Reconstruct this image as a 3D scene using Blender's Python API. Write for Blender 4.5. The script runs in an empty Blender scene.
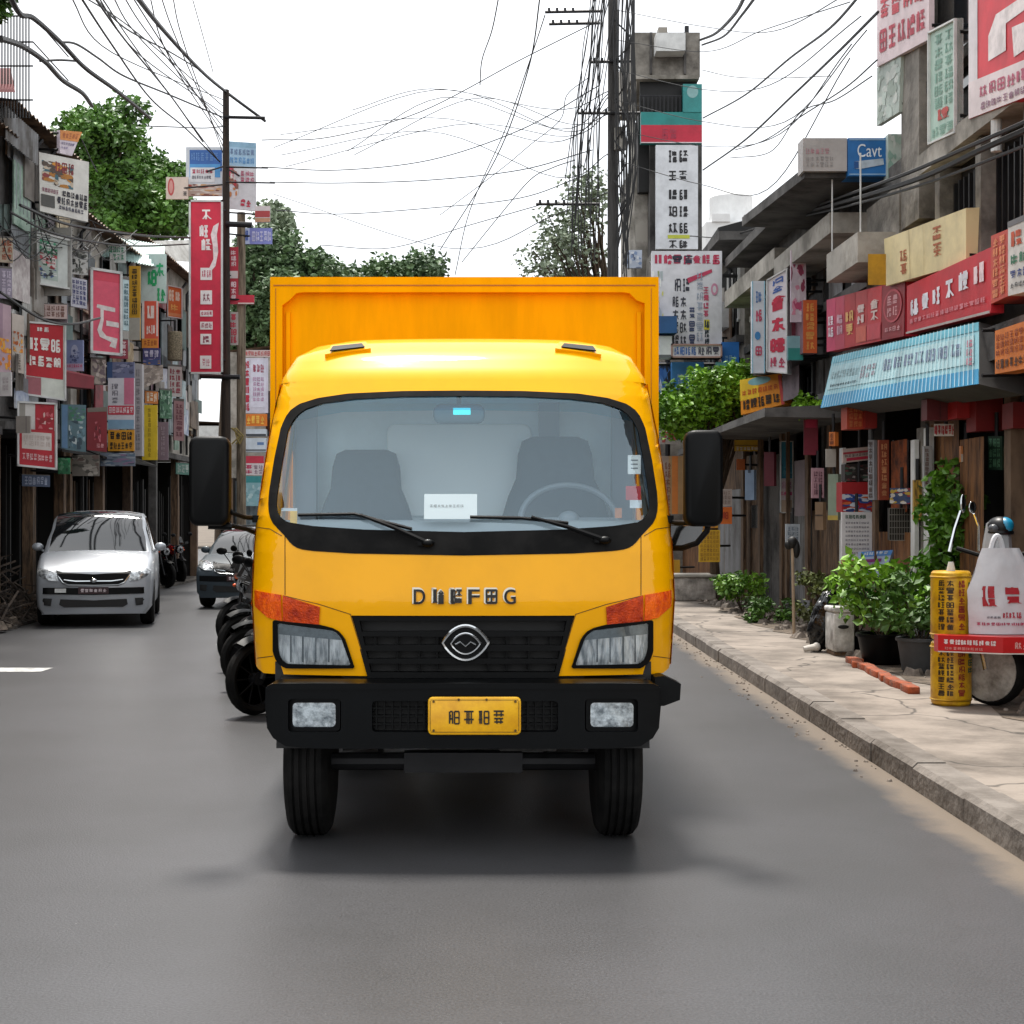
import bpy, bmesh, math, random
from mathutils import Vector, Matrix
R = math.radians
rnd = random.Random(11)
scene = bpy.context.scene
COL = scene.collection
# ---------------- camera, world, sun, exposure ----------------
CH = 1.6; FP_ = 1500.0; VX = 470.0; VY = 520.0
cd = bpy.data.cameras.new("camera"); cam = bpy.data.objects.new("camera", cd); COL.objects.link(cam)
cam.location = (0, 0, CH); cam.rotation_euler = (R(90), 0, 0)
cd.sensor_width = 36; cd.lens = FP_/1024*36
cd.shift_x = (512-VX)/1024; cd.shift_y = (VY-512)/1024
cd.clip_start = 0.1; cd.clip_end = 3000
scene.camera = cam
SUN_EL, SUN_AZ = 68, -10            # azimuth measured from +Y (ahead) towards +X
w = bpy.data.worlds.new("World"); scene.world = w; w.use_nodes = True
nt = w.node_tree; nt.nodes.clear()
out = nt.nodes.new('ShaderNodeOutputWorld'); bg = nt.nodes.new('ShaderNodeBackground')
sky = nt.nodes.new('ShaderNodeTexSky'); sky.sky_type = 'NISHITA'; sky.sun_disc = False
sky.sun_elevation = R(SUN_EL); sky.sun_rotation = R(SUN_AZ); sky.dust_density = 2.5
mx = nt.nodes.new('ShaderNodeMix'); mx.data_type = 'RGBA'; mx.inputs[0].default_value = 0.9
tc = nt.nodes.new('ShaderNodeTexCoord'); nz = nt.nodes.new('ShaderNodeTexNoise'); nz.inputs['Scale'].default_value = 2.2
nz.inputs['Detail'].default_value = 5
cr = nt.nodes.new('ShaderNodeValToRGB')
cr.color_ramp.elements[0].position = .3; cr.color_ramp.elements[0].color = (8.6, 8.9, 9.3, 1)
cr.color_ramp.elements[1].position = .62; cr.color_ramp.elements[1].color = (10.2, 10.3, 10.4, 1)
nt.links.new(tc.outputs['Generated'], nz.inputs['Vector']); nt.links.new(nz.outputs['Fac'], cr.inputs[0])
nt.links.new(sky.outputs[0], mx.inputs[6]); nt.links.new(cr.outputs[0], mx.inputs[7])
nt.links.new(mx.outputs[2], bg.inputs[0]); bg.inputs[1].default_value = 0.098
nt.links.new(bg.outputs[0], out.inputs[0])
sd = bpy.data.lights.new("sun", 'SUN'); sd.energy = 3.3; sd.angle = R(9); sd.color = (1, .95, .88)
sun = bpy.data.objects.new("sun", sd); COL.objects.link(sun)
el, az = R(SUN_EL), R(SUN_AZ)
sdir = Vector((math.sin(az)*math.cos(el), math.cos(az)*math.cos(el), math.sin(el)))
sun.rotation_euler = sdir.to_track_quat('Z', 'Y').to_euler(); sun.location = sdir*60
vs = scene.view_settings; vs.view_transform = 'Standard'; vs.look = 'None'; vs.gamma = 1; vs.exposure = 0.8
vs.use_curve_mapping = False
scene.cycles.max_bounces = 8; scene.cycles.transparent_max_bounces = 12

# ---------------- helpers ----------------
def lin(h):
    h = h.lstrip('#'); v = [int(h[i:i+2], 16)/255 for i in (0, 2, 4)]
    return tuple(c/12.92 if c <= .04045 else ((c+.055)/1.055)**2.4 for c in v)
MATS = {}
def mat(key, hexc, rough=.6, metal=0, coat=0, var=.25, scale=3.0, hex2=None, bump=0, bscale=40, spec=.5, stretch=None, emit=0):
    if key in MATS: return MATS[key]
    m = bpy.data.materials.new(key); m.use_nodes = True; t = m.node_tree
    b = t.nodes['Principled BSDF']; c = lin(hexc)
    b.inputs['Roughness'].default_value = rough; b.inputs['Metallic'].default_value = metal
    b.inputs['Coat Weight'].default_value = coat; b.inputs['Coat Roughness'].default_value = .04
    b.inputs['Specular IOR Level'].default_value = spec
    t_c = t.nodes.new('ShaderNodeTexCoord'); src = t_c.outputs['Object']
    if stretch:
        mp = t.nodes.new('ShaderNodeMapping'); mp.inputs['Scale'].default_value = stretch
        t.links.new(src, mp.inputs[0]); src = mp.outputs[0]
    if var > 0 or hex2:
        n = t.nodes.new('ShaderNodeTexNoise'); n.inputs['Scale'].default_value = scale; n.inputs['Detail'].default_value = 6
        n.inputs['Roughness'].default_value = .65
        t.links.new(src, n.inputs['Vector'])
        r = t.nodes.new('ShaderNodeValToRGB'); c2 = lin(hex2) if hex2 else tuple(x*(1-var) for x in c)
        r.color_ramp.elements[0].position = .36; r.color_ramp.elements[0].color = (*c2, 1)
        r.color_ramp.elements[1].position = .6; r.color_ramp.elements[1].color = (*c, 1)
        t.links.new(n.outputs['Fac'], r.inputs[0]); t.links.new(r.outputs[0], b.inputs['Base Color'])
    else: b.inputs['Base Color'].default_value = (*c, 1)
    if bump:
        n2 = t.nodes.new('ShaderNodeTexNoise'); n2.inputs['Scale'].default_value = bscale; n2.inputs['Detail'].default_value = 4
        bp = t.nodes.new('ShaderNodeBump'); bp.inputs['Strength'].default_value = bump; bp.inputs['Distance'].default_value = .02
        t.links.new(src, n2.inputs['Vector']); t.links.new(n2.outputs['Fac'], bp.inputs['Height']); t.links.new(bp.outputs[0], b.inputs['Normal'])
    if emit:
        b.inputs['Emission Color'].default_value = (*c, 1); b.inputs['Emission Strength'].default_value = emit
    MATS[key] = m; return m
def sm(hexc): return mat('sign_'+hexc, hexc, rough=.55, var=.22, scale=2.5, bump=.1, bscale=8)
def ink(hexc): return mat('ink_'+hexc, hexc, rough=.6, var=.3, scale=7)
def glass(key, tint, refl, rough=0.0, const=0):
    if key in MATS: return MATS[key]
    m = bpy.data.materials.new(key); m.use_nodes = True; t = m.node_tree; t.nodes.clear()
    o = t.nodes.new('ShaderNodeOutputMaterial'); g = t.nodes.new('ShaderNodeBsdfGlossy'); g.inputs['Roughness'].default_value = rough; g.inputs['Color'].default_value = (.72, .90, 1, 1)
    a = t.nodes.new('ShaderNodeBsdfTransparent'); a.inputs[0].default_value = (*tint, 1)
    mixn = t.nodes.new('ShaderNodeMixShader'); fr = t.nodes.new('ShaderNodeLayerWeight'); fr.inputs[0].default_value = refl
    mth = t.nodes.new('ShaderNodeMath'); mth.operation = 'ADD'; mth.use_clamp = True; mth.inputs[1].default_value = const
    t.links.new(fr.outputs['Fresnel'], mth.inputs[0]); t.links.new(mth.outputs[0], mixn.inputs[0]); t.links.new(a.outputs[0], mixn.inputs[1]); t.links.new(g.outputs[0], mixn.inputs[2])
    t.links.new(mixn.outputs[0], o.inputs[0]); MATS[key] = m; return m

ORG = {}
def root(name, loc, label, cat, group=None, kind=None, rz=0):
    o = bpy.data.objects.new(name, None); COL.objects.link(o); o.location = loc; o.rotation_euler = (0, 0, rz)
    o.empty_display_size = .2
    o['label'] = label; o['category'] = cat
    if group: o['group'] = group
    if kind: o['kind'] = kind
    ORG[o.name] = Vector(loc); return o
def tag(o, label=None, cat=None, group=None, kind=None):
    if label: o['label'] = label
    if cat: o['category'] = cat
    if group: o['group'] = group
    if kind: o['kind'] = kind
    return o
def link_mesh(name, me, mats, parent, org, smooth, ang=35):
    for m in (mats if isinstance(mats, (list, tuple)) else [mats]): me.materials.append(m)
    if smooth:
        me.polygons.foreach_set('use_smooth', [True]*len(me.polygons))
        try: me.set_sharp_from_angle(angle=R(ang))
        except Exception: pass
    o = bpy.data.objects.new(name, me); COL.objects.link(o)
    if parent: o.parent = parent
    else: o.location = org
    ORG[o.name] = org; return o
class MB:
    def __init__(s): s.v = []; s.f = []; s.mi = []; s.mats = []
    def m(s, mt):
        if mt is None: return 0
        if mt not in s.mats: s.mats.append(mt)
        return s.mats.index(mt)
    def add(s, vs, fs, mt=None):
        b = len(s.v); s.v += [tuple(p) for p in vs]; k = s.m(mt)
        for f in fs: s.f.append(tuple(i+b for i in f)); s.mi.append(k)
    def box(s, x0, x1, y0, y1, z0, z1, mt=None):
        s.hexa([(x0,y0,z0),(x1,y0,z0),(x1,y1,z0),(x0,y1,z0),(x0,y0,z1),(x1,y0,z1),(x1,y1,z1),(x0,y1,z1)], mt)
    def hexa(s, P, mt=None):
        s.add(P, [(0,3,2,1),(4,5,6,7),(0,1,5,4),(1,2,6,5),(2,3,7,6),(3,0,4,7)], mt)
    def bevbox(s, x0, x1, y0, y1, z0, z1, b, mt=None, seg=3):
        # rounded in the x-z plane, extruded along y, with small front bevel
        pts = []
        for cx, cz, a0 in ((x1-b, z1-b, 0), (x0+b, z1-b, 90), (x0+b, z0+b, 180), (x1-b, z0+b, 270)):
            for k in range(seg+1):
                a = R(a0+90*k/seg); pts.append((cx+b*math.cos(a), cz+b*math.sin(a)))
        n = len(pts); e = min(b*.5, (y1-y0)*.3); cx, cz = (x0+x1)/2, (z0+z1)/2
        hx, hz = (x1-x0)/2, (z1-z0)/2
        def ring(y, ins): return [(cx+(p[0]-cx)*(1-ins/hx), y, cz+(p[1]-cz)*(1-ins/hz)) for p in pts]
        V = ring(y0, e)+ring(y0+e*.4, e*.3)+ring(y0+e, 0)+ring(y1-e, 0)+ring(y1, e)
        F = []
        for r_ in range(4):
            for i in range(n):
                j = (i+1) % n; F.append((r_*n+i, r_*n+j, (r_+1)*n+j, (r_+1)*n+i))
        F.append(tuple(range(n-1, -1, -1))); F.append(tuple(4*n+i for i in range(n)))
        s.add(V, F, mt)
    def cyl(s, p0, p1, r0, r1=None, n=10, mt=None, caps=True):
        r1 = r0 if r1 is None else r1
        p0, p1 = Vector(p0), Vector(p1); d = (p1-p0).normalized()
        a = d.orthogonal().normalized(); b = d.cross(a)
        V = [p0+(a*math.cos(2*math.pi*i/n)+b*math.sin(2*math.pi*i/n))*r0 for i in range(n)] + \
            [p1+(a*math.cos(2*math.pi*i/n)+b*math.sin(2*math.pi*i/n))*r1 for i in range(n)]
        F = [(i, (i+1) % n, n+(i+1) % n, n+i) for i in range(n)]
        if caps: F += [tuple(range(n-1, -1, -1)), tuple(range(n, 2*n))]
        s.add(V, F, mt)
    def tube(s, pts, r, n=6, mt=None):
        pts = [Vector(p) for p in pts]; V = []; F = []; a = None; N = len(pts)
        for i, p in enumerate(pts):
            d = (pts[min(i+1, N-1)]-pts[max(i-1, 0)]).normalized()
            a = d.orthogonal().normalized() if a is None else (a-d*a.dot(d)).normalized()
            b = d.cross(a); rr = r(i/(N-1)) if callable(r) else r
            V += [p+(a*math.cos(2*math.pi*k/n)+b*math.sin(2*math.pi*k/n))*rr for k in range(n)]
        for i in range(N-1):
            for k in range(n):
                F.append((i*n+k, i*n+(k+1) % n, (i+1)*n+(k+1) % n, (i+1)*n+k))
        F += [tuple(range(n-1, -1, -1)), tuple((N-1)*n+k for k in range(n))]
        s.add(V, F, mt)
    def lathe(s, prof, center, axis='z', n=20, mt=None, sc=1):
        # prof list of (r, h)
        c = Vector(center); V = []; F = []
        for r_, h in prof:
            for k in range(n):
                a = 2*math.pi*k/n; x, y = r_*math.cos(a), r_*math.sin(a)
                V.append(c+(Vector((x, y, h)) if axis == 'z' else Vector((h, x, y)) if axis == 'x' else Vector((x, h, y))))
        for i in range(len(prof)-1):
            for k in range(n):
                F.append((i*n+k, i*n+(k+1) % n, (i+1)*n+(k+1) % n, (i+1)*n+k))
        if prof[0][0] > 1e-4: F.append(tuple(range(n-1, -1, -1)))
        if prof[-1][0] > 1e-4: F.append(tuple((len(prof)-1)*n+k for k in range(n)))
        s.add(V, F, mt)
    def ball(s, c, rx, ry, rz, mt=None, n=12, m=8):
        V = []; F = []; c = Vector(c)
        for i in range(m+1):
            t = math.pi*i/m
            for k in range(n):
                a = 2*math.pi*k/n
                V.append(c+Vector((rx*math.sin(t)*math.cos(a), ry*math.sin(t)*math.sin(a), rz*math.cos(t))))
        for i in range(m):
            for k in range(n): F.append((i*n+k, i*n+(k+1) % n, (i+1)*n+(k+1) % n, (i+1)*n+k))
        s.add(V, F, mt)
    def corr(s, P, waves, amp, mt=None, vertical=True):
        # corrugated sheet on quad P (bl, br, tr, tl)
        P = [Vector(p) for p in P]; nrm = (P[1]-P[0]).cross(P[3]-P[0]).normalized(); V = []; F = []; N = waves*4
        for i in range(N+1):
            u = i/N; o = nrm*amp*math.cos(u*waves*2*math.pi)
            if vertical: a, b = P[0].lerp(P[1], u), P[3].lerp(P[2], u)
            else: a, b = P[0].lerp(P[3], u), P[1].lerp(P[2], u)
            V += [a+o, b+o]
        for i in range(N): F.append((2*i, 2*i+2, 2*i+3, 2*i+1))
        s.add(V, F, mt)
    def build(s, name, mats=None, parent=None, smooth=False, org=None, ang=35):
        org = ORG[parent.name] if parent is not None else (Vector(org) if org is not None else Vector((0, 0, 0)))
        me = bpy.data.meshes.new(name); me.from_pydata([(p[0]-org.x, p[1]-org.y, p[2]-org.z) for p in s.v], [], s.f)
        ml = s.mats if s.mats else (mats if isinstance(mats, (list, tuple)) else [mats])
        me.polygons.foreach_set('material_index', s.mi); me.update()
        return link_mesh(name, me, ml, parent, org, smooth, ang)

def P(px, py, d): return Vector(((px-VX)/FP_*d, d, CH-(py-VY)/FP_*d))

# flat outlines projected on a curved front
def shell(name, outer, holes, fn, off, thick, mt, parent, step=.04, smooth=True, wrap=None):
    bm = bmesh.new(); edges = []
    for loop in [outer]+holes:
        vsl = [bm.verts.new((x, 0, z)) for x, z in loop]
        for i in range(len(vsl)): edges.append(bm.edges.new((vsl[i], vsl[(i+1) % len(vsl)])))
    bmesh.ops.triangle_fill(bm, use_beauty=True, use_dissolve=False, edges=edges, normal=(0, -1, 0))
    xs = [p[0] for p in outer]; zs = [p[1] for p in outer]
    for lo, hi, ax in ((min(xs), max(xs), 0), (min(zs), max(zs), 2)):
        k = math.ceil(lo/step)
        while k*step < hi:
            co = [0, 0, 0]; no = [0, 0, 0]; co[ax] = k*step+1e-5; no[ax] = 1
            bmesh.ops.bisect_plane(bm, geom=bm.verts[:]+bm.edges[:]+bm.faces[:], dist=1e-6, plane_co=co, plane_no=no); k += 1
    for v in bm.verts: v.co.y = fn(v.co.x, v.co.z)+off
    bm.normal_update()
    if sum(f.normal.y*f.calc_area() for f in bm.faces) > 0: bmesh.ops.reverse_faces(bm, faces=bm.faces[:])
    if thick:
        be = [e for e in bm.edges if e.is_boundary]
        r_ = bmesh.ops.extrude_edge_only(bm, edges=be)
        for g in r_['geom']:
            if isinstance(g, bmesh.types.BMVert): g.co.y += thick
    org = ORG[parent.name]
    for v in bm.verts: v.co -= org
    me = bpy.data.meshes.new(name); bm.to_mesh(me); bm.free()
    return link_mesh(name, me, mt, parent, org, smooth, 40)

# pseudo characters like the photograph's
def glyph(rg, th=.09):
    S = []
    H = lambda y, x0=.08, x1=.92: S.append((x0, y-th/2, x1, y+th/2))
    Vv = lambda x, y0=.08, y1=.92: S.append((x-th/2, y0, x+th/2, y1))
    def sub(x0, x1, y0, y1):
        k = rg.randrange(9)
        if k == 0:
            for t in (0, .5, 1): H(y0+(y1-y0)*t, x0, x1)
            Vv((x0+x1)/2, y0, y1)
        elif k == 1:
            H(y0, x0, x1); H(y1, x0, x1); Vv(x0, y0, y1); Vv(x1, y0, y1); H((y0+y1)/2, x0, x1)
        elif k == 2:
            H(y1, x0, x1); Vv(x0+.3*(x1-x0), y0, y1); Vv(x0+.75*(x1-x0), y0, y1); H(y0+.35*(y1-y0), x0, x1)
        elif k == 3:
            H(y0+.25*(y1-y0), x0, x1); H(y0+.7*(y1-y0), x0, x1); Vv(x0, y0, y1); Vv((x0+x1)/2, y0, y1)
        elif k == 4:
            H(y0+.8*(y1-y0), x0, x1); S.append(('d', x0, y0, x0+.6*(x1-x0), y1)); S.append(('d', x1, y0, x0+.35*(x1-x0), y0+.6*(y1-y0))); H(y0+.35*(y1-y0), x0+.2*(x1-x0), x1)
        elif k == 5:
            for t in (.0, .33, .66, 1): H(y0+(y1-y0)*t, x0+.15*(x1-x0)*(t > .5), x1)
            Vv(x0+.2*(x1-x0), y0, y1); S.append(('d', x1-.1, y0, x1, y0+.3*(y1-y0)))
        elif k == 6:
            S.append(('d', x0, y0+.4*(y1-y0), (x0+x1)/2, y1)); S.append(('d', x1, y0+.4*(y1-y0), (x0+x1)/2, y1)); H(y0+.45*(y1-y0), x0+.15*(x1-x0), x1-.15*(x1-x0)); Vv((x0+x1)/2, y0, y0+.5*(y1-y0)); H(y0, x0, x1)
        elif k == 7:
            Vv(x0+.15*(x1-x0), y0, y1); S.append(('d', x0, y0+.2*(y1-y0), x0+.4*(x1-x0), y0+.75*(y1-y0))); H(y1, x0+.3*(x1-x0), x1); Vv(x1, y0, y1); H(y0+.4*(y1-y0), x0+.4*(x1-x0), x1)
        else:
            Vv((x0+x1)/2, y0, y1); H(y1, x0, x1); S.append(('d', x0, y0, (x0+x1)/2, (y0+y1)/2)); S.append(('d', x1, y0, (x0+x1)/2, (y0+y1)/2))
    k = rg.randrange(4)
    if k == 0: sub(.1, .38, .1, .9); sub(.54, .9, .1, .9)
    elif k == 1: sub(.1, .9, .56, .92); sub(.15, .85, .1, .44)
    elif k == 2: sub(.1, .34, .1, .9); sub(.5, .9, .55, .9); sub(.5, .9, .1, .4)
    else: sub(.12, .88, .1, .9); Vv(.5)
    return S
def text_mesh(s):
    cu = bpy.data.curves.new('t', 'FONT'); cu.body = s; cu.size = 1; o = bpy.data.objects.new('t', cu); COL.objects.link(o)
    dg = bpy.context.evaluated_depsgraph_get(); me = o.evaluated_get(dg).to_mesh()
    V = [(v.co.x, v.co.y) for v in me.vertices]; F = [tuple(p.vertices) for p in me.polygons]
    o.evaluated_get(dg).to_mesh_clear(); bpy.data.objects.remove(o); bpy.data.curves.remove(cu)
    x0 = min(v[0] for v in V); x1 = max(v[0] for v in V); y0 = min(v[1] for v in V); y1 = max(v[1] for v in V)
    return [((x-x0)/(x1-x0), (y-y0)/(y1-y0)) for x, y in V], F

class Face:
    """bilinear patch: corners bl, br, tr, tl in world space; v runs from the top down"""
    def __init__(s, bl, br, tr, tl):
        s.c = [Vector(p) for p in (bl, br, tr, tl)]
        s.n = (s.c[1]-s.c[0]).cross(s.c[3]-s.c[0]).normalized()
    def at(s, u, v, off=0):
        return s.c[3].lerp(s.c[2], u).lerp(s.c[0].lerp(s.c[1], u), v)+s.n*off
    def rect(s, mb, u0, v0, u1, v1, off, mt): mb.add([s.at(u0, v1, off), s.at(u1, v1, off), s.at(u1, v0, off), s.at(u0, v0, off)], [(0, 1, 2, 3)], mt)
    def ell(s, mb, u0, v0, u1, v1, off, mt, n=18):
        mb.add([s.at((u0+u1)/2+(u1-u0)/2*math.cos(-2*math.pi*i/n), (v0+v1)/2+(v1-v0)/2*math.sin(-2*math.pi*i/n), off) for i in range(n)], [tuple(range(n))], mt)
    def poly(s, mb, pts, off, mt): mb.add([s.at(u, v, off) for u, v in pts], [tuple(range(len(pts)))], mt)
    def glyphs(s, mb, u0, v0, u1, v1, cols, rows, off, mt, rg, th=.1, gap=.12, slant=0):
        cw, ch = (u1-u0)/cols, (v1-v0)/rows
        for i in range(cols):
            for j in range(rows):
                a, b = u0+cw*(i+gap/2), v0+ch*(j+gap/2); W, Hh = cw*(1-gap), ch*(1-gap)
                for k, g in enumerate(glyph(rg, th)):
                    o2 = off+.0006*(k % 5)
                    if g[0] == 'd':
                        _, x0, y0, x1, y1 = g
                        q = [(x0, y0), (x0+th, y0), (x1+th/2, y1), (x1-th/2, y1)]
                        s.poly(mb, [(a+W*x, b+Hh*(1-y)) for x, y in q], o2, mt)
                    else:
                        x0, y0, x1, y1 = g; s.rect(mb, a+W*x0, b+Hh*(1-y1), a+W*x1, b+Hh*(1-y0), o2, mt)
    def text(s, mb, u0, v0, u1, v1, txt, off, mt):
        V, F = text_mesh(txt); mb.add([s.at(u0+(u1-u0)*x, v1-(v1-v0)*y, off) for x, y in V], F, mt)

SEED = [100]
def sign(name, label, cat, face, base, els, thick=.06, frame=None, group=None, side=None, fw=.03, hang=None):
    SEED[0] += 1; rg = random.Random(SEED[0]); f = Face(*face); o_ = Vector((0, 0, CH)); d_ = f.c[2]-o_
    f.c[2] = o_+d_*((f.c[0]-o_).dot(f.n)/d_.dot(f.n))      # keep the board flat
    bot = (f.c[0]+f.c[1])/2
    rt = root(name, bot-f.n*thick/2, label, cat, group)
    pm = MB(); c = f.c; bk = [p-f.n*thick for p in c]; sd_ = side or base
    pm.add([c[0], c[1], c[2], c[3]], [(0, 1, 2, 3)], base)
    pm.add([*c, *bk], [(5, 4, 7, 6), (0, 4, 5, 1), (1, 5, 6, 2), (2, 6, 7, 3), (3, 7, 4, 0)], sd_)
    lm = MB(); off = .003
    for e in els:
        k = e[0]; off = min(off+.0013, .022)
        if k == 'r': f.rect(pm, *e[1:5], off, sm(e[5]))
        elif k == 'e': f.ell(pm, *e[1:5], off, sm(e[5]))
        elif k == 'p': f.poly(pm, e[1], off, sm(e[2]))
        elif k == 'g': f.glyphs(lm, *e[1:5], e[5], e[6], off+.002, ink(e[7]), rg, *(e[8:]))
        elif k == 't': f.text(lm, *e[1:5], e[5], off, ink(e[6]))
        elif k == 'lp': f.poly(lm, e[1], off, ink(e[2]))
        elif k == 'blot':     # irregular printed picture made of small coloured patches
            u0, v0, u1, v1, cols_, n = e[1:7]
            for q in range(n):
                cu_, cv_ = rg.uniform(u0, u1), rg.uniform(v0, v1); ru, rv = (u1-u0)*rg.uniform(.07, .24), (v1-v0)*rg.uniform(.05, .17)
                pts = [(min(max(cu_+ru*rg.uniform(.5, 1)*math.cos(a), u0), u1), min(max(cv_+rv*rg.uniform(.5, 1)*math.sin(-a), v0), v1)) for a in [2*math.pi*i/7 for i in range(7)]]
                f.poly(pm, pts, off+.00005*q, sm(rg.choice(cols_)))
    pm.build('panel', None, rt)
    if lm.v: lm.build('lettering', None, rt)
    if frame:
        fm = MB(); E = [(0, 1), (1, 2), (2, 3), (3, 0)]
        for a, b in E:
            A, B = c[a], c[b]; d_ = (B-A).normalized(); inn = f.n.cross(d_)*fw
            A2, B2 = A, B
            o1 = f.n*.03; o0 = -f.n*(thick+.004)
            A2 = A-d_*.0; fm.hexa([A2+o0, B2+o0, B2+o0+inn, A2+o0+inn, A2+o1, B2+o1, B2+o1+inn, A2+o1+inn])
        fm.build('frame', frame, rt)
    if hang:
        hm = MB()
        for h in hang: hm.cyl(h[0], h[1], .02, n=6)
        hm.build('bracket', MT['steel_dark'], rt)
    return rt
def ff(px0, px1, py0, py1, d, d1=None, py0b=None, py1b=None):
    """rectangle seen at those pixels: left edge at depth d, right edge at depth d1 (top py0 / bottom py1; right side may differ)"""
    d1 = d if d1 is None else d1; a = py0 if py0b is None else py0b; b = py1 if py1b is None else py1b
    return (P(px0, py1, d), P(px1, b, d1), P(px1, a, d1), P(px0, py0, d))
def sx(x, px): return x*FP_/(px-VX)          # depth at which the plane X = x is seen at column px
MT = {}
MT['steel_dark'] = mat('dark steel', '#2c2c2e', .5, .6, var=.3)
MT['black_plastic'] = mat('black plastic', '#08090a', .42, var=.15, scale=8, spec=.13, bump=.05, bscale=300)
MT['bumper'] = mat('bumper plastic', '#06080a', .36, var=.2, scale=6, spec=.13, bump=.03, bscale=400)
MT['yellow'] = mat('yellow paint', '#F7AE00', .36, 0, .5, var=.10, scale=1.6, spec=.06)
MT['box_paint'] = mat('orange yellow box paint', '#F6AA00', .55, 0, .0, var=.14, scale=1.6, stretch=(3, 3, .5), spec=.03)
MT['rubber'] = mat('rubber', '#0c0c0c', .75, spec=.15, var=.3, scale=6, hex2='#1c1b1a')
MT['chrome'] = mat('chrome', '#d0d4d6', .12, 1, var=.1)
MT['rim'] = mat('steel rim', '#8d9092', .4, .8, var=.3)
MT['silver'] = mat('silver car paint', '#a4a9af', .35, .3, .3, var=.04)
MT['concrete'] = mat('concrete', '#8a857d', .85, var=.45, scale=1.8, hex2='#55514b', bump=.5, bscale=12)
MT['concrete_dark'] = mat('sooty concrete', '#5b5957', .9, var=.5, scale=1.4, hex2='#2e2c2b', bump=.5, bscale=10)
MT['concrete_pale'] = mat('pale render', '#a9a49b', .85, var=.4, scale=1.3, hex2='#6d6961', bump=.3, bscale=12)
MT['tin'] = mat('tin sheet', '#8b8c8e', .55, .25, var=.5, scale=2, hex2='#4f4a45', stretch=(1, 1, .4))
MT['tin_rust'] = mat('rusty tin sheet', '#7a6450', .7, .15, var=.5, scale=2.4, hex2='#3a2b22', stretch=(1, 1, .35))
MT['wood'] = mat('weathered wood', '#6f5741', .8, var=.5, scale=5, hex2='#33261b', stretch=(4, 4, .5), bump=.4, bscale=20)
MT['wood_brown'] = mat('brown plank', '#7d5430', .75, var=.5, scale=5, hex2='#3c2412', stretch=(4, 4, .4), bump=.4, bscale=20)
MT['dark'] = mat('dark interior', '#171513', .9, var=.4, scale=2)  # interior shade put into the colour, here and in the next material
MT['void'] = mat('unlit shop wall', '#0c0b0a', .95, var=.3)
MT['white'] = mat('white paint', '#cfd0ce', .6, var=.25, scale=3)
MT['black'] = mat('black', '#060606', .6, var=0)
MT['wire'] = mat('cable rubber', '#131314', .6, var=0)
MT['pane'] = mat('dark window glass', '#1a1e22', .08, 0, var=.3, scale=1.5, spec=.8)
MT['bark'] = mat('bark', '#4a3c2e', .9, var=.4, scale=8, bump=.6, bscale=30)
MT['leaf'] = mat('tree leaves', '#56802a', .55, var=.5, scale=.8, hex2='#233d16')
MT['leaf_mid'] = mat('hazed leaves', '#577246', .6, var=.5, scale=.7, hex2='#34492e')  # lightened green imitates distance haze on the far trees
MT['leaf_pale'] = mat('hazed pale leaves', '#84917a', .7, var=.5, scale=1.0, hex2='#5c6a50')  # greyed colour stands in for distance haze
MT['leaf_bright'] = mat('bright leaves', '#7fae28', .5, var=.5, scale=2.0, hex2='#28520f')
MT['seat'] = mat('grey seat fabric', '#414c57', .85, var=.15, scale=20)
MT['liner'] = mat('pale cab lining', '#e6f3f8', .8, var=.1)
MT['lens'] = mat('lamp lens', '#b8bcc0', .08, .55, 1, var=.75, scale=28, hex2='#43474b', stretch=(2.4, 1, .6), bump=.6, bscale=60)
MT['amber'] = mat('amber lens', '#ff6c00', .25, 0, .15, var=.5, scale=18, hex2='#d23c00', bump=.5, bscale=110, stretch=(1.6, 1, .8), spec=.3)
# ---------------- ground, road, pavement ----------------
def kx(y): return 2.45+.0205*y
def noise_ground(key, ca, cb, sc, rough, b, cc=None, edge=False):
    m = mat(key, ca, rough, var=.3, scale=sc, hex2=cb, bump=b, bscale=90); return m
MB_ = MB()
g = MB(); g.add([(-400, -60, -.03), (400, -60, -.03), (400, 900, -.03), (-400, 900, -.03)], [(0, 1, 2, 3)])
tag(g.build('ground', mat('dry earth', '#6d6256', .95, var=.4, scale=.4, hex2='#4c443b', bump=.4)), kind='structure')
# asphalt with dust near the kerb
ma = mat('asphalt', '#454547', .40, var=.3, scale=.55, hex2='#3d3d3e', bump=.0)
t = ma.node_tree; b = t.nodes['Principled BSDF']
tcn = t.nodes.new('ShaderNodeTexCoord'); sp = t.nodes.new('ShaderNodeSeparateXYZ'); t.links.new(tcn.outputs['Object'], sp.inputs[0])
n1 = t.nodes.new('ShaderNodeTexNoise'); n1.inputs['Scale'].default_value = 1.6; n1.inputs['Detail'].default_value = 8; n1.inputs['Roughness'].default_value = .7
t.links.new(tcn.outputs['Object'], n1.inputs['Vector'])
e1 = t.nodes.new('ShaderNodeMath'); e1.operation = 'MULTIPLY_ADD'; e1.inputs[1].default_value = -.0205; t.links.new(sp.outputs['Y'], e1.inputs[0]); t.links.new(sp.outputs['X'], e1.inputs[2])
mr = t.nodes.new('ShaderNodeMapRange'); mr.inputs[1].default_value = 2.0; mr.inputs[2].default_value = 2.42; t.links.new(e1.outputs[0], mr.inputs[0])
ad = t.nodes.new('ShaderNodeMath'); ad.operation = 'ADD'; t.links.new(mr.outputs[0], ad.inputs[0]); t.links.new(n1.outputs['Fac'], ad.inputs[1])
rp = t.nodes.new('ShaderNodeMapRange'); rp.inputs[1].default_value = .95; rp.inputs[2].default_value = 1.35; t.links.new(ad.outputs[0], rp.inputs[0])
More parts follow.
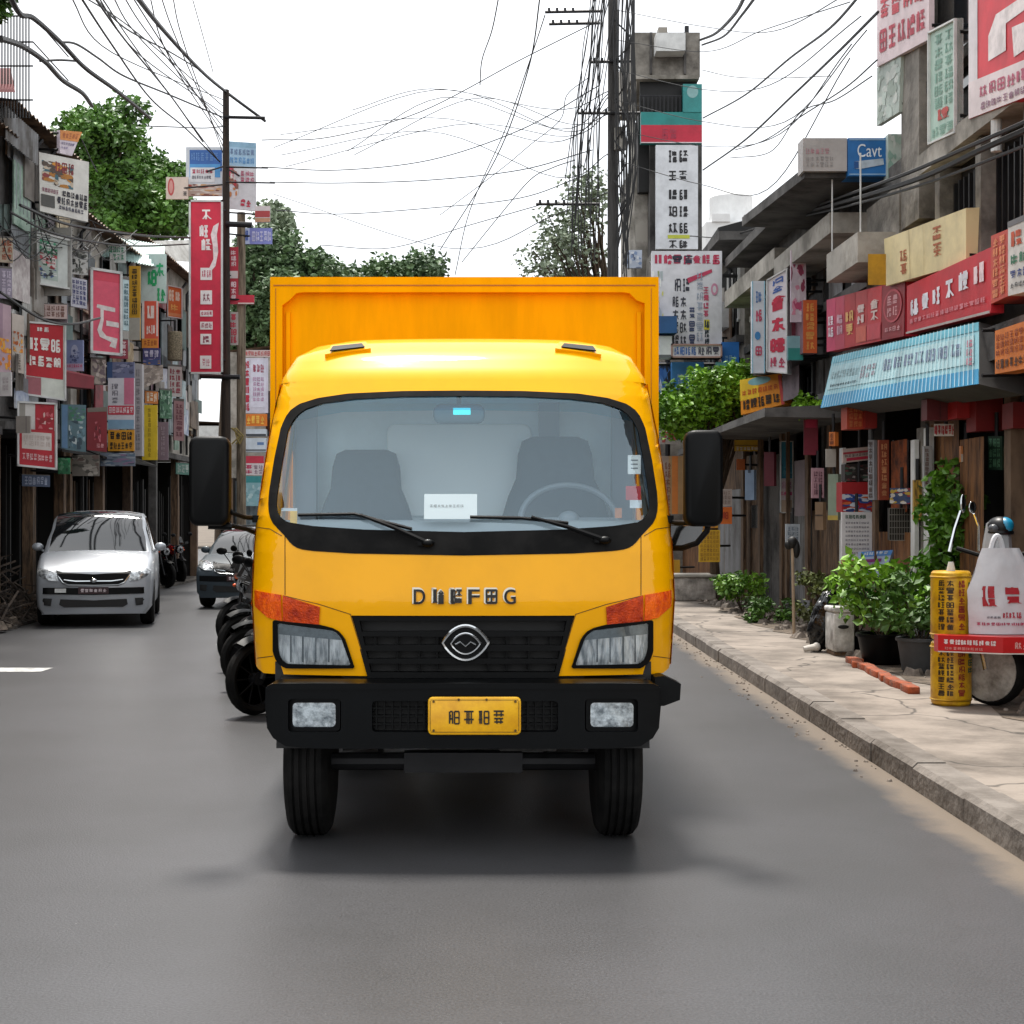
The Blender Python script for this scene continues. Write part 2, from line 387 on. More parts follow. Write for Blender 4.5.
mm = t.nodes.new('ShaderNodeMix'); mm.data_type = 'RGBA'; mm.inputs[7].default_value = (*lin('#756a5e'), 1)
old = b.inputs['Base Color'].links[0].from_socket
n5 = t.nodes.new('ShaderNodeTexNoise'); n5.inputs['Scale'].default_value = 1.1; n5.inputs['Detail'].default_value = 9; n5.inputs['Roughness'].default_value = .75; t.links.new(tcn.outputs['Object'], n5.inputs['Vector'])
r5 = t.nodes.new('ShaderNodeMapRange'); r5.inputs[1].default_value = .6; r5.inputs[2].default_value = .72; r5.inputs[3].default_value = 1; r5.inputs[4].default_value = .72; t.links.new(n5.outputs['Fac'], r5.inputs[0])
m5 = t.nodes.new('ShaderNodeVectorMath'); m5.operation = 'SCALE'; t.links.new(old, m5.inputs[0]); t.links.new(r5.outputs[0], m5.inputs['Scale']); old = m5.outputs[0]
vc = t.nodes.new('ShaderNodeTexVoronoi'); vc.feature = 'DISTANCE_TO_EDGE'; vc.inputs['Scale'].default_value = .33
wv = t.nodes.new('ShaderNodeVectorMath'); wv.operation = 'SCALE'; wv.inputs['Scale'].default_value = .9; t.links.new(n5.outputs['Color'], wv.inputs[0])
wa = t.nodes.new('ShaderNodeVectorMath'); wa.operation = 'ADD'; t.links.new(tcn.outputs['Object'], wa.inputs[0]); t.links.new(wv.outputs[0], wa.inputs[1]); t.links.new(wa.outputs[0], vc.inputs['Vector'])
rc = t.nodes.new('ShaderNodeMapRange'); rc.inputs[1].default_value = .0015; rc.inputs[2].default_value = .006; rc.inputs[3].default_value = .93; rc.inputs[4].default_value = 1; t.links.new(vc.outputs['Distance'], rc.inputs[0])
mc = t.nodes.new('ShaderNodeVectorMath'); mc.operation = 'SCALE'; t.links.new(old, mc.inputs[0]); t.links.new(rc.outputs[0], mc.inputs['Scale']); old = mc.outputs[0]
# fine aggregate speckle
n3 = t.nodes.new('ShaderNodeTexNoise'); n3.inputs['Scale'].default_value = 95; n3.inputs['Detail'].default_value = 2; t.links.new(tcn.outputs['Object'], n3.inputs['Vector'])
r3 = t.nodes.new('ShaderNodeMapRange'); r3.inputs[1].default_value = .3; r3.inputs[2].default_value = .7; r3.inputs[3].default_value = .72; r3.inputs[4].default_value = 1.3; t.links.new(n3.outputs['Fac'], r3.inputs[0])
mu = t.nodes.new('ShaderNodeVectorMath'); mu.operation = 'SCALE'; t.links.new(old, mu.inputs[0]); t.links.new(r3.outputs[0], mu.inputs['Scale'])
t.links.new(mu.outputs[0], mm.inputs[6]); t.links.new(rp.outputs[0], mm.inputs[0]); t.links.new(mm.outputs[2], b.inputs['Base Color'])
bp = t.nodes.new('ShaderNodeBump'); bp.inputs['Strength'].default_value = .35; bp.inputs['Distance'].default_value = .004
t.links.new(n3.outputs['Fac'], bp.inputs['Height']); t.links.new(bp.outputs[0], b.inputs['Normal'])
g = MB()
cl = [(-6.8, -20), (-6.8, 22), (-7.2, 34), (-9.0, 46), (-13, 58), (-24, 72)]
cr_ = [(kx(-20), -20), (kx(22), 22), (kx(34), 34), (2.6, 46), (-2.5, 62), (-16, 84)]
V = [(*a, 0) for a in cl]+[(*a, 0) for a in cr_]
g.add(V, [(i, i+6, i+7, i+1) for i in range(5)])
tag(g.build('road', ma), kind='structure')
g = MB(); n = 18; outl = []
for u0, u1 in ((-7.0, -4.48),): 
    pts = [(-6.6, 15.72), (-4.52, 15.78), (-4.5, 16.2), (-6.6, 16.26)]
g.add([(x, y, .004) for x, y in pts], [(0, 1, 2, 3)])
tag(g.build('road_marking', mat('worn road paint', '#c9c9c6', .7, var=.4, scale=6, hex2='#8e8e8c')), kind='structure')
# kerb of separate stones read as one run, pavement behind
g = MB(); y = -2.0; rk = random.Random(3)
while y < 46:
    L = .98; j = rk.uniform(-.008, .008); a, c = kx(y)+j, kx(y+L)+j; zt = .155+rk.uniform(-.006, .006)
    B = .03
    g.add([(a, y, -.02), (a, y, zt-B), (a+B, y, zt), (a+.2, y, zt), (a+.2, y, -.02), (c, y+L, -.02), (c, y+L, zt-B), (c+B, y+L, zt), (c+.2, y+L, zt), (c+.2, y+L, -.02)],
          [(0, 5, 6, 1), (1, 6, 7, 2), (2, 7, 8, 3), (3, 8, 9, 4), (0, 1, 2, 3, 4), (9, 8, 7, 6, 5)])
    y += L+.015
tag(g.build('kerb', mat('kerb concrete', '#7f7871', .85, var=.4, scale=2.5, hex2='#5c554e', bump=.7, bscale=18)), kind='structure')
g = MB()
ys = [-2, 8, 18, 28, 46]
for a, c in zip(ys, ys[1:]):
    g.add([(kx(a)+.19, a, .148), (9.5, a, .148), (9.5, c, .148), (kx(c)+.19, c, .148)], [(0, 1, 2, 3)])
g.add([(kx(-2)+.19, -2, -.03), (9.5, -2, -.03), (9.5, -2, .148), (kx(-2)+.19, -2, .148)], [(0, 1, 2, 3)])
tag(g.build('pavement', mat('pavement concrete', '#8d8379', .85, var=.3, scale=1.3, hex2='#5f574f', bump=.5, bscale=14)), kind='structure')
pm_ = bpy.data.materials['pavement concrete']; t = pm_.node_tree; b = t.nodes['Principled BSDF']
vo = t.nodes.new('ShaderNodeTexVoronoi'); vo.feature = 'DISTANCE_TO_EDGE'; vo.inputs['Scale'].default_value = .55; tcn = t.nodes.new('ShaderNodeTexCoord')
nw = t.nodes.new('ShaderNodeTexNoise'); nw.inputs['Scale'].default_value = 3; av = t.nodes.new('ShaderNodeVectorMath'); av.operation = 'ADD'
sv = t.nodes.new('ShaderNodeVectorMath'); sv.operation = 'SCALE'; sv.inputs['Scale'].default_value = .35
t.links.new(tcn.outputs['Object'], nw.inputs['Vector']); t.links.new(nw.outputs['Color'], sv.inputs[0]); t.links.new(sv.outputs[0], av.inputs[0]); t.links.new(tcn.outputs['Object'], av.inputs[1]); t.links.new(av.outputs[0], vo.inputs['Vector'])
mr2 = t.nodes.new('ShaderNodeMapRange'); mr2.inputs[1].default_value = .003; mr2.inputs[2].default_value = .012; mr2.inputs[3].default_value = .35; mr2.inputs[4].default_value = 1; t.links.new(vo.outputs['Distance'], mr2.inputs[0])
sc2 = t.nodes.new('ShaderNodeVectorMath'); sc2.operation = 'SCALE'; t.links.new(b.inputs['Base Color'].links[0].from_socket, sc2.inputs[0]); t.links.new(mr2.outputs[0], sc2.inputs['Scale']); t.links.new(sc2.outputs[0], b.inputs['Base Color'])
# bare earth strip between slab and shops
g = MB(); rs = random.Random(5); A = []; Bq = []
yy = 8.
while yy < 44: A.append((4.02+rs.uniform(-.12, .12)-.0*yy, yy)); yy += .5
g.add([(x, y, .153) for x, y in A]+[(5.9, y, .153) for x, y in A], [(i, len(A)+i, len(A)+i+1, i+1) for i in range(len(A)-1)])
tag(g.build('earth_strip', mat('litter soil', '#6b5f52', .95, var=.5, scale=4, hex2='#332c25', bump=1, bscale=25)), kind='structure')
g = MB(); A = []
yy = 8.
while yy < 24.5: A.append((-6.75+rs.uniform(-.1, .1), yy)); yy += .5
g.add([(x, y, .05) for x, y in A]+[(-12, y, .05) for x, y in A]+[(x, y, -.02) for x, y in A], [(i+1, len(A)+i+1, len(A)+i, i) for i in range(len(A)-1)]+[(i, i+1, 2*len(A)+i+1, 2*len(A)+i) for i in range(len(A)-1)])
g.box(-12, -7.15, 24.6, 46, -.02, .06)
tag(g.build('verge', mat('dark verge', '#4c463f', .95, var=.5, scale=3, hex2='#2a2622', bump=1, bscale=18)), kind='structure')

# ---------------- leaves ----------------
def leaf_cloud(mb, clumps, n, size, rg, flat=.5):
    """clumps: list of (centre, radius xyz); n leaves in all, each a folded two-triangle blade"""
    tot = sum(c[1][0]*c[1][1]*c[1][2] for c in clumps)**1.0
    for c, r_ in clumps:
        k = max(8, int(n*(r_[0]*r_[1]*r_[2])/tot))
        for _ in range(k):
            while True:
                v = Vector((rg.uniform(-1, 1), rg.uniform(-1, 1), rg.uniform(-1, 1)))
                if .25 < v.length < 1: break
            v = v*(.75+.35*rg.random()); p = Vector(c)+Vector((v.x*r_[0], v.y*r_[1], v.z*r_[2]))
            s = size*rg.uniform(.6, 1.4)
            d = Vector((rg.gauss(0, 1), rg.gauss(0, 1), rg.gauss(-.3, flat))).normalized(); q = d.orthogonal().normalized()
            q.rotate(Matrix.Rotation(rg.uniform(0, 6.28), 3, d)); q *= s*.32; nn = d.cross(q).normalized()*s*.1
            tip = p+d*s; mid = p+d*s*.45+nn
            b = len(mb.v); mb.v += [tuple(p), tuple(mid+q), tuple(tip), tuple(mid-q)]; mb.f.append((b, b+1, b+2, b+3)); mb.mi.append(0)
def tree(label, loc, h, crown, n, leafmat, size, rg, group=None, trunk_r=.15, cat='tree', name='tree', tips=None):
    rt = root(name, loc, label, cat, group); L = Vector(loc)
    tb = MB(); top = L+Vector((rg.uniform(-.3, .3), 0, h*.55))
    tb.tube([L, L+Vector((rg.uniform(-.1, .1), 0, h*.25)), top], lambda t_: trunk_r*(1-.5*t_), 8)
    tk = tb.build('trunk', MT['bark'], rt, smooth=True)
    lb = MB()
    for c, r_ in crown:
        c = Vector(c); m_ = top.lerp(c, .5)+Vector((rg.uniform(-.3, .3), rg.uniform(-.3, .3), .2)); lb.tube([top-Vector((0, 0, .4)), m_, c], lambda t_: trunk_r*.4*(1-.8*t_), 5)
    lb.build('limbs', MT['bark'], rt, smooth=True)
    cb = MB(); leaf_cloud(cb, crown, n, size, rg); cb.build('crown', leafmat, rt)
    return rt
def clumps_px(rg, boxes, d, n, rr, dd=1.5):
    out_ = []
    for _ in range(n):
        b = rg.choice(boxes); d_ = d+rg.uniform(-dd, dd); c = P(rg.uniform(b[0], b[2]), rg.uniform(b[1], b[3]), d_); r_ = rr*rg.uniform(.6, 1.25)
        out_.append((c, (r_, r_, r_*.75)))
    return out_
rt_ = random.Random(21)
tree('dense green tree rising behind the shanty roofs left of the pole', (-14.2, 50, 0), 13, clumps_px(rt_, [(78, 112, 130, 175), (100, 165, 175, 215), (110, 200, 185, 240), (135, 170, 180, 215), (95, 215, 150, 245)], 50, 66, .85, 2), 34000, MT['leaf'], .2, rt_, trunk_r=.35)
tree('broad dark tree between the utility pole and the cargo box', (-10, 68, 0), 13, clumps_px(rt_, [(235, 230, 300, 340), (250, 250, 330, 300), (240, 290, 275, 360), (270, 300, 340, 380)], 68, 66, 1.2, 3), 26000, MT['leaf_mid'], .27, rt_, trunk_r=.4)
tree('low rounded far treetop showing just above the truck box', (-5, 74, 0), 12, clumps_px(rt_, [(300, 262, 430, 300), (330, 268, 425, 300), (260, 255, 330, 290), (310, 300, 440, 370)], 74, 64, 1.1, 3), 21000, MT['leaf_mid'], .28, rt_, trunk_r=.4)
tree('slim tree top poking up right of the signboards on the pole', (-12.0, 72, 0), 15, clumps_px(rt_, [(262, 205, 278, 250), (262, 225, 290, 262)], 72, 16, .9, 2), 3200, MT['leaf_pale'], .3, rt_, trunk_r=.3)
tree('thin hazy tree tangled in wires left of the tall pole', (4.2, 46, 0), 11, clumps_px(rt_, [(545, 195, 600, 280), (560, 175, 605, 230), (530, 230, 600, 285)], 46, 44, .6, 1.2), 2600, MT['leaf_pale'], .17, rt_, trunk_r=.2)
tree('bushy bright tree leaning over the pavement beside the truck mirror', (4.45, 27, .15), 4, clumps_px(rt_, [(670, 395, 740, 425), (690, 380, 745, 410), (705, 372, 745, 395), (668, 405, 700, 428)], 27, 42, .36, .7), 11000, MT['leaf_bright'], .11, rt_, trunk_r=.1)
tree('green overhanging tree at the top left corner of the street', (-8.2, 21, 0), 10, clumps_px(rt_, [(-30, -20, 3, 25)], 21, 8, .3, .5), 1500, MT['leaf'], .15, rt_, trunk_r=.12)
# ---------------- truck ----------------
TX = -0.034; TCX = 463.0
LEV = [(.60,7.36,1.03),(.85,7.34,1.05),(1.2,7.30,1.066),(1.45,7.335,1.06),(1.6,7.38,1.055),(1.807,7.49,1.041),(2.02,7.60,1.022),(2.244,7.72,.993),
       (2.36,7.80,.973),(2.485,7.95,.918),(2.557,8.12,.828),(2.600,8.29,.70),(2.622,8.46,.52),(2.632,8.62,.3)]
def lev(z):
    if z <= LEV[0][0]: return LEV[0][1], LEV[0][2]
    for a, b in zip(LEV, LEV[1:]):
        if z <= b[0]:
            t_ = (z-a[0])/(b[0]-a[0]); s = t_*t_*(3-2*t_) if 0 else t_
            return a[1]+(b[1]-a[1])*s, a[2]+(b[2]-a[2])*s
    return LEV[-1][1], LEV[-1][2]
CD, CN = .33, 4.2
def cornerf(u): u = min(abs(u), .9995); return CD*(1-(1-u**CN)**(1/CN))
def TS(x, z):
    f, w_ = lev(z); return f+cornerf((x-TX)/w_)+.04*((x-TX)/w_)**2
def FPt(px, py):
    y = 7.4
    for _ in range(12):
        x = (px-VX)/FP_*y; z = CH-(py-VY)/FP_*y; f, w_ = lev(z)
        if abs(x-TX) > w_*.9985: x = TX+math.copysign(w_*.9985, x-TX)
        y = y*.4+TS(x, z)*.6
    return (x, z)
def sym(half, closed_center=True):
    """half outline given as (offset px from centre, py), listed from the centre top round to centre bottom"""
    r_ = [FPt(TCX+o, y) for o, y in half]; l_ = [FPt(TCX-o, y) for o, y in reversed(half) if o > .01]
    return r_+l_
def smooth_poly(pts, it=1):
    q = []
    for i in range(len(pts)):
        a, b = Vector(pts[i]), Vector(pts[(i+1) % len(pts)]); q.append(tuple(a)); L_ = (b-a).length
        if L_ > .09: q += [tuple(a.lerp(b, .028/L_)), tuple(a.lerp(b, 1-.028/L_))]
    pts = q
    for _ in range(it):
        q = []
        for i in range(len(pts)):
            a, b = pts[i], pts[(i+1) % len(pts)]
            q += [(a[0]*.75+b[0]*.25, a[1]*.75+b[1]*.25), (a[0]*.25+b[0]*.75, a[1]*.25+b[1]*.75)]
        pts = q
    return pts
truck = root('light_truck', (TX, 7.3, 0), 'yellow light box truck with black bumper standing head on in the middle of the road', 'truck')
seal_o = smooth_poly(sym([(0,390.5),(60,391),(115,393.5),(145,398),(164,404),(175,412),(182,427),(189,460),(194,492),(195,508),(192,521),(184,530),(178,536),(172,544),(164,549),(150,551),(110,553.5),(0,555.5)]))
glass_o = smooth_poly(sym([(0,396),(60,396.5),(108,399),(140,403),(158,409),(168,417),(175,430),(181,462),(186,495),(187,508),(184,516),(176,522),(150,526),(100,529.5),(0,532)]))
band_top = None
grille_o = sym([(0,615.5),(112,615.5),(94,677),(94,690),(0,690)])
# body front: outline with windscreen hole and a notch for the grille
side = []
for z in [.865,.9,1.0,1.1,1.2,1.3,1.4,1.5,1.6,1.7,1.8,1.9,2.0,2.1,2.2,2.28,2.33]:
    side.append((TX+lev(z)[1]*.9985, z))
bl = [FPt(TCX+112, 615.5), FPt(TCX+94, 676), FPt(TCX+150, 675), FPt(TCX+200, 673)]
half = bl+side
outer = [(2*TX-x, z) for x, z in reversed(half)]+half      # left side going ... to the grille notch and round
outer = [(2*TX-x, z) for x, z in half][::-1]
outer = outer + half
shell('cab_front', outer, [seal_o], TS, 0, .03, MT['yellow'], truck, step=.045)
# roof and sides as nested rings
g = MB(); NX = 40; YB = 8.95
def ring(z, f, w_, yb):
    pts = [(TX-w_, yb, z)]
    for i in range(NX+1):
        a = math.sin((i/NX*2-1)*math.pi/2); a = math.copysign(abs(a)**.8, a)
        x = a*w_*.9985; pts.append((TX+x, f+cornerf(a*.9985)+.04*a*a, z))
    pts.append((TX+w_, yb, z)); return pts
zs = [2.325,2.36,2.40,2.44,2.485,2.52,2.557,2.58,2.600,2.612,2.622,2.632]
rows = []
for z in zs: f, w_ = lev(z); rows.append(ring(z, f, w_, YB-(z-2.3)*.5))
n = NX+3
for i, r_ in enumerate(rows): g.v += r_
for i in range(len(rows)-1):
    for k in range(n-1): g.f.append((i*n+k, i*n+k+1, (i+1)*n+k+1, (i+1)*n+k)); g.mi.append(0)
g.f.append(tuple((len(rows)-1)*n+k for k in range(n))); g.mi.append(0)
for i in range(len(rows)-1): g.f.append((i*n, (i+1)*n, (i+1)*n+n-1, i*n+n-1)); g.mi.append(0)
g.build('cab_roof', MT['yellow'], truck, smooth=True, ang=60)
for s in (-1, 1):
    g = MB(); zz = [.87,1.0,1.2,1.4,1.55,1.8,2.0,2.2,2.325]; yy_ = [None, 7.98, 8.72, YB]
    for a, c in zip(zz, zz[1:]):
        for k in range(3):
            if k == 1 and 1.54 < a < 2.1: continue
            q = []
            for z in (a, c):
                f, w_ = lev(z); row = [f+CD*.75, 7.98, 8.72, YB]
                q.append([(TX+s*w_, row[k], z), (TX+s*w_, row[k+1], z)])
            if a < 1.1 and k >= 0 and 0: continue
            g.add([q[0][0], q[0][1], q[1][1], q[1][0]], [(0, 1, 2, 3)])
    g.build('door', MT['yellow'], truck, smooth=True, ang=60)
    g = MB(); g.add([(TX+s*(lev(1.55)[1]-.01), 7.98, 1.55), (TX+s*(lev(1.55)[1]-.01), 8.72, 1.55), (TX+s*(lev(2.2)[1]-.01), 8.72, 2.2), (TX+s*(lev(2.2)[1]-.01), 7.98, 2.2)], [(0, 1, 2, 3)])
    g.build('door_window', glass('side glass', (.75, .85, .85), .2), truck)
g = MB(); g.box(TX-1.02, TX+1.02, YB-.02, YB, .87, 2.3); g.build('cab_back', MT['liner'], truck)
g = MB(); g.box(TX-1.0, TX+1.0, 7.55, YB-.03, .98, 1.02); g.box(TX-.93, TX+.93, 8.0, YB-.05, 2.29, 2.31); g.build('cab_floor', MT['liner'], truck)
g = MB(); g.bevbox(TX-.46, TX+.40, YB-.05, YB-.021, 1.62, 2.17, .05); g.build('rear_window', mat('bright cab rear panel', '#f4fafb', .4, var=.0), truck)  # opaque white panel; the window's brightness is put into its colour
for xx in (-.93, .93, .5):
    g = MB(); g.box(TX+xx-.06, TX+xx+.06, YB-.13, YB-.052, 1.0, 2.29); g.build('cab_pillar', mat('cab pillar', '#7f8590', .8, var=.1), truck)
# windscreen
shell('windscreen_seal', seal_o, [glass_o], TS, -.004, .03, MT['rubber'], truck, step=.06)
low = [FPt(TCX-187+374*i/24, 531.5-7*abs(i/12-1)**4) for i in range(25)]
shell('windscreen', glass_o, [], TS, .004, 0, glass('windscreen glass', (.93, .98, 1.0), .12, const=.12), truck, step=.05)
tint = sym([(0,396.5),(60,397),(108,399.5),(140,404),(156,409),(165,416),(168,421),(120,412),(0,410)])
shell('sun_band', tint, [], TS, .008, 0, glass('blue sun band', (.22, .58, .78), .05), truck, step=.06)
def decal(nm, x0, y0, x1, y1, mt, off=.009, slant=0, par=truck):
    shell(nm, [FPt(x0+slant, y0), FPt(x1+slant, y0), FPt(x1, y1), FPt(x0, y1)], [], TS, off, 0, mt, par, step=.2)
decal('inspection_sticker', 628, 455, 641, 474, ink('#d8dcda'))
for k_, yq in enumerate((459.5, 463.5, 467.5)): decal('sticker_print', 631, yq, 638, yq+1.3, ink('#777b80'), off=.0085)
decal('permit_sticker', 626, 486, 641, 500, ink('#b0242c')); decal('permit_sticker', 630, 500, 642, 508, ink('#cfd4d6'))
decal('permit_sticker', 290, 511, 297, 527, ink('#e9b821'))
decal('permit_sticker', 615, 508, 622, 518, ink('#a8683c'))
decal('toll_sticker', 281, 508, 297, 511, ink('#c8cccd'))
# interior
g = MB(); V = []
dz = [(7.50, 1.50), (7.62, 1.585), (7.85, 1.60), (8.05, 1.55), (8.08, 1.1)]
for y_, z_ in dz: V += [(TX-.98, y_, z_), (TX+.98, y_, z_)]
g.add(V, [(2*i, 2*i+1, 2*i+3, 2*i+2) for i in range(4)])
g.build('dashboard', mat('dash plastic', '#8f9aa0', .7, var=.1), truck, smooth=True)
def seatb(cx, wd, tag_):
    g = MB(); rows_ = [(1.0, wd*.5, .10), (1.3, wd*.52, .12), (1.62, wd*.5, .11), (1.74, wd*.44, .10), (1.84, wd*.37, .085), (1.98, wd*.35, .075), (2.06, wd*.31, .06), (2.085, wd*.22, .03)]
    V = []; m_ = 20
    for z_, hw, hd in [(1+(a-1)*tag_, b, c) for a, b, c in rows_]:
        for k in range(m_):
            a = 2*math.pi*k/m_; ca, sa = math.cos(a), math.sin(a)
            V.append((cx+hw*math.copysign(abs(ca)**.5, ca), 8.6+(z_-1)*.15+hd*math.copysign(abs(sa)**.6, sa), z_))
    F = [(i*m_+k, i*m_+(k+1) % m_, (i+1)*m_+(k+1) % m_, (i+1)*m_+k) for i in range(len(rows_)-1) for k in range(m_)]
    F.append(tuple((len(rows_)-1)*m_+k for k in range(m_))); g.add(V, F)
    g.build('seat', MT['seat'], truck, smooth=True, ang=70)
seatb(TX-.57, .56, .93); seatb(TX+.53, .62, 1.0)
g = MB(); c0 = Vector((TX+.565, 8.06, 1.60)); N_ = 36
ring_ = [c0+Vector((.26*math.cos(2*math.pi*i/N_), .12*math.sin(2*math.pi*i/N_)+.0, .19*math.sin(2*math.pi*i/N_))) for i in range(N_+1)]
g.tube(ring_, .016, 8)
for a in (0, math.pi, -math.pi/2): g.tube([c0, c0+Vector((.26*math.cos(a), .12*math.sin(a), .19*math.sin(a)))], .014, 6)
g.ball(c0, .06, .04, .05); g.build('steering_wheel', mat('wheel plastic', '#77818a', .5, var=.1), truck, smooth=True)
p = P(459, 414, 7.82)
g = MB(); g.bevbox(p.x-.135, p.x+.135, p.y-.02, p.y+.03, p.z-.052, p.z+.052, .04); g.cyl((p.x, p.y+.02, p.z+.04), (p.x, p.y+.03, p.z+.13), .012)
rv = g.build('rear_view_mirror', mat('mirror back', '#5f7076', .4, var=.1), truck, smooth=True)
g = MB(); g.box(p.x-.03, p.x+.06, p.y-.024, p.y-.021, p.z-.005, p.z+.03); g.build('painted_glint', mat('mirror painted glint', '#35d8d4', .3, var=0, emit=.7), truck).parent = rv  # glowing patch painted as a cyan reflection in the mirror
# wipers
for (A, B, C, D, E) in (((298.6,515),(355,514),(412,529),(361,515),(428,543)), ((470,517),(520,518),(568,523),(531,517),(604,540))):
    def q3(pt, off):
        x, z = FPt(*pt); return Vector((x, TS(x, z)+off, z))
    g = MB(); g.tube([q3(A, -.022), q3(B, -.026), q3(C, -.022)], .0085, 6)
    g.tube([q3(A, -.008), q3(B, -.010), q3(C, -.008)], .005, 4)
    arm = MB(); arm.tube([q3(D, -.034), q3(((D[0]+E[0])/2, (D[1]+E[1])/2-1.5), -.045), q3(E, -.035)], lambda t_: .008+.006*t_, 6)
    e_ = q3(E, -.03); arm.ball(e_, .034, .026, .02); arm.box(e_.x-.05, e_.x+.02, e_.y-.01, e_.y+.03, e_.z-.012, e_.z+.01)
    w0 = arm.build('wiper', MT['black_plastic'], truck, smooth=True)
    g.build('wiper_blade', MT['black_plastic'], truck, smooth=True).parent = w0
# nozzle seams on the black cowl
# grille
def GF(x, z): return 7.335+.04*((x-TX)/1.05)**2+.02
shell('grille_back', grille_o, [], lambda x, z: GF(x, z)+.05, 0, 0, MT['black'], truck, step=.2)
fr_in = sym([(0,621),(104,621),(92,672),(0,672)])
gr = shell('grille', sym([(0,614.5),(113,614.5),(95,678),(0,678)]), [fr_in], GF, -.025, .06, MT['black_plastic'], truck, step=.08)
g = MB()
for yy0, th_ in ((634, 2.2), (648, 2.6), (661, 2.2)):
    wpx = 104-(yy0-621)*.23; L_ = []
    for i in range(13):
        x, z = FPt(TCX-wpx+2*wpx*i/12, yy0); h_ = th_*.0052*(1+.3*(1-abs(i/6-1)))
        L_.append([(x, GF(x, z)-.03, z-h_), (x, GF(x, z)-.03, z+h_), (x, GF(x, z)+.04, z+h_*.8), (x, GF(x, z)+.04, z-h_)])
    V = [p for q in L_ for p in q]; g.add(V, [(i*4+k, (i+1)*4+k, (i+1)*4+(k+1) % 4, i*4+(k+1) % 4) for i in range(12) for k in range(4)])
g.build('grille_bar', MT['black_plastic'], truck)
g = MB()
for o in (-88,-66,-44,-26,26,44,66,88):
    for (a, c) in ((636, 646), (650, 659), (663, 671)):
        if abs(o) > 84 and a > 640: continue
        x, z = FPt(TCX+o, a); x2, z2 = FPt(TCX+o, c); g.box(x-.006, x+.006, GF(x, z)-.0, GF(x, z)+.04, z2, z)
g.build('grille_fin', MT['black_plastic'], truck)
# badge: a lens shaped ring round a peaked wave
ex, ez = FPt(465.5, 642.5); ey = GF(ex, ez)-.055
def lens_pts(hw, hh, n_=14, sharp=1.35):
    up = [(hw*(1-2*i/n_), hh*(1-abs(1-2*i/n_)**2)**.9) for i in range(n_+1)]
    return up+[(-x, -z) for x, z in up[1:-1]]
g = MB(); g.tube([(ex+x, ey, ez+z) for x, z in lens_pts(.112, .083)]+[(ex+.112, ey, ez), (ex+.11, ey, ez+.004)], .0085, 6)
g.tube([(ex+x, ey, ez+z-.004) for x, z in lens_pts(.072, .050)]+[(ex+.072, ey, ez-.004)], .0055, 6)
g.tube([(ex-.05, ey, ez-.008), (ex-.025, ey, ez+.006), (ex, ey, ez-.016), (ex+.025, ey, ez+.006), (ex+.05, ey, ez-.008)], .0055, 6)
bd = g.build('badge', MT['chrome'], truck, smooth=True)
g = MB(); g.add([(ex+x, ey+.012, ez+z) for x, z in lens_pts(.11, .082)], [tuple(range(28))]); g.build('badge_plate', MT['black_plastic'], truck).parent = bd
# lettering on the nose
def nose(mb, rects, cx, cy, wpx, hpx, off, mt, grow=0):
    for g_ in rects:
        if g_[0] == 'd':
            _, x0, y0, x1, y1 = g_; q = [(x0-.05, y0), (x0+.05, y0), (x1+.05, y1), (x1-.05, y1)]
        else:
            x0, y0, x1, y1 = g_; q = [(x0-grow, y0-grow), (x1+grow, y0-grow), (x1+grow, y1+grow), (x0-grow, y1+grow)]
        V = []
        for u, v in q:
            x, z = FPt(cx+(u-.5)*wpx, cy+(.5-v)*hpx); V.append((x, TS(x, z)+off, z))
        mb.add(V, [(0, 1, 2, 3)], mt)
rg = random.Random(7); g = MB(); K = ink('#1a1712'); Sv = mat('silver letter edge', '#c9c4b4', .3, .6, var=0)
def latin(mb, ch, cx, cy, wpx, hpx, off, mt, sc=1):
    V, F = text_mesh(ch); q = []
    for u, v in V:
        x, z = FPt(cx+(u-.5)*wpx*sc, cy+(.5-v)*hpx*sc); q.append((x, TS(x, z)+off, z))
    mb.add(q, F, mt)
for ch, cx in (('D', 419.5), ('F', 474), ('G', 510)):
    latin(g, ch, cx-.9, 596.2-.6, 11.5, 15, -.0045, Sv, 1.1); 
    for dx, dy in ((-.35, 0), (.35, 0), (0, .35)): latin(g, ch, cx+dx, 596.5+dy, 11, 14.5, -.008-.0006*(dx+dy), K)
for cx in (438.5, 456.5, 491.5):
    gg = glyph(rg, .13)+glyph(rg, .10)[:4]
    nose(g, gg, cx-.9, 595.8, 14, 16.5, -.0045, Sv, .03); 
    for i_, r_ in enumerate(gg): nose(g, [r_], cx, 596.5, 13, 15.5, -.008-.0004*i_, K, .01)
g.build('lettering', None, truck)
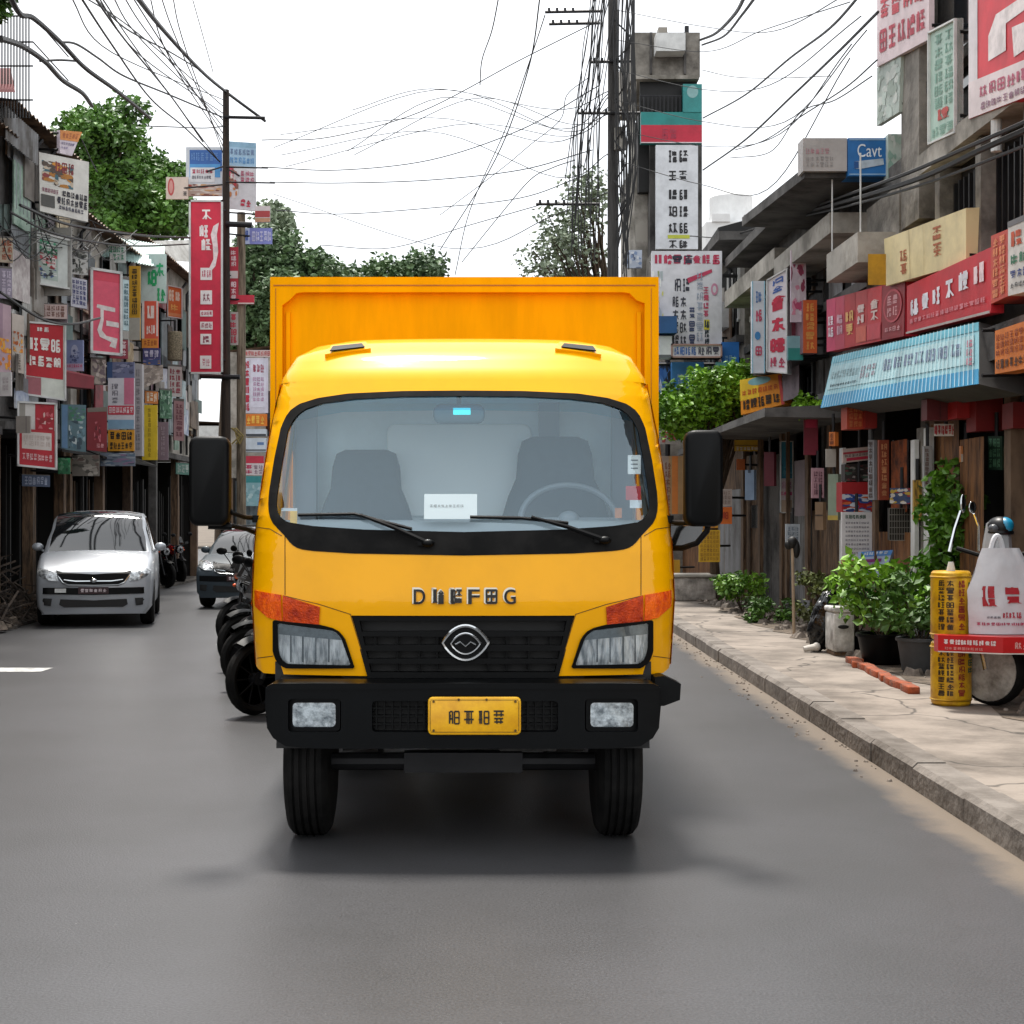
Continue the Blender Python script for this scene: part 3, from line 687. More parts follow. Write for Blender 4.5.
# lamps
for s in (-1, 1):
    mp = lambda pts: [FPt(TCX+s*o, y) for o, y in (pts if s > 0 else pts[::-1])]
    bez = mp([(190,620),(143,624.5),(126,629),(118,638),(108,668),(178,668),(186,662),(190,652)])
    lens = mp([(185,623),(178,624),(129,630.5),(122,637),(112,665),(176,663.5),(182,658),(184.5,648)])
    b_ = shell('headlight', smooth_poly(bez), [smooth_poly(lens)], TS, -.018, .03, MT['black_plastic'], truck, step=.06)
    shell('reflector', smooth_poly(lens), [], TS, -.006, 0, mat('lamp reflector', '#ffffff', .12, .45, var=.8, scale=15, hex2='#8b8f92', stretch=(2.6, 1, .45), bump=1.0, bscale=11), truck, step=.03).parent = b_
    shell('lens', smooth_poly(lens), [], TS, -.016, 0, glass('lamp glass', (.96, .98, .99), .25, const=.14), truck, step=.05).parent = b_
    up = mp([(184.5,623.5),(130,630.8),(124,636),(121,640),(184,634)])
    shell('upper_reflector', up, [], TS, -.010, 0, mat('lamp shade band', '#7d8488', .25, .6, var=.4, scale=30), truck, step=.06).parent = b_
    t1 = mp([(208.4,590),(182,594.8),(181,621),(195,617.5),(208,606)]); t2 = mp([(180,595.3),(143,607),(144,624.5),(176,621.5),(180,621.5)])
    ts = shell('turn_signal', t1, [], TS, -.012, .02, MT['amber'], truck, step=.03)
    shell('amber_lens', t2, [], TS, -.010, .02, mat('red amber lens', '#d64600', .25, 0, .15, var=.5, scale=18, hex2='#9c2400', bump=.5, bscale=110, spec=.3), truck, step=.03).parent = ts
    fb = MB()
    for xo, w_ in ((172, .7), (160, .9), (147, .6), (134, .7)):
        a = FPt(TCX+s*xo, 635); c = FPt(TCX+s*xo, 662); fb.add([(a[0]-w_*.005, TS(*a)-.008, a[1]), (a[0]+w_*.005, TS(*a)-.008, a[1]), (c[0]+w_*.005, TS(*c)-.008, c[1]), (c[0]-w_*.005, TS(*c)-.008, c[1])], [(0, 1, 2, 3)])
    fb.build('lamp_rib', ink('#4a4d50'), truck).parent = b_
    # panel seams
    sm_ = MB()
    def seam(pts, wd=.7):
        for a, c in zip(pts, pts[1:]):
            d_ = Vector((c[0]-a[0], c[1]-a[1])).normalized(); nrm_ = Vector((-d_.y, d_.x))*wd/2; k_ = 6
            for i in range(k_):
                q = []
                for t_, sg in ((i/k_, -1), ((i+1)/k_, -1), ((i+1)/k_, 1), (i/k_, 1)):
                    xx = a[0]+(c[0]-a[0])*t_+nrm_.x*sg; yy1 = a[1]+(c[1]-a[1])*t_+nrm_.y*sg
                    x, z = FPt(TCX+s*xx, yy1); q.append((x, TS(x, z)-.0025, z))
                sm_.add(q, [(0, 1, 2, 3)])
    seam([(178, 536), (178, 595)]); seam([(180, 595.5), (143, 604.5), (112, 614.5)]); seam([(190, 656), (208.5, 658.5)]); seam([(208, 527), (193, 529), (181, 536)])
    seam([(112.5, 615), (94.5, 675)], .5)
    sm_.build('panel_gap', ink('#4a2c04'), truck)
# roof vents
def roofpt(px, py):
    y = 7.5
    while y < 8.9:
        x = (px-VX)/FP_*y; z = CH-(py-VY)/FP_*y
        if z < 2.632 and y > TS(x, z) and abs(x-TX) < lev(z)[1]: break
        y += .004
    return Vector((x, y, z))
for s in (-1, 1):
    c4 = [roofpt(463+s*a, b) for a, b in ((138, 358), (92, 352), (97, 345.5), (131, 349))]
    up_ = Vector((0, -.008, .012)); pad = MB(); pad.hexa([p-up_*2 for p in c4]+[p+up_*1.6 for p in c4]); pd = pad.build('vent_plinth', MT['yellow'], truck)
    c4 = [roofpt(463+s*a, b) for a, b in ((133, 355.5), (98, 351.5), (101, 348), (130, 351))]
    g = MB(); g.hexa([p+up_*1.7 for p in c4]+[p+up_*2.1 for p in c4]); g.build('roof_vent', MT['black_plastic'], truck)
# bumper
BY = 7.07
def BS(x, z): u = min(abs((x-TX)/.975), .9995); return BY+.14*(1-(1-u**6)**(1/6))+.05*u*u
def BPt(px, py):
    y = 7.1
    for _ in range(8):
        x = (px-VX)/FP_*y; z = CH-(py-VY)/FP_*y
        if abs(x-TX) > .974: x = TX+math.copysign(.974, x-TX)
        y = BS(x, z)
    return x, z
def bsym(half): return [BPt(463+o, y) for o, y in half]+[BPt(463-o, y) for o, y in reversed(half) if o > .01]
def rr(x0, y0, x1, y1, r_, fn, n_=5):
    pts = []
    for cx, cy, a0 in ((x1-r_, y0+r_, -90), (x1-r_, y1-r_, 0), (x0+r_, y1-r_, 90), (x0+r_, y0+r_, 180)):
        for k in range(n_+1): a = R(a0+90*k/n_); pts.append(fn(cx+r_*math.cos(a), cy+r_*math.sin(a)))
    return pts
bump_o = bsym([(0,683.5),(150,683.5),(190,684),(197.5,688),(198,705),(196,728),(190,738),(178,746),(150,748.5),(0,748.5)])
holes = [rr(372, 701, 558, 732, 4, BPt), rr(288, 699, 341, 732, 4, BPt), rr(585, 699, 638, 732, 4, BPt)]
bmp = shell('bumper', bump_o, holes, BS, 0, .22, MT['bumper'], truck, step=.05)
bv = MB()
for z0_, z1_, y0_ in ((.822, .842, .03),):
    pass
rim = shell('bumper_lip', bsym([(0,683),(150,683),(190,683.5),(196,686),(196,689),(0,688)]), [], BS, -.012, .03, MT['bumper'], truck, step=.06); rim.parent = bmp
shell('bumper_mesh', rr(372, 701, 558, 732, 4, BPt), [], lambda x, z: BS(x, z)+.07, 0, 0, MT['black'], truck, step=.3).parent = bmp
g = MB()
for i in range(23):
    x, z = BPt(376+i*8, 731); x2, z2 = BPt(376+i*8, 702); g.box(x-.004, x+.004, BS(x, z)+.03, BS(x, z)+.06, z, z2)
for yy0 in (709, 717, 725): x, z = BPt(372, yy0); x2, z2 = BPt(558, yy0); g.box(x, x2, BY+.04, BY+.07, z-.004, z+.004)
g.build('bumper_slat', MT['black_plastic'], truck).parent = bmp
for s in (-1, 1):
    cx = 463+s*149.5
    shell('fog_housing', rr(cx-26, 699, cx+26, 732, 4, BPt), [rr(cx-21.5, 703.5, cx+21.5, 727.5, 4, BPt)], lambda x, z: BS(x, z)+.03, 0, .05, MT['black_plastic'], truck, step=.1)
    fo = shell('fog_light', rr(cx-21.5, 703.5, cx+21.5, 727.5, 4, BPt), [], lambda x, z: BS(x, z)+.028, 0, .02, mat('fog reflector', '#f4f5f5', .15, .1, var=.7, scale=22, hex2='#6a6c6e', bump=.7, bscale=50), truck, step=.03)
    shell('fog_lens', rr(cx-21.5, 703.5, cx+21.5, 727.5, 4, BPt), [], lambda x, z: BS(x, z)+.016, 0, 0, glass('lamp glass', (.96, .98, .99), .25, const=.14), truck, step=.05).parent = fo
# licence plate
f_ = Face(P(428, 735, BY-.035), P(521, 735, BY-.035), P(521, 697, BY-.035), P(428, 697, BY-.035))
g = MB(); o_ = f_.c[0]; g.bevbox(f_.c[0].x, f_.c[1].x, BY-.035, BY-.02, f_.c[0].z, f_.c[3].z, .022)
pl = g.build('licence_plate', mat('plate yellow', '#f2b705', .4, var=.12, scale=9, hex2='#d99a03'), truck, smooth=True)
g = MB(); rg = random.Random(31)
f_.glyphs(g, .2, .3, .84, .78, 4, 1, .003, K, rg, .11, .16)
g.build('plate_characters', None, truck).parent = pl
g = MB()
for (u, v) in ((.06, .12), (.94, .12), (.06, .88), (.94, .88), (.33, .07), (.63, .07)): 
    q = f_.at(u, v, .002); g.cyl(q, q+Vector((0, -.004, 0)), .006, n=8)
f2 = MB()
for a, b, c, d in ((.03, .07, .97, .085), (.03, .915, .97, .93), (.02, .1, .026, .9), (.974, .1, .98, .9)): f_.rect(g, a, b, c, d, .0025, None)
g.build('plate_border', ink('#5e4206'), truck).parent = pl
# step bracket at the right corner of the bumper
g = MB(); a_ = P(657, 678, 7.35); pts = [P(655,677,7.3),P(664,676,7.3),P(681,684,7.3),P(680,700,7.3),P(664,706,7.3),P(655,706,7.3)]
g.add([*pts, *[p+Vector((0, .16, 0)) for p in pts]], [(5,4,3,2,1,0), (6,7,8,9,10,11)]+[(i, (i+1) % 6, 6+(i+1) % 6, 6+i) for i in range(6)])
g.build('step', MT['black_plastic'], truck)
# under-cab filler between body and bumper
g = MB(); g.box(TX-.93, TX+.93, 7.42, 7.46, .55, .9); g.build('radiator_support', MT['black'], truck)
# cargo box
BX, BYF = 1.187, 9.2; bz0, bz1 = .95, 3.085
fo_ = [(TX-BX, bz0), (TX+BX, bz0), (TX+BX, bz1), (TX-BX, bz1)]
def bq(px, py): p = P(px, py, BYF); return (p.x, p.z)
h_in = [bq(283, 612), bq(283, 306), bq(290, 301), bq(297, 294), bq(304, 293), bq(622, 293), bq(629, 294), bq(636, 301), bq(644, 304), bq(644, 612)]
cbx = shell('cargo_box', fo_, [h_in], lambda x, z: BYF, -.035, .06, MT['box_paint'], truck, step=.3, smooth=False)
g = MB(); g.box(TX-BX, TX+BX, BYF+.026, 13.4, bz0, bz1); g.build('box_body', MT['box_paint'], truck)
g = MB(); zt = bq(0, 286)[1]
g.box(TX-BX+.02, TX+BX-.02, BYF-.038, BYF-.0355, zt-.006, zt+.002); 
for xq in (276.5, 650.5): x_ = bq(xq, 300)[0]; g.box(x_-.002, x_+.002, BYF-.038, BYF-.0355, 1.0, zt-.02)
g.build('box_seam', ink('#b56a00'), truck)
g = MB()
for xq in (288, 639): x_ = bq(xq, 300)[0]; g.box(x_-.012, x_+.012, BYF+.003, BYF+.026, 1.0, bq(0, 312)[1])
g.build('box_rib', MT['box_paint'], truck)
# chassis
g = MB()
for s in (-1, 1): g.box(TX+s*.38-.04, TX+s*.38+.04, 7.5, 13.2, .62, .82)
for y_ in (7.6, 9.0, 10.5, 12, 13.1): g.box(TX-.34, TX+.34, y_, y_+.1, .64, .78)
g.build('chassis_rail', MT['steel_dark'], truck)
g = MB(); g.cyl((TX-.72, 7.65, .37), (TX+.72, 7.65, .37), .045); g.box(TX-.3, TX+.3, 7.6, 7.7, .32, .42); g.build('axle', MT['steel_dark'], truck, smooth=True)
g = MB(); g.ball((TX+.1, 11.6, .42), .2, .2, .2); g.cyl((TX-.75, 11.6, .42), (TX+.75, 11.6, .42), .07); g.build('rear_axle', MT['steel_dark'], truck, smooth=True)
g = MB()
for s in (-1, 1):
    for k in range(4): g.tube([(TX+s*.42, 7.15+.06*k, .55+.0*k), (TX+s*.42, 7.65, .43-.015*k+.04), (TX+s*.42, 8.2-.06*k, .55)], .016, 6)
    g.cyl((TX+s*.5, 7.75, .42), (TX+s*.5, 7.85, .8), .03)
g.tube([(TX-.6, 7.48, .47), (TX-.2, 7.46, .52), (TX+.15, 7.46, .49), (TX+.6, 7.48, .47)], .022, 6)
g.box(TX+.18, TX+.46, 7.40, 7.5, .46, .56); g.box(TX-.62, TX-.35, 7.42, 7.5, .48, .57)
g.build('suspension', mat('greasy steel', '#3c3a38', .5, .6, var=.5, scale=14, hex2='#0f0e0d'), truck, smooth=True)
g = MB(); g.box(TX-.32, TX+.32, 7.7, 8.6, .5, .95); g.box(TX-.22, TX+.22, 7.5, 7.7, .52, .9); g.build('engine', MT['black'], truck)
for nm, x0_, x1_, y0_, y1_, z0_, z1_ in (('shade_block_tank', -.98, -.5, 9.35, 10.7, .36, .9), ('shade_block_box', .5, .98, 9.35, 10.9, .38, .9), ('shade_block_panel', -.56, .56, 8.15, 8.18, .42, .95), ('shade_block_gearbox', -.2, .2, 8.6, 9.5, .40, .8), ('shade_block_bar', -1.0, 1.0, 13.0, 13.08, .35, .6), ('shade_block_flap', -1.08, -.6, 12.1, 12.12, .12, .9), ('shade_block_flap', .6, 1.08, 12.1, 12.12, .12, .9), ('shade_block_tray', -.45, .45, 12.2, 12.9, .40, .62)):
    g = MB(); g.box(TX+x0_, TX+x1_, y0_, y1_, z0_, z1_); g.build(nm, MT['black'], truck)  # blocks added under the truck to cut light and deepen its shadow
def wheel(cx, cy, rad, wid, parent=truck, nm='wheel'):
    g = MB(); h_ = wid/2; b = .035
    pr = [(rad*.58, -h_), (rad*.80, -h_-.008), (rad-b, -h_), (rad-.008, -h_+b*.6), (rad, -h_+b*1.2)]
    for q in (-.55, -.18, .18, .55):
        pr += [(rad, h_*q-.008), (rad-.012, h_*q-.006), (rad-.012, h_*q+.006), (rad, h_*q+.008)]
    pr += [(rad, h_-b*1.2), (rad-.008, h_-b*.6), (rad-b, h_), (rad*.80, h_+.008), (rad*.58, h_)]
    g.lathe(pr, (cx, cy, rad), 'x', 40, MT['rubber']); w0 = g.build(nm, None, parent, smooth=True, ang=30)
    g = MB(); g.lathe([(.0, -h_*.3), (rad*.3, -h_*.35), (rad*.52, -h_*.55), (rad*.59, -h_*1.0), (rad*.59, h_*1.0), (rad*.52, h_*.55), (rad*.3, h_*.35), (0, h_*.3)], (cx, cy, rad), 'x', 24)
    g.build('rim', MT['rim'], parent, smooth=True).parent = w0
for s in (-1, 1):
    wheel(TX+s*.772, 7.66, .385, .205)
    for q in (.70, .95): wheel(TX+s*q, 11.6, .385, .2)
    g = MB(); V = []
    for i in range(11):
        a = math.pi*i/10; V += [(TX+s*.60, 7.66+.43*math.cos(a), .5+.40*math.sin(a)), (TX+s*.90, 7.66+.43*math.cos(a), .5+.40*math.sin(a))]
    g.add(V, [(2*i, 2*i+1, 2*i+3, 2*i+2) for i in range(10)]); g.build('mudguard', MT['black'], truck, smooth=True)
# mirrors
def mir(px0, px1, py0, py1, d, arms, s):
    a = P(px0, py1, d); c = P(px1, py0, d)
    g = MB(); V = []; N_ = 10
    g.bevbox(a.x, c.x, d-.05, d+.07, a.z, c.z, .045, seg=4)
    mo = g.build('side_mirror', MT['black_plastic'], truck, smooth=True)
    g = MB(); g.bevbox(a.x+.015, c.x-.015, d+.071, d+.075, a.z+.015, c.z-.015, .03); g.build('mirror_glass', MT['chrome'], truck).parent = mo
    g = MB()
    for ar, r_ in arms: g.tube([P(*q) for q in ar], r_, 8)
    g.build('mirror_arm', MT['black_plastic'], truck, smooth=True).parent = mo
mir(190, 230, 436.5, 526, 7.42, [([(258,518.5,7.68),(244,517,7.5),(232,513,7.45),(226,505,7.47)], .012), ([(258,534,7.68),(246,529,7.55),(228,525,7.46),(214,520,7.46)], .012), ([(208,526,7.42),(232,527,7.44)], .016)], -1)
mir(684.5, 722, 430.5, 526.5, 7.42, [([(667,520,7.68),(676,523,7.55),(690,523,7.46),(700,520,7.46)], .013), ([(668,548,7.68),(682,548,7.55),(697,543,7.48),(707,531,7.46),(709,520,7.46)], .015)], 1)
g = MB(); q = [P(x, y, 7.60+(y-535)*.0035) for x, y in ((671,526),(703,526),(702,533),(697,540),(689,545),(671,546.5))]
g.add(q, [tuple(range(6))]); g.add([p+Vector((0, .03, 0)) for p in q], [tuple(range(5, -1, -1))]); g.build('wide_angle_mirror', MT['chrome'], truck)
for s in (-1, 1):
    a_ = P(463+s*206, 519, 7.62)
    g = MB(); g.box(a_.x-.02, a_.x+.02, a_.y-.03, a_.y+.03, a_.z-.018, a_.z+.018); g.build('mirror_bracket', MT['black_plastic'], truck)
# paper card lying against the windscreen on the dashboard
a = P(424, 519, 7.56); c = P(477, 494, 7.62)
g = MB(); g.hexa([(a.x, 7.56, a.z-.0), (c.x, 7.56, a.z), (c.x, 7.565, a.z), (a.x, 7.565, a.z), (a.x, 7.62, c.z), (c.x, 7.62, c.z), (c.x, 7.625, c.z), (a.x, 7.625, c.z)])
crd = g.build('paper_card', mat('white card', '#f3f3ee', .7, var=.0), None, org=(a.x+.13, 7.56, a.z)); tag(crd, 'white paper card propped behind the windscreen of the yellow truck', 'card')
fc = Face((a.x, 7.558, a.z), (c.x, 7.558, a.z), (c.x, 7.618, c.z), (a.x, 7.618, c.z))
g = MB(); rg = random.Random(3); fc.glyphs(g, .1, .42, .75, .56, 9, 1, .002, ink('#b0aca4'), rg, .12)
g.build('card_print', None, crd)
# ---------------- cars ----------------
def car(name, label, loc, rz, paint, dims, cat='car', group=None, front=True):
    W, Lc, Hc, hood_z, cowl_y, roof_y = dims          # half width, length, height, bonnet height, cowl position, roof front position
    rt = root(name, (0, 0, 0), label, cat, group)
    st = [(0.0,.90,.90,.66),(.05,.95,.945,.70),(.18,.985,.975,.78),(.45,1.0,.99,.87),(cowl_y*.75,1,1,.95)]
    S = []
    for y, wf, _, zf in st: z_ = hood_z*zf/.95; S.append((y, W*wf, z_, z_+.02, .80))
    S.append((cowl_y, W, hood_z, hood_z+.03, .86))
    k = 5
    for i in range(1, k+1):
        t_ = i/k; S.append((cowl_y+(roof_y-cowl_y)*t_, W*(1-.01*t_), hood_z+.04*t_, hood_z+.03+(Hc-hood_z-.04)*(math.sin(t_*math.pi/2)**.85 if t_ < 1 else 1), .86-.05*t_))
    S.append((roof_y+.5, W, hood_z+.05, Hc, .80)); S.append((Lc*.62, W, hood_z+.06, Hc-.0, .79)); S.append((Lc*.85, W*.99, hood_z+.06, Hc-.05, .77)); S.append((Lc*.93, W*.97, hood_z+.06, Hc-.18, .78)); S.append((Lc*.985, W*.95, hood_z, hood_z+.06, .82)); S.append((Lc, W*.90, hood_z*.75, hood_z*.76, .85))
    body = MB(); ws = MB(); sw = MB(); rwn = MB(); rows = []
    for y, w_, zb, zt, tf in S:
        dz_ = zt-zb; wt = w_*(1-(1-tf)*min(1, dz_/.35)) if dz_ > .05 else w_*.93
        half = [(w_*.90, .20), (w_*.985, .30), (w_, .5), (w_, (zb+.5)/2 if zb > .5 else zb), (w_*.985, zb-.03), (w_*.955, zb), (wt, zb+(zt-zb)*.86), (wt*.93, zb+(zt-zb)*.96), (wt*.6, zt+.012), (wt*.25, zt+.022), (0, zt+.024)]
        rows.append([(x, y, z) for x, z in half]+[(-x, y, z) for x, z in reversed(half[:-1])])
    n = len(rows[0])
    for i in range(len(rows)-1):
        y0 = S[i][0]; y1 = S[i+1][0]
        for k in range(n-1):
            q = [rows[i][k], rows[i][k+1], rows[i+1][k+1], rows[i+1][k]]; kk = min(k, n-2-k)
            tgt = body
            if cowl_y-.01 <= y0 and y1 <= roof_y+.01 and kk >= 7: tgt = ws
            elif y0 >= cowl_y+(roof_y-cowl_y)*.35 and y1 < Lc*.9 and kk == 5: tgt = sw
            elif y0 >= Lc*.84 and y1 < Lc*.99 and kk >= 7: tgt = rwn
            tgt.add(q, [(3, 2, 1, 0)])
    body.add(rows[0], [tuple(range(n))]); body.add(rows[-1], [tuple(range(n-1, -1, -1))])
    body.box(-W*.88, W*.88, .1, Lc-.1, .19, .21)
    bo = body.build('body', paint, rt, smooth=True, ang=50)
    # weld so the shading is continuous
    bm = bmesh.new(); bm.from_mesh(bo.data); bmesh.ops.remove_doubles(bm, verts=bm.verts[:], dist=1e-4); bm.to_mesh(bo.data); bm.free()
    gl = mat('car glass', '#101417', .03, 0, 1, var=0, spec=1.0)
    for m_, nm in ((ws, 'windscreen'), (rwn, 'rear_window'), (sw, 'side_window')):
        if m_.v: 
            o_ = m_.build(nm, gl, rt, smooth=True, ang=60)
            bm = bmesh.new(); bm.from_mesh(o_.data); bmesh.ops.remove_doubles(bm, verts=bm.verts[:], dist=1e-4); bm.to_mesh(o_.data); bm.free()
    for s in (-1, 1):
        for y in (.72, Lc-.85):
            g = MB(); rad, h_ = .32, .1
            g.lathe([(rad*.62, -h_), (rad*.9, -h_-.005), (rad, -h_+.03), (rad, h_-.03), (rad*.9, h_+.005), (rad*.62, h_)], (s*(W-.10), y, rad), 'x', 28)
            t_ = g.build('wheel', MT['rubber'], rt, smooth=True)
            g = MB(); g.lathe([(0, h_*.6), (.05, h_*.8), (rad*.55, h_*.55), (rad*.63, h_), (rad*.63, -h_), (rad*.5, -h_*.6), (0, -h_*.7)], (s*(W-.10), y, rad), 'x', 20); g.build('rim', MT['rim'], rt, smooth=True).parent = t_
            a = MB(); V = []
            for i in range(13):
                an = math.pi*i/12; V += [(s*(W-.02), y+(rad+.05)*math.cos(an), rad+(rad+.05)*math.sin(an)), (s*(W+.006), y+(rad+.05)*math.cos(an), rad+(rad+.05)*math.sin(an))]
            V2 = [(s*(W+.005), y+(rad+.05)*math.cos(math.pi*i/12), rad+(rad+.05)*math.sin(math.pi*i/12)-.0) for i in range(13)]+[(s*(W+.005), y+(rad-.02)*math.cos(math.pi*i/12), rad+(rad-.02)*math.sin(math.pi*i/12)) for i in range(13)]
            a.add(V2, [(i, i+1, 14+i, 13+i) for i in range(12)]); a.build('wheel_arch', MT['black'], rt)
        g = MB(); g.ball((s*(W+.08), cowl_y+.32, hood_z+.10), .09, .05, .065); g.cyl((s*(W-.03), cowl_y+.35, hood_z+.02), (s*(W+.05), cowl_y+.33, hood_z+.07), .02)
        g.build('side_mirror', paint, rt, smooth=True)
    def nose_fn(x, z): return .028*(abs(x)/W)**2*2+(.06 if z > .66 else 0)
    def px_(pts): return pts
    def cs(nm, half_or, off, thick, mt, par=rt, both=True, holes=None, step=.08):
        q = half_or+[(-x, z) for x, z in reversed(half_or) if x > .001]
        return shell(nm, q, holes or [], carf, off, thick, mt, par, step=step)
    zf0 = S[0][2]
    def carf(x, z):
        # y of the nose surface at this height
        u = abs(x)/W; y = 0.0
        hz = [(0, S[0][2]+.045), (.05, S[1][2]+.045), (.18, S[2][2]+.045), (.45, S[3][2]+.045)]
        for a, b in zip(hz, hz[1:]):
            if z > a[1]: y = a[0]+(b[0]-a[0])*min(1, (z-a[1])/(b[1]-a[1]))
        return y+.0+.16*max(0, u-.86)/.14*.9
    return rt, carf, cs, zf0, S
def finish_car(rt, carf, cs, W, hood_z, plate_txt=True):
    z = lambda f: f
    cs('grille', [(0, .79), (W*.52, .82), (W*.64, .85), (W*.52, .67), (W*.40, .635), (0, .63)], -.02, .03, MT['black_plastic'])
    g = MB()
    for zz_ in (.69,): g.tube([(-W*.50, carf(0, zz_)-.03, zz_+.02), (-W*.3, carf(0, zz_)-.035, zz_), (W*.3, carf(0, zz_)-.035, zz_), (W*.50, carf(0, zz_)-.03, zz_+.02)], .008, 5)
    g.tube([(-W*.64, carf(0, .8)-.0, .81), (-W*.52, carf(0, .68)-.035, .67), (-W*.42, -.03, .635), (0, -.035, .625), (W*.42, -.03, .635), (W*.52, carf(0, .68)-.035, .67), (W*.64, carf(0, .8)-.0, .81)], .011, 6)
    g.ball((0, carf(0, .7)-.045, .70), .05, .02, .03)
    g.build('grille_trim', MT['chrome'], rt, smooth=True)
    cs('bumper_opening', [(0, .585), (W*.9, .595), (W*.93, .56), (W*.88, .50), (0, .48)], -.012, .02, MT['black_plastic'])
    cs('lower_opening', [(0, .40), (W*.56, .42), (W*.58, .34), (W*.5, .30), (0, .30)], -.012, .02, MT['black'])
    for s in (-1, 1):
        q = [(s*x, zz_) for x, zz_ in ((W*.62, .80), (W*.78, .86), (W*.93, .88), (W*.97, .84), (W*.92, .76), (W*.75, .70), (W*.60, .69))]
        if s < 0: q = q[::-1]
        h_ = shell('headlight', q, [], carf, -.018, .04, mat('car lamp', '#d8dde0', .08, .5, 1, var=.7, scale=14, hex2='#3b3f44', bump=.4, bscale=20), rt, step=.05)
        q = [(s*x, zz_) for x, zz_ in ((W*.70, .43), (W*.90, .44), (W*.92, .34), (W*.72, .32))]
        if s < 0: q = q[::-1]
        shell('fog_recess', q, [], carf, -.014, .02, MT['black'], rt, step=.1)
    g = MB(); g.box(-.22, .22, -.05, -.035, .50, .60); p_ = g.build('licence_plate', ink('#3a2226'), rt)
    f = Face((-.22, -.051, .50), (.22, -.051, .50), (.22, -.051, .60), (-.22, -.051, .60)); g = MB(); rg = random.Random(8)
    f.glyphs(g, .06, .2, .94, .8, 6, 1, .003, ink('#d6c9cc'), rg, .14); g.build('plate_characters', None, rt).parent = p_
    g = MB()
    for x0 in (-.1, .45): g.tube([(x0+.1, 1.02, hood_z+.045), (x0-.2, 1.0, hood_z+.05), (x0-.5, 1.03, hood_z+.06)], .012, 5)
    g.build('wiper', MT['black_plastic'], rt)
dm = (.86, 4.1, 1.73, 1.08, .95, 1.55)
mpv, cf_, cs_, _, _ = car('parked_car', 'silver people carrier facing the camera in front of the dark stalls on the left', None, 0, MT['silver'], dm, 'car')
finish_car(mpv, cf_, cs_, dm[0], dm[3])
g = MB(); g.box(-.56, -.40, -.03, -.015, .52, .58); g.build('toll_tag', ink('#d8dad8'), mpv)
mpv.location = (-5.62, 22.4, 0); mpv.rotation_euler = (0, 0, R(10))
dm2 = (.84, 4.0, 1.45, .94, 1.0, 1.8)
car2, cf_, cs_, _, _ = car('grey_car', 'blue grey hatchback half hidden behind the truck and the black motorbikes', None, 0, mat('grey car paint', '#39434a', .5, .1, .1, var=.04), dm2, 'car')
finish_car(car2, cf_, cs_, dm2[0], dm2[3]); car2.location = (-4.15, 27, 0); car2.rotation_euler = (0, 0, R(-3))
g = MB()
for s in (-1, 1): g.tube([(s*.62, 1.9, 1.42), (s*.62, 1.95, 1.49), (s*.62, 3.1, 1.49), (s*.62, 3.15, 1.40)], .018, 6)
for y_ in (2.1, 2.9): g.tube([(-.62, y_, 1.49), (.62, y_, 1.49)], .016, 6)
g.build('roof_rack', MT['black_plastic'], car2)
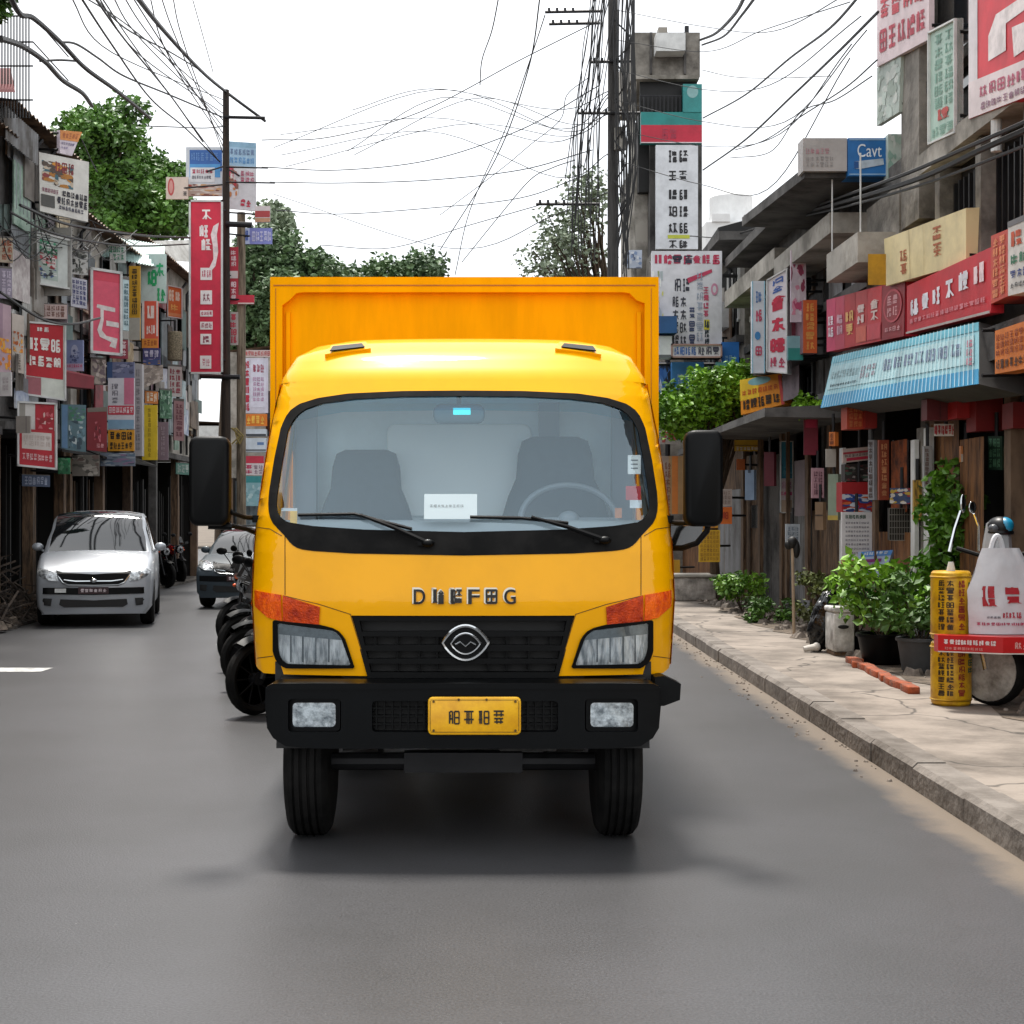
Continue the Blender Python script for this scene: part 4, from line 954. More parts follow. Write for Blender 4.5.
# ---------------- motorcycles ----------------
def motorbike(label, paint, group, cowl=None):
    rt = root('motorcycle', (0, 0, 0), label, 'motorcycle', group)
    for y in (0, 1.28):
        g = MB(); rr_, w_ = .30, .05
        g.lathe([(rr_-.075, -w_*.7), (rr_-.04, -w_), (rr_-.01, -w_*.6), (rr_, 0), (rr_-.01, w_*.6), (rr_-.04, w_), (rr_-.075, w_*.7), (rr_-.075, -w_*.7)], (0, y, rr_), 'x', 28)
        t_ = g.build('wheel', MT['rubber'], rt, smooth=True)
        g = MB(); g.lathe([(.0, -.05), (.05, -.05), (.055, .05), (0, .05)], (0, y, rr_), 'x', 12)
        for i in range(10):
            a = 2*math.pi*i/10; g.cyl((.02*(-1)**i, y, rr_), (0, y+.23*math.cos(a), rr_+.23*math.sin(a)), .007, n=4)
        g.lathe([(.225, -.03), (.235, .0), (.225, .03), (.215, 0), (.225, -.03)], (0, y, rr_), 'x', 24); g.build('spokes', MT['steel_dark'], rt).parent = t_
    g = MB()
    for s in (-1, 1): g.tube([(s*.085, 0, .30), (s*.085, .12, .62), (s*.075, .24, .92)], .024, 8)
    g.build('fork', MT['steel_dark'], rt, smooth=True)
    g = MB(); V = []
    for i in range(9):
        a = R(35+i*11); r_ = .335
        V += [(-.075, -r_*math.cos(a)*-1 if 0 else r_*math.cos(a), .30+r_*math.sin(a)), (0, (r_+.025)*math.cos(a), .30+(r_+.025)*math.sin(a)), (.075, r_*math.cos(a), .30+r_*math.sin(a))]
    g.add(V, [(3*i+k, 3*i+k+1, 3*i+k+4, 3*i+k+3) for i in range(8) for k in range(2)]); g.build('front_mudguard', MT['black_plastic'], rt, smooth=True)
    g = MB(); g.tube([(-.36, .38, 1.02), (-.22, .27, 1.0), (-.08, .24, .95), (.08, .24, .95), (.22, .27, 1.0), (.36, .38, 1.02)], .014, 8)
    for s in (-1, 1):
        g.tube([(s*.24, .29, 1.0), (s*.37, .39, 1.02)], .02, 8); g.tube([(s*.22, .24, 1.0), (s*.36, .30, 1.03)], .006, 5)
    hb = g.build('handlebar', MT['black_plastic'], rt, smooth=True)
    for s in (-1, 1):
        g = MB(); g.tube([(s*.22, .28, 1.0), (s*.26, .24, 1.12), (s*.33, .22, 1.22)], .006, 5); g.ball((s*.35, .22, 1.24), .07, .018, .042)
        g.build('mirror', MT['black_plastic'], rt, smooth=True)
    g = MB(); g.ball((0, .10, .86), .10, .10, .10); hl = g.build('headlight', MT['black_plastic'], rt, smooth=True)
    g = MB(); g.lathe([(0, -.012), (.06, -.008), (.085, .0), (.085, .02)], (0, .02, .86), 'y', 20); g.build('lens', MT['lens'], rt, smooth=True).parent = hl
    if cowl:
        g = MB(); g.tube([(0, .04, .95), (0, .12, 1.12)], lambda t_: .13-.03*t_, 10); g.build('fairing', cowl, rt, smooth=True)
    for s in (-1, 1):
        g = MB(); g.ball((s*.15, .14, .85), .022, .035, .02); g.build('indicator', MT['amber'], rt, smooth=True)
    g = MB(); g.ball((0, .52, .84), .14, .27, .13); g.build('tank', paint, rt, smooth=True)
    g = MB(); g.ball((0, .98, .82), .13, .34, .065); g.tube([(0, .85, .83), (0, 1.3, .87), (0, 1.5, .89)], lambda t_: .10-.04*t_, 8); g.build('seat', MT['black_plastic'], rt, smooth=True)
    g = MB(); g.box(-.12, .12, .45, .80, .32, .56); g.ball((0, .62, .58), .09, .12, .14)
    for k in range(6): g.lathe([(.09, 0), (.11, .006), (.09, .012)], (0, .60, .56+.03*k), 'z', 12)
    g.build('engine', mat('engine alloy', '#5c5c5a', .45, .7, var=.5, scale=12, hex2='#1d1c1b'), rt, smooth=True)
    g = MB(); g.tube([(.08, .48, .5), (.11, .44, .34), (.14, .8, .28), (.16, 1.2, .32), (.16, 1.55, .38)], lambda t_: .02+.025*(t_ > .55), 8); g.build('exhaust', MT['chrome'], rt, smooth=True)
    g = MB(); g.tube([(0, .28, .93), (0, .6, .70), (0, 1.0, .62), (0, 1.28, .62)], .025, 6)
    for s in (-1, 1): g.tube([(s*.08, .85, .42), (s*.08, 1.28, .30)], .02, 6); g.tube([(s*.1, 1.22, .34), (s*.1, 1.15, .72)], .022, 6)
    g.tube([(0, .35, .85), (0, .42, .5), (0, .5, .35)], .02, 6); g.build('chassis', MT['steel_dark'], rt, smooth=True)
    g = MB(); V = []
    for i in range(9):
        a = R(10+i*15); r_ = .36; V += [(-.08, 1.28+r_*math.cos(a), .3+r_*math.sin(a)), (0, 1.28+(r_+.03)*math.cos(a), .3+(r_+.03)*math.sin(a)), (.08, 1.28+r_*math.cos(a), .3+r_*math.sin(a))]
    g.add(V, [(3*i+k, 3*i+k+1, 3*i+k+4, 3*i+k+3) for i in range(8) for k in range(2)]); g.build('rear_mudguard', paint, rt, smooth=True)
    g = MB(); g.ball((0, 1.62, .74), .07, .04, .05); g.build('tail_light', ink('#a01c14'), rt, smooth=True)
    return rt
def dup(o, loc, rz, label, parent=None, top=True, sc=None):
    c = o.copy(); COL.objects.link(c)
    if parent: c.parent = parent
    if top:
        c.location = loc; c.rotation_euler = (0, 0, rz); c['label'] = label
        if sc: c.scale = (sc,)*3
    for ch in [x for x in bpy.data.objects if x.parent == o and x is not c]: dup(ch, None, 0, None, c, False)
    return c
blk = mat('black tank paint', '#0b0c0e', .3, 0, .3, var=.1)
mb0 = motorbike('black motorcycle nearest the camera, tucked against the side of the yellow truck', blk, 'black motorcycles parked beside the truck', blk)
bpy.context.view_layer.update()
mb0.location = (-1.76, 12.3, 0); mb0.rotation_euler = (0, 0, R(-42))
for (x, y, a, lab) in ((-1.85, 13.3, -20, 'second black motorcycle in the row beside the truck, next after the nearest'), (-2.05, 14.1, -72, 'third black motorcycle of the row, turned sharply towards the road'),
    (-2.15, 15.0, -25, 'fourth black motorcycle, in the middle of the packed row'), (-2.4, 15.9, -58, 'fifth black motorcycle, just in front of the grey hatchback'), (-2.6, 17.1, -15, 'sixth black motorcycle of the row, near the grey hatchback bonnet'),
    (-2.9, 18.6, -45, 'furthest black motorcycle of the row, at the grey hatchback corner')):
    dup(mb0, (x, y, 0), R(a), lab)
red = mat('red tank paint', '#8e1c1f', .25, 0, 1, var=.1)
mb1 = motorbike('red motorcycle parked past the silver car on the left side of the street', red, 'motorcycles parked past the silver car')
bpy.context.view_layer.update()
mb1.location = (-7.1, 35.2, 0); mb1.rotation_euler = (0, 0, R(50))
dup(mb1, (-7.25, 37.6, 0), R(35), 'second red motorcycle behind the first, past the silver car')
dup(mb0, (-7.75, 40, 0), R(30), 'dark motorcycle farthest down the left side before the street bends')['group'] = 'motorcycles parked past the silver car'
dup(mb0, (-7.6, 33.4, 0), R(70), 'dark motorcycle standing by the wall just behind the silver car')['group'] = 'motorcycles parked past the silver car'
# ---------------- buildings ----------------
def sr(x, px0, px1, pyT, pyB, dx=0):
    d0, d1 = sx(x, px0), sx(x, px1); dc = (d0+d1)/2; zT, zB = CH-(pyT-VY)/FP_*dc, CH-(pyB-VY)/FP_*dc
    return (Vector((x, d0, zB)), Vector((x, d1, zB)), Vector((x, d1, zT)), Vector((x, d0, zT)))
def building(name, label, sd_, xf, y0, y1, ztop, gz, wm, seed, depth=5, floors=2, roof='tin', group=None, win=True, wall_col2=None, open_front=True):
    rg = random.Random(seed); rt = root(name, (xf+sd_*depth/2, (y0+y1)/2, 0), label, 'building', group)
    X = lambda a: xf+sd_*a
    def bx(mb, a0, a1, b0, b1, c0, c1, m=None): mb.box(min(X(a0), X(a1)), max(X(a0), X(a1)), b0, b1, c0, c1, m)
    g = MB(); bx(g, 0, depth, y0, y1, gz, ztop); g.build('wall', wm, rt)
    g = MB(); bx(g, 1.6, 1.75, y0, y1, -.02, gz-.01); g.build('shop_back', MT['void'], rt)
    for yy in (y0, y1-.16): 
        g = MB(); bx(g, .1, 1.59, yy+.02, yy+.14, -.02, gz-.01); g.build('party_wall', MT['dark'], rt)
    np_ = max(2, int((y1-y0)/2.2))
    for i in range(np_+1):
        yy = y0+.12+(y1-y0-.24)*i/np_; g = MB(); bx(g, .02, .2, yy-.09, yy+.09, -.02, gz-.005); g.build('post', rg.choice([MT['wood'], MT['concrete_dark'], MT['tin_rust']]), rt)
    fh = (ztop-gz)/floors
    for k in range(floors):
        z0 = gz+fh*k; g = MB(); bx(g, (-.28 if k == 0 else -.16)*(1 if sd_ > 0 else .4), -.002, y0+.02, y1-.02, z0-.07, z0+.06); g.build('ledge', MT['concrete_dark'], rt)
        if not win: continue
        nw = max(1, int((y1-y0)/1.7))
        for i in range(nw):
            yc = y0+(y1-y0)*(i+.5)/nw; ww, wh = .42, min(.55, fh*.3); zc = z0+fh*.52
            g = MB()
            for a in (-1, 1): bx(g, -.05, .0-.003, yc+a*ww-.03, yc+a*ww+.03, zc-wh, zc+wh)
            for a in (-1, 0, 1): bx(g, -.045, -.004, yc-ww+.03, yc+ww-.03, zc+a*wh-.03, zc+a*wh+.03)
            w0 = g.build('window', rg.choice([MT['wood'], MT['white'], MT['steel_dark']]), rt)
            g = MB(); bx(g, -.012, -.005, yc-ww+.02, yc+ww-.02, zc-wh+.02, zc+wh-.02); g.build('pane', MT['pane'], rt).parent = w0
    if roof == 'tin':
        g = MB(); e = .35; P0 = [(X(-e), y0-.1, ztop-.02), (X(-e), y1+.1, ztop-.02), (X(depth), y1+.1, ztop+.7), (X(depth), y0-.1, ztop+.7)]
        if sd_ > 0: P0 = [P0[1], P0[0], P0[3], P0[2]]
        g.corr(P0, int((y1-y0)*5), .025); g.build('roof', MT['tin_rust'], rt, smooth=False)
    elif roof == 'slab':
        g = MB(); bx(g, -.5, depth, y0-.05, y1+.05, ztop, ztop+.16); g.build('roof', MT['concrete_dark'], rt)
    return rt, rg, bx
def sheet(rt, face, m, amp=.018, nm='tin_sheet', per=9, off=.05):
    f = Face(*face); L = (f.c[1]-f.c[0]).length; g = MB(); g.corr([p+f.n*off for p in f.c], max(2, int(L*per)), amp, None); g.build(nm, m, rt, smooth=True, ang=60)
def board(rt, face, m, th=.04, nm='board', off=.0):
    f = Face(*face); g = MB(); c = [p+f.n*off for p in f.c]; g.hexa([c[0], c[1], c[1]+f.n*th, c[0]+f.n*th, c[3], c[2], c[2]+f.n*th, c[3]+f.n*th]); g.build(nm, m, rt)
sheets = [mat('sheet%d' % i, h, .6, .1, var=.35, scale=1.7, hex2=h2) for i, (h, h2) in enumerate((('#8d9296', '#5d5f60'), ('#9a9690', '#6e655c'), ('#77716b', '#463f38'), ('#a7a6a2', '#7d7a74'), ('#5f6b70', '#3a4144'), ('#8b7f86', '#544c52'), ('#6e7f7c', '#44504c')))]
pastel = [mat('board%d' % i, h, .6, var=.5, scale=3.5, hex2=h2) for i, (h, h2) in enumerate((('#c9c3c0', '#8f7f80'), ('#b7a0a8', '#7a5f6c'), ('#a9b9bc', '#6c8088'), ('#c4b79a', '#8a7350'), ('#9fb5a6', '#5c7a68'), ('#8c2c38', '#5c1a22'), ('#c7ccd2', '#7484a6'), ('#7a6a5c', '#40362c')))]
def patch(rt, rg, sd_, xf, y0, y1, z0, z1, n, smin=.5, smax=1.4):
    """uneven boards, tin sheets, shutters, pipes and air conditioners fixed over a facade"""
    X = lambda a: xf+sd_*a
    for i in range(n):
        w_ = rg.uniform(smin, smax); h_ = rg.uniform(smin*.8, smax); y = rg.uniform(y0, y1-w_); z = rg.uniform(z0, z1-h_); o = rg.uniform(.03, .16)
        pts = [Vector((X(-o), y, z)), Vector((X(-o), y+w_, z+rg.uniform(-.04, .04))), Vector((X(-o), y+w_, z+h_+rg.uniform(-.04, .04))), Vector((X(-o), y, z+h_))]
        if sd_ > 0: pts = [pts[1], pts[0], pts[3], pts[2]]
        k = rg.random()
        if k < (.62 if sd_ > 0 else .45): sheet(rt, pts, rg.choice(sheets), .014, per=rg.choice([6, 9, 12]), off=.02)
        elif k < .91: board(rt, pts, rg.choice((pastel*2 if sd_ < 0 else [])+sheets+[MT['wood'], MT['tin_rust'], MT['white']]), .03, 'panel')
        elif k < (.945 if sd_ > 0 else .0):
            g = MB(); yy = y; zz = z; a, b = sorted((X(-.05), X(-.42))); g.box(a, b, yy, yy+.75, zz, zz+.5); q = g.build('air_conditioner', MT['white'], rt)
            g = MB(); c0 = (X(-.425), yy+.3, zz+.25); g.lathe([(.17, 0), (.19, .01*-sd_), (.17, .02*-sd_)], c0, 'x', 16); g.build('fan_grille', MT['steel_dark'], rt).parent = q
        else:
            g = MB(); g.tube([(X(-.08), y, z0), (X(-.08), y, z1-.2), (X(-.2), y+.1, z1)], .035, 6); g.build('pipe', MT['steel_dark'], rt)
XL = -7.4
bA, rA, _ = building('shop_house', 'dark boarded shanty at the left edge of the picture, beside the brush pile', -1, XL, 4, 23.4, 7.6, 3.0, MT['wood'], 1)
bB, rB, _ = building('shop_house', 'tall patched shanty behind the silver car carrying the big white picture board', -1, XL, 23.5, 27.6, 8.15, 3.1, MT['concrete_dark'], 2)
patch(bB, rB, -1, XL, 23.6, 27.5, 3.3, 8.0, 44, .3, 1.1)
bC, rC, _ = building('shop_house', 'lower patched shanty carrying the pink hanging sign', -1, XL, 27.8, 33.0, 7.3, 3.1, MT['concrete_pale'], 3)
patch(bC, rC, -1, XL, 27.9, 32.9, 3.3, 7.2, 54, .3, 1.1)
bD, rD, _ = building('shop_house', 'farthest left shanty just left of the long red banner', -1, XL-.1, 33.2, 41.5, 7.9, 3.2, MT['concrete_pale'], 4)
patch(bD, rD, -1, XL-.1, 33.3, 41.4, 3.3, 7.7, 60, .3, 1.1)
bE, rE, _ = building('shop_house', 'pale far house closing the bend of the street behind the left mirror', -1, -10, 86, 94, 7.0, 3, MT['white'], 5, depth=16)
bF, rF, _ = building('shop_house', 'narrow house behind the stacked posters squeezed between pole and truck', 1, -8.0, 50, 56, 7.2, 3, MT['concrete_pale'], 6, depth=6)
# top storey of the first shanty: slatted balcony, bars and maroon awning
def mk(nm, parent, m, fn, **k): g = MB(); fn(g); return g.build(nm, m, parent, **k)
q = sr(XL+.25, 1, 34, 120, 152); sheet(bB, q, MT['tin'], .02, 'balcony_front', 10)
q = ff(-40, 27, 68, 100, 23.2); mk('awning', bB, mat('maroon awning', '#6b1f24', .7, var=.3), lambda g: g.add([q[0]+Vector((0, -.6, -.05)), q[1]+Vector((0, -.6, -.05)), q[2]+Vector((-.25, 0, 0)), q[3]], [(0, 1, 2, 3)]))
def cage(g):
    for i in range(12):
        p = P(-4+i*3.0, 18, 22.8); z1 = P(0, 118, 22.8).z; g.cyl((p.x, 22.8, z1), (p.x, 22.8, P(0, 16, 22.8).z), .012, n=5)
    for yy in (16, 42, 66, 100): a = P(-6, yy, 22.79); b = P(33, yy, 22.79); g.cyl(a, b, .014, n=5)
    for yy in (16, 42): a = P(33, yy, 22.8); g.cyl(a, a+Vector((0, 2, 0)), .012, n=5)
mk('iron_cage', bB, MT['steel_dark'], cage)
for (a, b_, c, d_, dd) in ((0, 11, 205, 232, 23.4), (12, 38, 228, 300, 25.0), (37, 72, 228, 296, 25.6)):
    q = ff(a, b_, c, d_, dd); (sheet if b_ < 40 else board)(bB, q, sheets[3] if b_ > 11 else sheets[6], nm='tin_sheet')
q = ff(38, 68, 304, 325, 25.8); board(bB, q, sheets[5], nm='panel')
# dark slats of the ground floor stalls on the left
for bb, ya, yb in ((bA, 19.5, 23.2), (bB, 23.7, 27.5), (bC, 28, 32.8), (bD, 33.5, 41.2)):
    n_ = int((yb-ya)/.24)
    for i in range(n_):
        yy = ya+.24*i+rA.uniform(-.05, .05)
        if rA.random() < .25: continue
        mk('slat', bb, rA.choice([MT['dark'], MT['wood'], MT['dark'], MT['black']]), lambda g: g.box(XL-.5, XL-.44, yy, yy+rA.uniform(.05, .12), .0, rA.uniform(2.2, 2.9)))
for bb, ya, yb in ((bB, 25.2, 27.5), (bC, 28, 32.8)):
    mk('stall_roof', bb, MT['dark'], lambda g: g.hexa([(XL-.1, ya, 3.0), (XL+.55, ya, 2.75), (XL+.55, yb, 2.75), (XL-.1, yb, 3.0), (XL-.1, ya, 3.05), (XL+.55, ya, 2.79), (XL+.55, yb, 2.79), (XL-.1, yb, 3.05)]))
# distant pale awnings past the left shops
mk('canopy', bD, sheets[3], lambda g: g.add([P(108, 242, 37), P(190, 240, 44), P(192, 262, 43), P(100, 258, 36)], [(0, 1, 2, 3)]))
mk('canopy', bC, mat('pale blue tin', '#a9c2bd', .6, var=.3), lambda g: g.corr([P(100, 256, 30), P(164, 268, 33), P(164, 245, 34), P(104, 236, 31)], 22, .02))

# ----- right side -----
XR = 5.3
r3, g3, _ = building('shop_house', 'nearest concrete shop house on the right with the giant red poster', 1, XR, 5, 17.4, 9.6, 3.35, MT['concrete_dark'], 11, roof=None, win=False)
r2, g2, _ = building('shop_house', 'concrete shop house with the blue box sign on its roof slab', 1, XR, 17.5, 22.4, 6.05, 3.35, MT['concrete_dark'], 12, roof=None, win=False)
r1, g1, _ = building('shop_house', 'weathered grey house behind the tall white and red vertical signs', 1, XR, 22.5, 28.2, 6.35, 3.2, MT['concrete_dark'], 13, roof='slab')
r0, g0, _ = building('shop_house', 'grey house with a small balcony next to the tower', 1, XR-.1, 28.4, 35.5, 6.9, 3.2, MT['concrete'], 14, roof='slab')
patch(r1, g1, 1, XR, 22.6, 28, 3.4, 6.2, 10)
patch(r0, g0, 1, XR-.1, 28.5, 35.4, 3.3, 6.7, 16)
# near house: flat dark sheet painted as the shade between slabs
mk('gallery_shade', r3, MT['dark'], lambda g: g.box(XR-.02, XR-.004, 9.1, 17.3, 4.0, 5.38))
def wbx(a0, a1, b0, b1, c0, c1): return lambda g: g.box(a0, a1, b0, b1, c0, c1)
mk('slab', r3, MT['concrete_pale'], wbx(4.95, XR-.025, 9, 16.6, 5.40, 5.62))
mk('slab', r3, MT['concrete_dark'], wbx(4.9, XR-.025, 9, 17.4, 3.1, 3.42))
mk('column', r3, MT['concrete'], wbx(5.06, XR-.03, 16.9, 17.6, 5.0, 9.8))
for yy in (10.2, 11.9, 13.5, 14.8, 16.1): mk('column', r3, MT['concrete'], wbx(5.04, XR-.025, yy, yy+.16, 4.0, 5.38))
for yy in (12.6, 14.1, 15.4):
    mk('window', r3, MT['steel_dark'], lambda g: [g.box(5.18, 5.22, yy+.16*i, yy+.16*i+.03, 4.1, 5.2) for i in range(5)])
mk('gutter_pipe', r3, MT['white'], lambda g: g.cyl((5.0, 14.25, 5.1), (5.0, 14.25, 5.4), .05))
for yy in (15.4, 13.8, 12.4): mk('upper_window', r3, MT['pane'], wbx(XR-.04, XR-.005, yy, yy+.9, 6.2, 8.4))
# second house: roof slab with dark soffit, parapet and balcony
mk('roof_slab', r2, MT['concrete_dark'], lambda g: g.hexa([(4.28, 19.2, 5.98), (XR+3, 19.2, 5.98), (XR+3, 23.6, 6.02), (4.28, 23.6, 6.22), (4.28, 19.2, 6.12), (XR+3, 19.2, 6.14), (XR+3, 23.6, 6.2), (4.28, 23.6, 6.36)]))
mk('beam', r2, MT['concrete_pale'], wbx(4.7, 5.28, 19.6, 23.2, 5.35, 5.62))
mk('wall_fin', r2, MT['concrete'], wbx(5.05, XR-.01, 17.65, 19.1, 4.1, 5.55))
mk('gallery_shade', r2, MT['dark'], wbx(XR-.02, XR-.004, 19.3, 22.3, 4.0, 5.3))  # dark sheet on the wall, painted shade of an open storey
mk('balcony', r2, MT['concrete_pale'], lambda g: [g.box(4.6, 4.7, 17.8, 19.35, 4.66, 5.02), g.box(4.7, XR-.02, 17.8, 17.9, 4.66, 5.02), g.box(4.7, XR-.02, 17.9, 19.35, 4.66, 4.74)])
for yy in (17.9, 19.3): mk('rail_post', r2, MT['white'], lambda g: g.cyl((4.66, yy, 5.0), (4.66, yy, 5.98), .010, n=6))
mk('yellow_panel', r2, ink('#b88a10'), lambda g: [g.add(list(ff(868, 886, 254, 285, 16.95)), [(0, 1, 2, 3)])])
for k, (a, b_) in enumerate(((19.8, 20.6), (21.1, 21.9))):
    mk('shutter', r2, MT['tin'], lambda g: g.corr([(5.25, b_, 4.3), (5.25, a, 4.3), (5.25, a, 5.25), (5.25, b_, 5.25)], 8, .012))
# third house details
mk('canopy_beam', r1, MT['concrete_pale'], wbx(4.75, XR-.02, 23.4, 28.0, 5.55, 5.85))
mk('window_hood', r1, MT['concrete'], wbx(4.95, XR-.02, 24.2, 26.6, 5.1, 5.2))
def balc(g, y0, y1, x0, z0, z1):
    g.box(x0, x0+.05, y0, y1, z0, z0+.08); g.box(x0, XR-.02, y0, y1, z0-.08, z0)
    for i in range(int((y1-y0)/.12)): g.box(x0, x0+.025, y0+.12*i, y0+.12*i+.03, z0+.08, z1-.04)
    for i in range(int((XR-x0)/.12)): g.box(x0+.12*i, x0+.12*i+.03, y0-.03, y0, z0+.0, z1-.04)
    g.box(x0-.01, x0+.04, y0, y1, z1-.04, z1); g.box(x0, XR-.02, y0-.035, y0, z1-.04, z1)
mk('balcony', r1, MT['steel_dark'], lambda g: balc(g, 22.8, 25.2, 4.75, 4.1, 5.2))
mk('balcony', r0, MT['concrete_pale'], lambda g: (g.box(4.55, 4.65, 29.3, 32.6, 4.0, 4.45), g.box(4.65, 5.19, 29.3, 29.4, 4.0, 4.45), g.box(4.65, 5.19, 29.4, 32.6, 4.0, 4.08)))
mk('balcony_rail', r0, MT['steel_dark'], lambda g: balc(g, 29.5, 32.4, 4.6, 4.4, 5.2))
mk('soffit', r0, MT['black'], lambda g: g.hexa([(4.75, 28.7, 7.1), (5.5, 28.7, 7.1), (5.5, 33.8, 7.07), (4.9, 33.8, 7.07), (4.75, 28.7, 7.2), (5.5, 28.7, 7.4), (5.5, 33.8, 7.4), (4.9, 33.8, 7.15)]))
# near-black flat panel paints the shade of an opening
mk('recess_shade', r0, MT['void'], wbx(5.15, 5.195, 29, 32.4, 4.6, 6.6))
mk('canopy', r1, MT['concrete_dark'], lambda g: g.hexa([(4.05, 20.6, 3.02), (XR-.01, 20.6, 3.0), (XR-.01, 26.6, 3.0), (4.15, 26.6, 3.05), (4.05, 20.6, 3.14), (XR-.01, 20.6, 3.2), (XR-.01, 26.6, 3.2), (4.15, 26.6, 3.15)]))
# ground floor fronts, right
gf = 5.22
def plank_wall(rt, px0, px1, pyT, pyB, m, nm='plank_wall', x=gf): q = sr(x, px0, px1, pyT, pyB); sheet(rt, q, m, .012, nm, per=7, off=.0)
plank_wall(r2, 785, 812, 512, 622, MT['tin'], 'tin_sheet'); plank_wall(r2, 813, 845, 510, 628, MT['wood'])
plank_wall(r2, 846, 872, 498, 640, MT['tin_rust'], 'tin_sheet')
plank_wall(r2, 873, 912, 532, 660, MT['wood_brown']); plank_wall(r2, 892, 908, 440, 512, mat('rust orange board', '#8a4316', .8, var=.5, scale=6, hex2='#3e1c0a'), 'door_board')
plank_wall(r3, 932, 960, 422, 540, MT['wood_brown'], 'plank_wall'); plank_wall(r3, 961, 985, 438, 640, MT['wood_brown'], 'plank_wall')
for a in (921, 928): q = sr(gf-.05, a, a+6, 428, 600); board(r3, q, MT['concrete'] if a == 921 else MT['white'], .05, 'post')
for a, b_, t_, u in ((915, 919, 440, 640), (808, 811, 440, 600), (788, 790, 410, 600), (843, 846, 448, 600), (876, 879, 440, 560)):
    q = sr(gf-.12, a, b_, t_, u); board(r2, q, MT['white'] if a in (843, 915) else MT['wood'], .05, 'post')
q = sr(gf-.1, 797, 812, 460, 516); board(r2, q, mat('mauve door', '#6f6265', .7, var=.3), .04, 'door')
for i in range(7): q = sr(gf+.25, 884+i*5, 885.2+i*5, 440, 545); board(r2, q, MT['steel_dark'], .02, 'window_bar')
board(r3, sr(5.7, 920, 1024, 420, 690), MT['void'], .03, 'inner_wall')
# far right stalls between mirror and third house
plank_wall(r1, 745, 762, 455, 610, MT['wood'], 'plank_wall'); plank_wall(r1, 718, 744, 490, 610, MT['tin'], 'tin_sheet'); plank_wall(r1, 764, 784, 455, 615, MT['concrete_dark'], 'panel')
plank_wall(r0, 675, 716, 470, 600, MT['wood_brown'], 'plank_wall'); plank_wall(r0, 716, 744, 445, 490, MT['wood'], 'plank_wall')
q = sr(gf-.08, 753, 760, 505, 528); board(r1, q, MT['pane'], .03, 'window')
for a in (744, 761, 783): q = sr(gf-.1, a, a+2.4, 420, 612); board(r1, q, MT['wood'], .06, 'post')
# ----- tower -----
tw = root('tower', (5.6, 39, 0), 'narrow tall tower block carrying water box, banded fascia and black lettered white board', 'tower')
x0, x1 = P(650, 0, 38).x, P(702, 0, 38).x
mk('shaft', tw, MT['concrete_dark'], wbx(x0, x1+.0, 38, 42, 0, P(0, 88, 38).z))
zc = P(0, 35, 38).z; zb = P(0, 79, 38).z
mk('tank_room', tw, MT['concrete'], wbx(P(632, 0, 37.8).x, P(700, 0, 37.8).x, 37.8, 41.5, zb, zc))
mk('rib', tw, MT['concrete_dark'], lambda g: [g.box(P(a, 0, 37.7).x, P(a, 0, 37.7).x+.06, 37.72, 37.79, zb+.05, zc-.02) for a in (650, 684)])
mk('ledge', tw, MT['concrete_pale'], wbx(P(634, 0, 37.7).x, P(699, 0, 37.7).x, 37.65, 41.6, zb-.1, zb-.002))
mk('air_conditioner', tw, MT['white'], wbx(P(655, 0, 37.5).x, P(684, 0, 37.5).x, 37.25, 37.75, P(0, 54, 37.5).z, P(0, 36, 37.5).z))
mk('chimney', tw, MT['concrete'], wbx(P(660, 0, 38).x, P(669, 0, 38).x, 38.3, 38.6, zc, zc+.3))
mk('vent_pipe', tw, MT['steel_dark'], lambda g: g.cyl((P(689, 0, 38).x, 38.4, zc), (P(689, 0, 38).x, 38.4, zc+.35), .06))
mk('open_floor_shade', tw, MT['black'], wbx(P(640, 0, 37.9).x, P(697, 0, 37.9).x, 37.9, 37.97, P(0, 112, 38).z, zb-.1))  # black sheet paints the shade of the open storey
mk('railing', tw, MT['steel_dark'], lambda g: [g.cyl(P(640+i*4, 112, 37.7), P(640+i*4, 96, 37.7), .02, n=4) for i in range(13)]+[g.cyl(P(640, 96, 37.7), P(690, 96, 37.7), .025, n=4)])
mk('drain_pipe', tw, MT['concrete_pale'], lambda g: g.tube([P(634, 82, 37.7), P(633, 110, 37.7), P(631, 175, 37.7), P(634, 280, 37.8)], .07, 8))
mk('side_shaft', tw, MT['concrete_pale'], wbx(P(634, 0, 38.5).x, P(650, 0, 38.5).x, 38.5, 41.9, 0, P(0, 160, 38.5).z))
mk('shaft_shade', tw, MT['black'], wbx(P(638, 0, 38.3).x, P(654, 0, 38.3).x, 38.2, 38.49, P(0, 190, 38).z, P(0, 112, 38).z))  # black panel on the shaft, painted as deep shade
mk('lower_block', tw, MT['concrete'], wbx(P(652, 0, 36.8).x, P(724, 0, 36.8).x, 36.8, 38, 0, P(0, 252, 36.8).z))
# pale block far behind
fb = root('apartment_block', (13, 74, 0), 'pale far rooftop with round tanks between the tower and the dark eaves', 'building')
mk('wall', fb, mat('far pale wall', '#d5d6d6', .9, var=.1), wbx(P(706, 0, 74).x, P(790, 0, 74).x, 74, 80, 0, P(0, 222, 74).z))
mk('rooftop_tank', fb, mat('far pale wall', '#d5d6d6', .9, var=.1), lambda g: g.lathe([(1.1, 0), (1.1, 1.6), (.8, 1.9), (0, 2)], (P(738, 0, 74).x, 76, P(0, 222, 74).z-.01), 'z', 16))
mk('parapet', fb, mat('far pale wall', '#d5d6d6', .9, var=.1), wbx(P(712, 0, 73.9).x, P(730, 0, 73.9).x, 73.9, 75, P(0, 222, 74).z+.002, P(0, 214, 74).z))

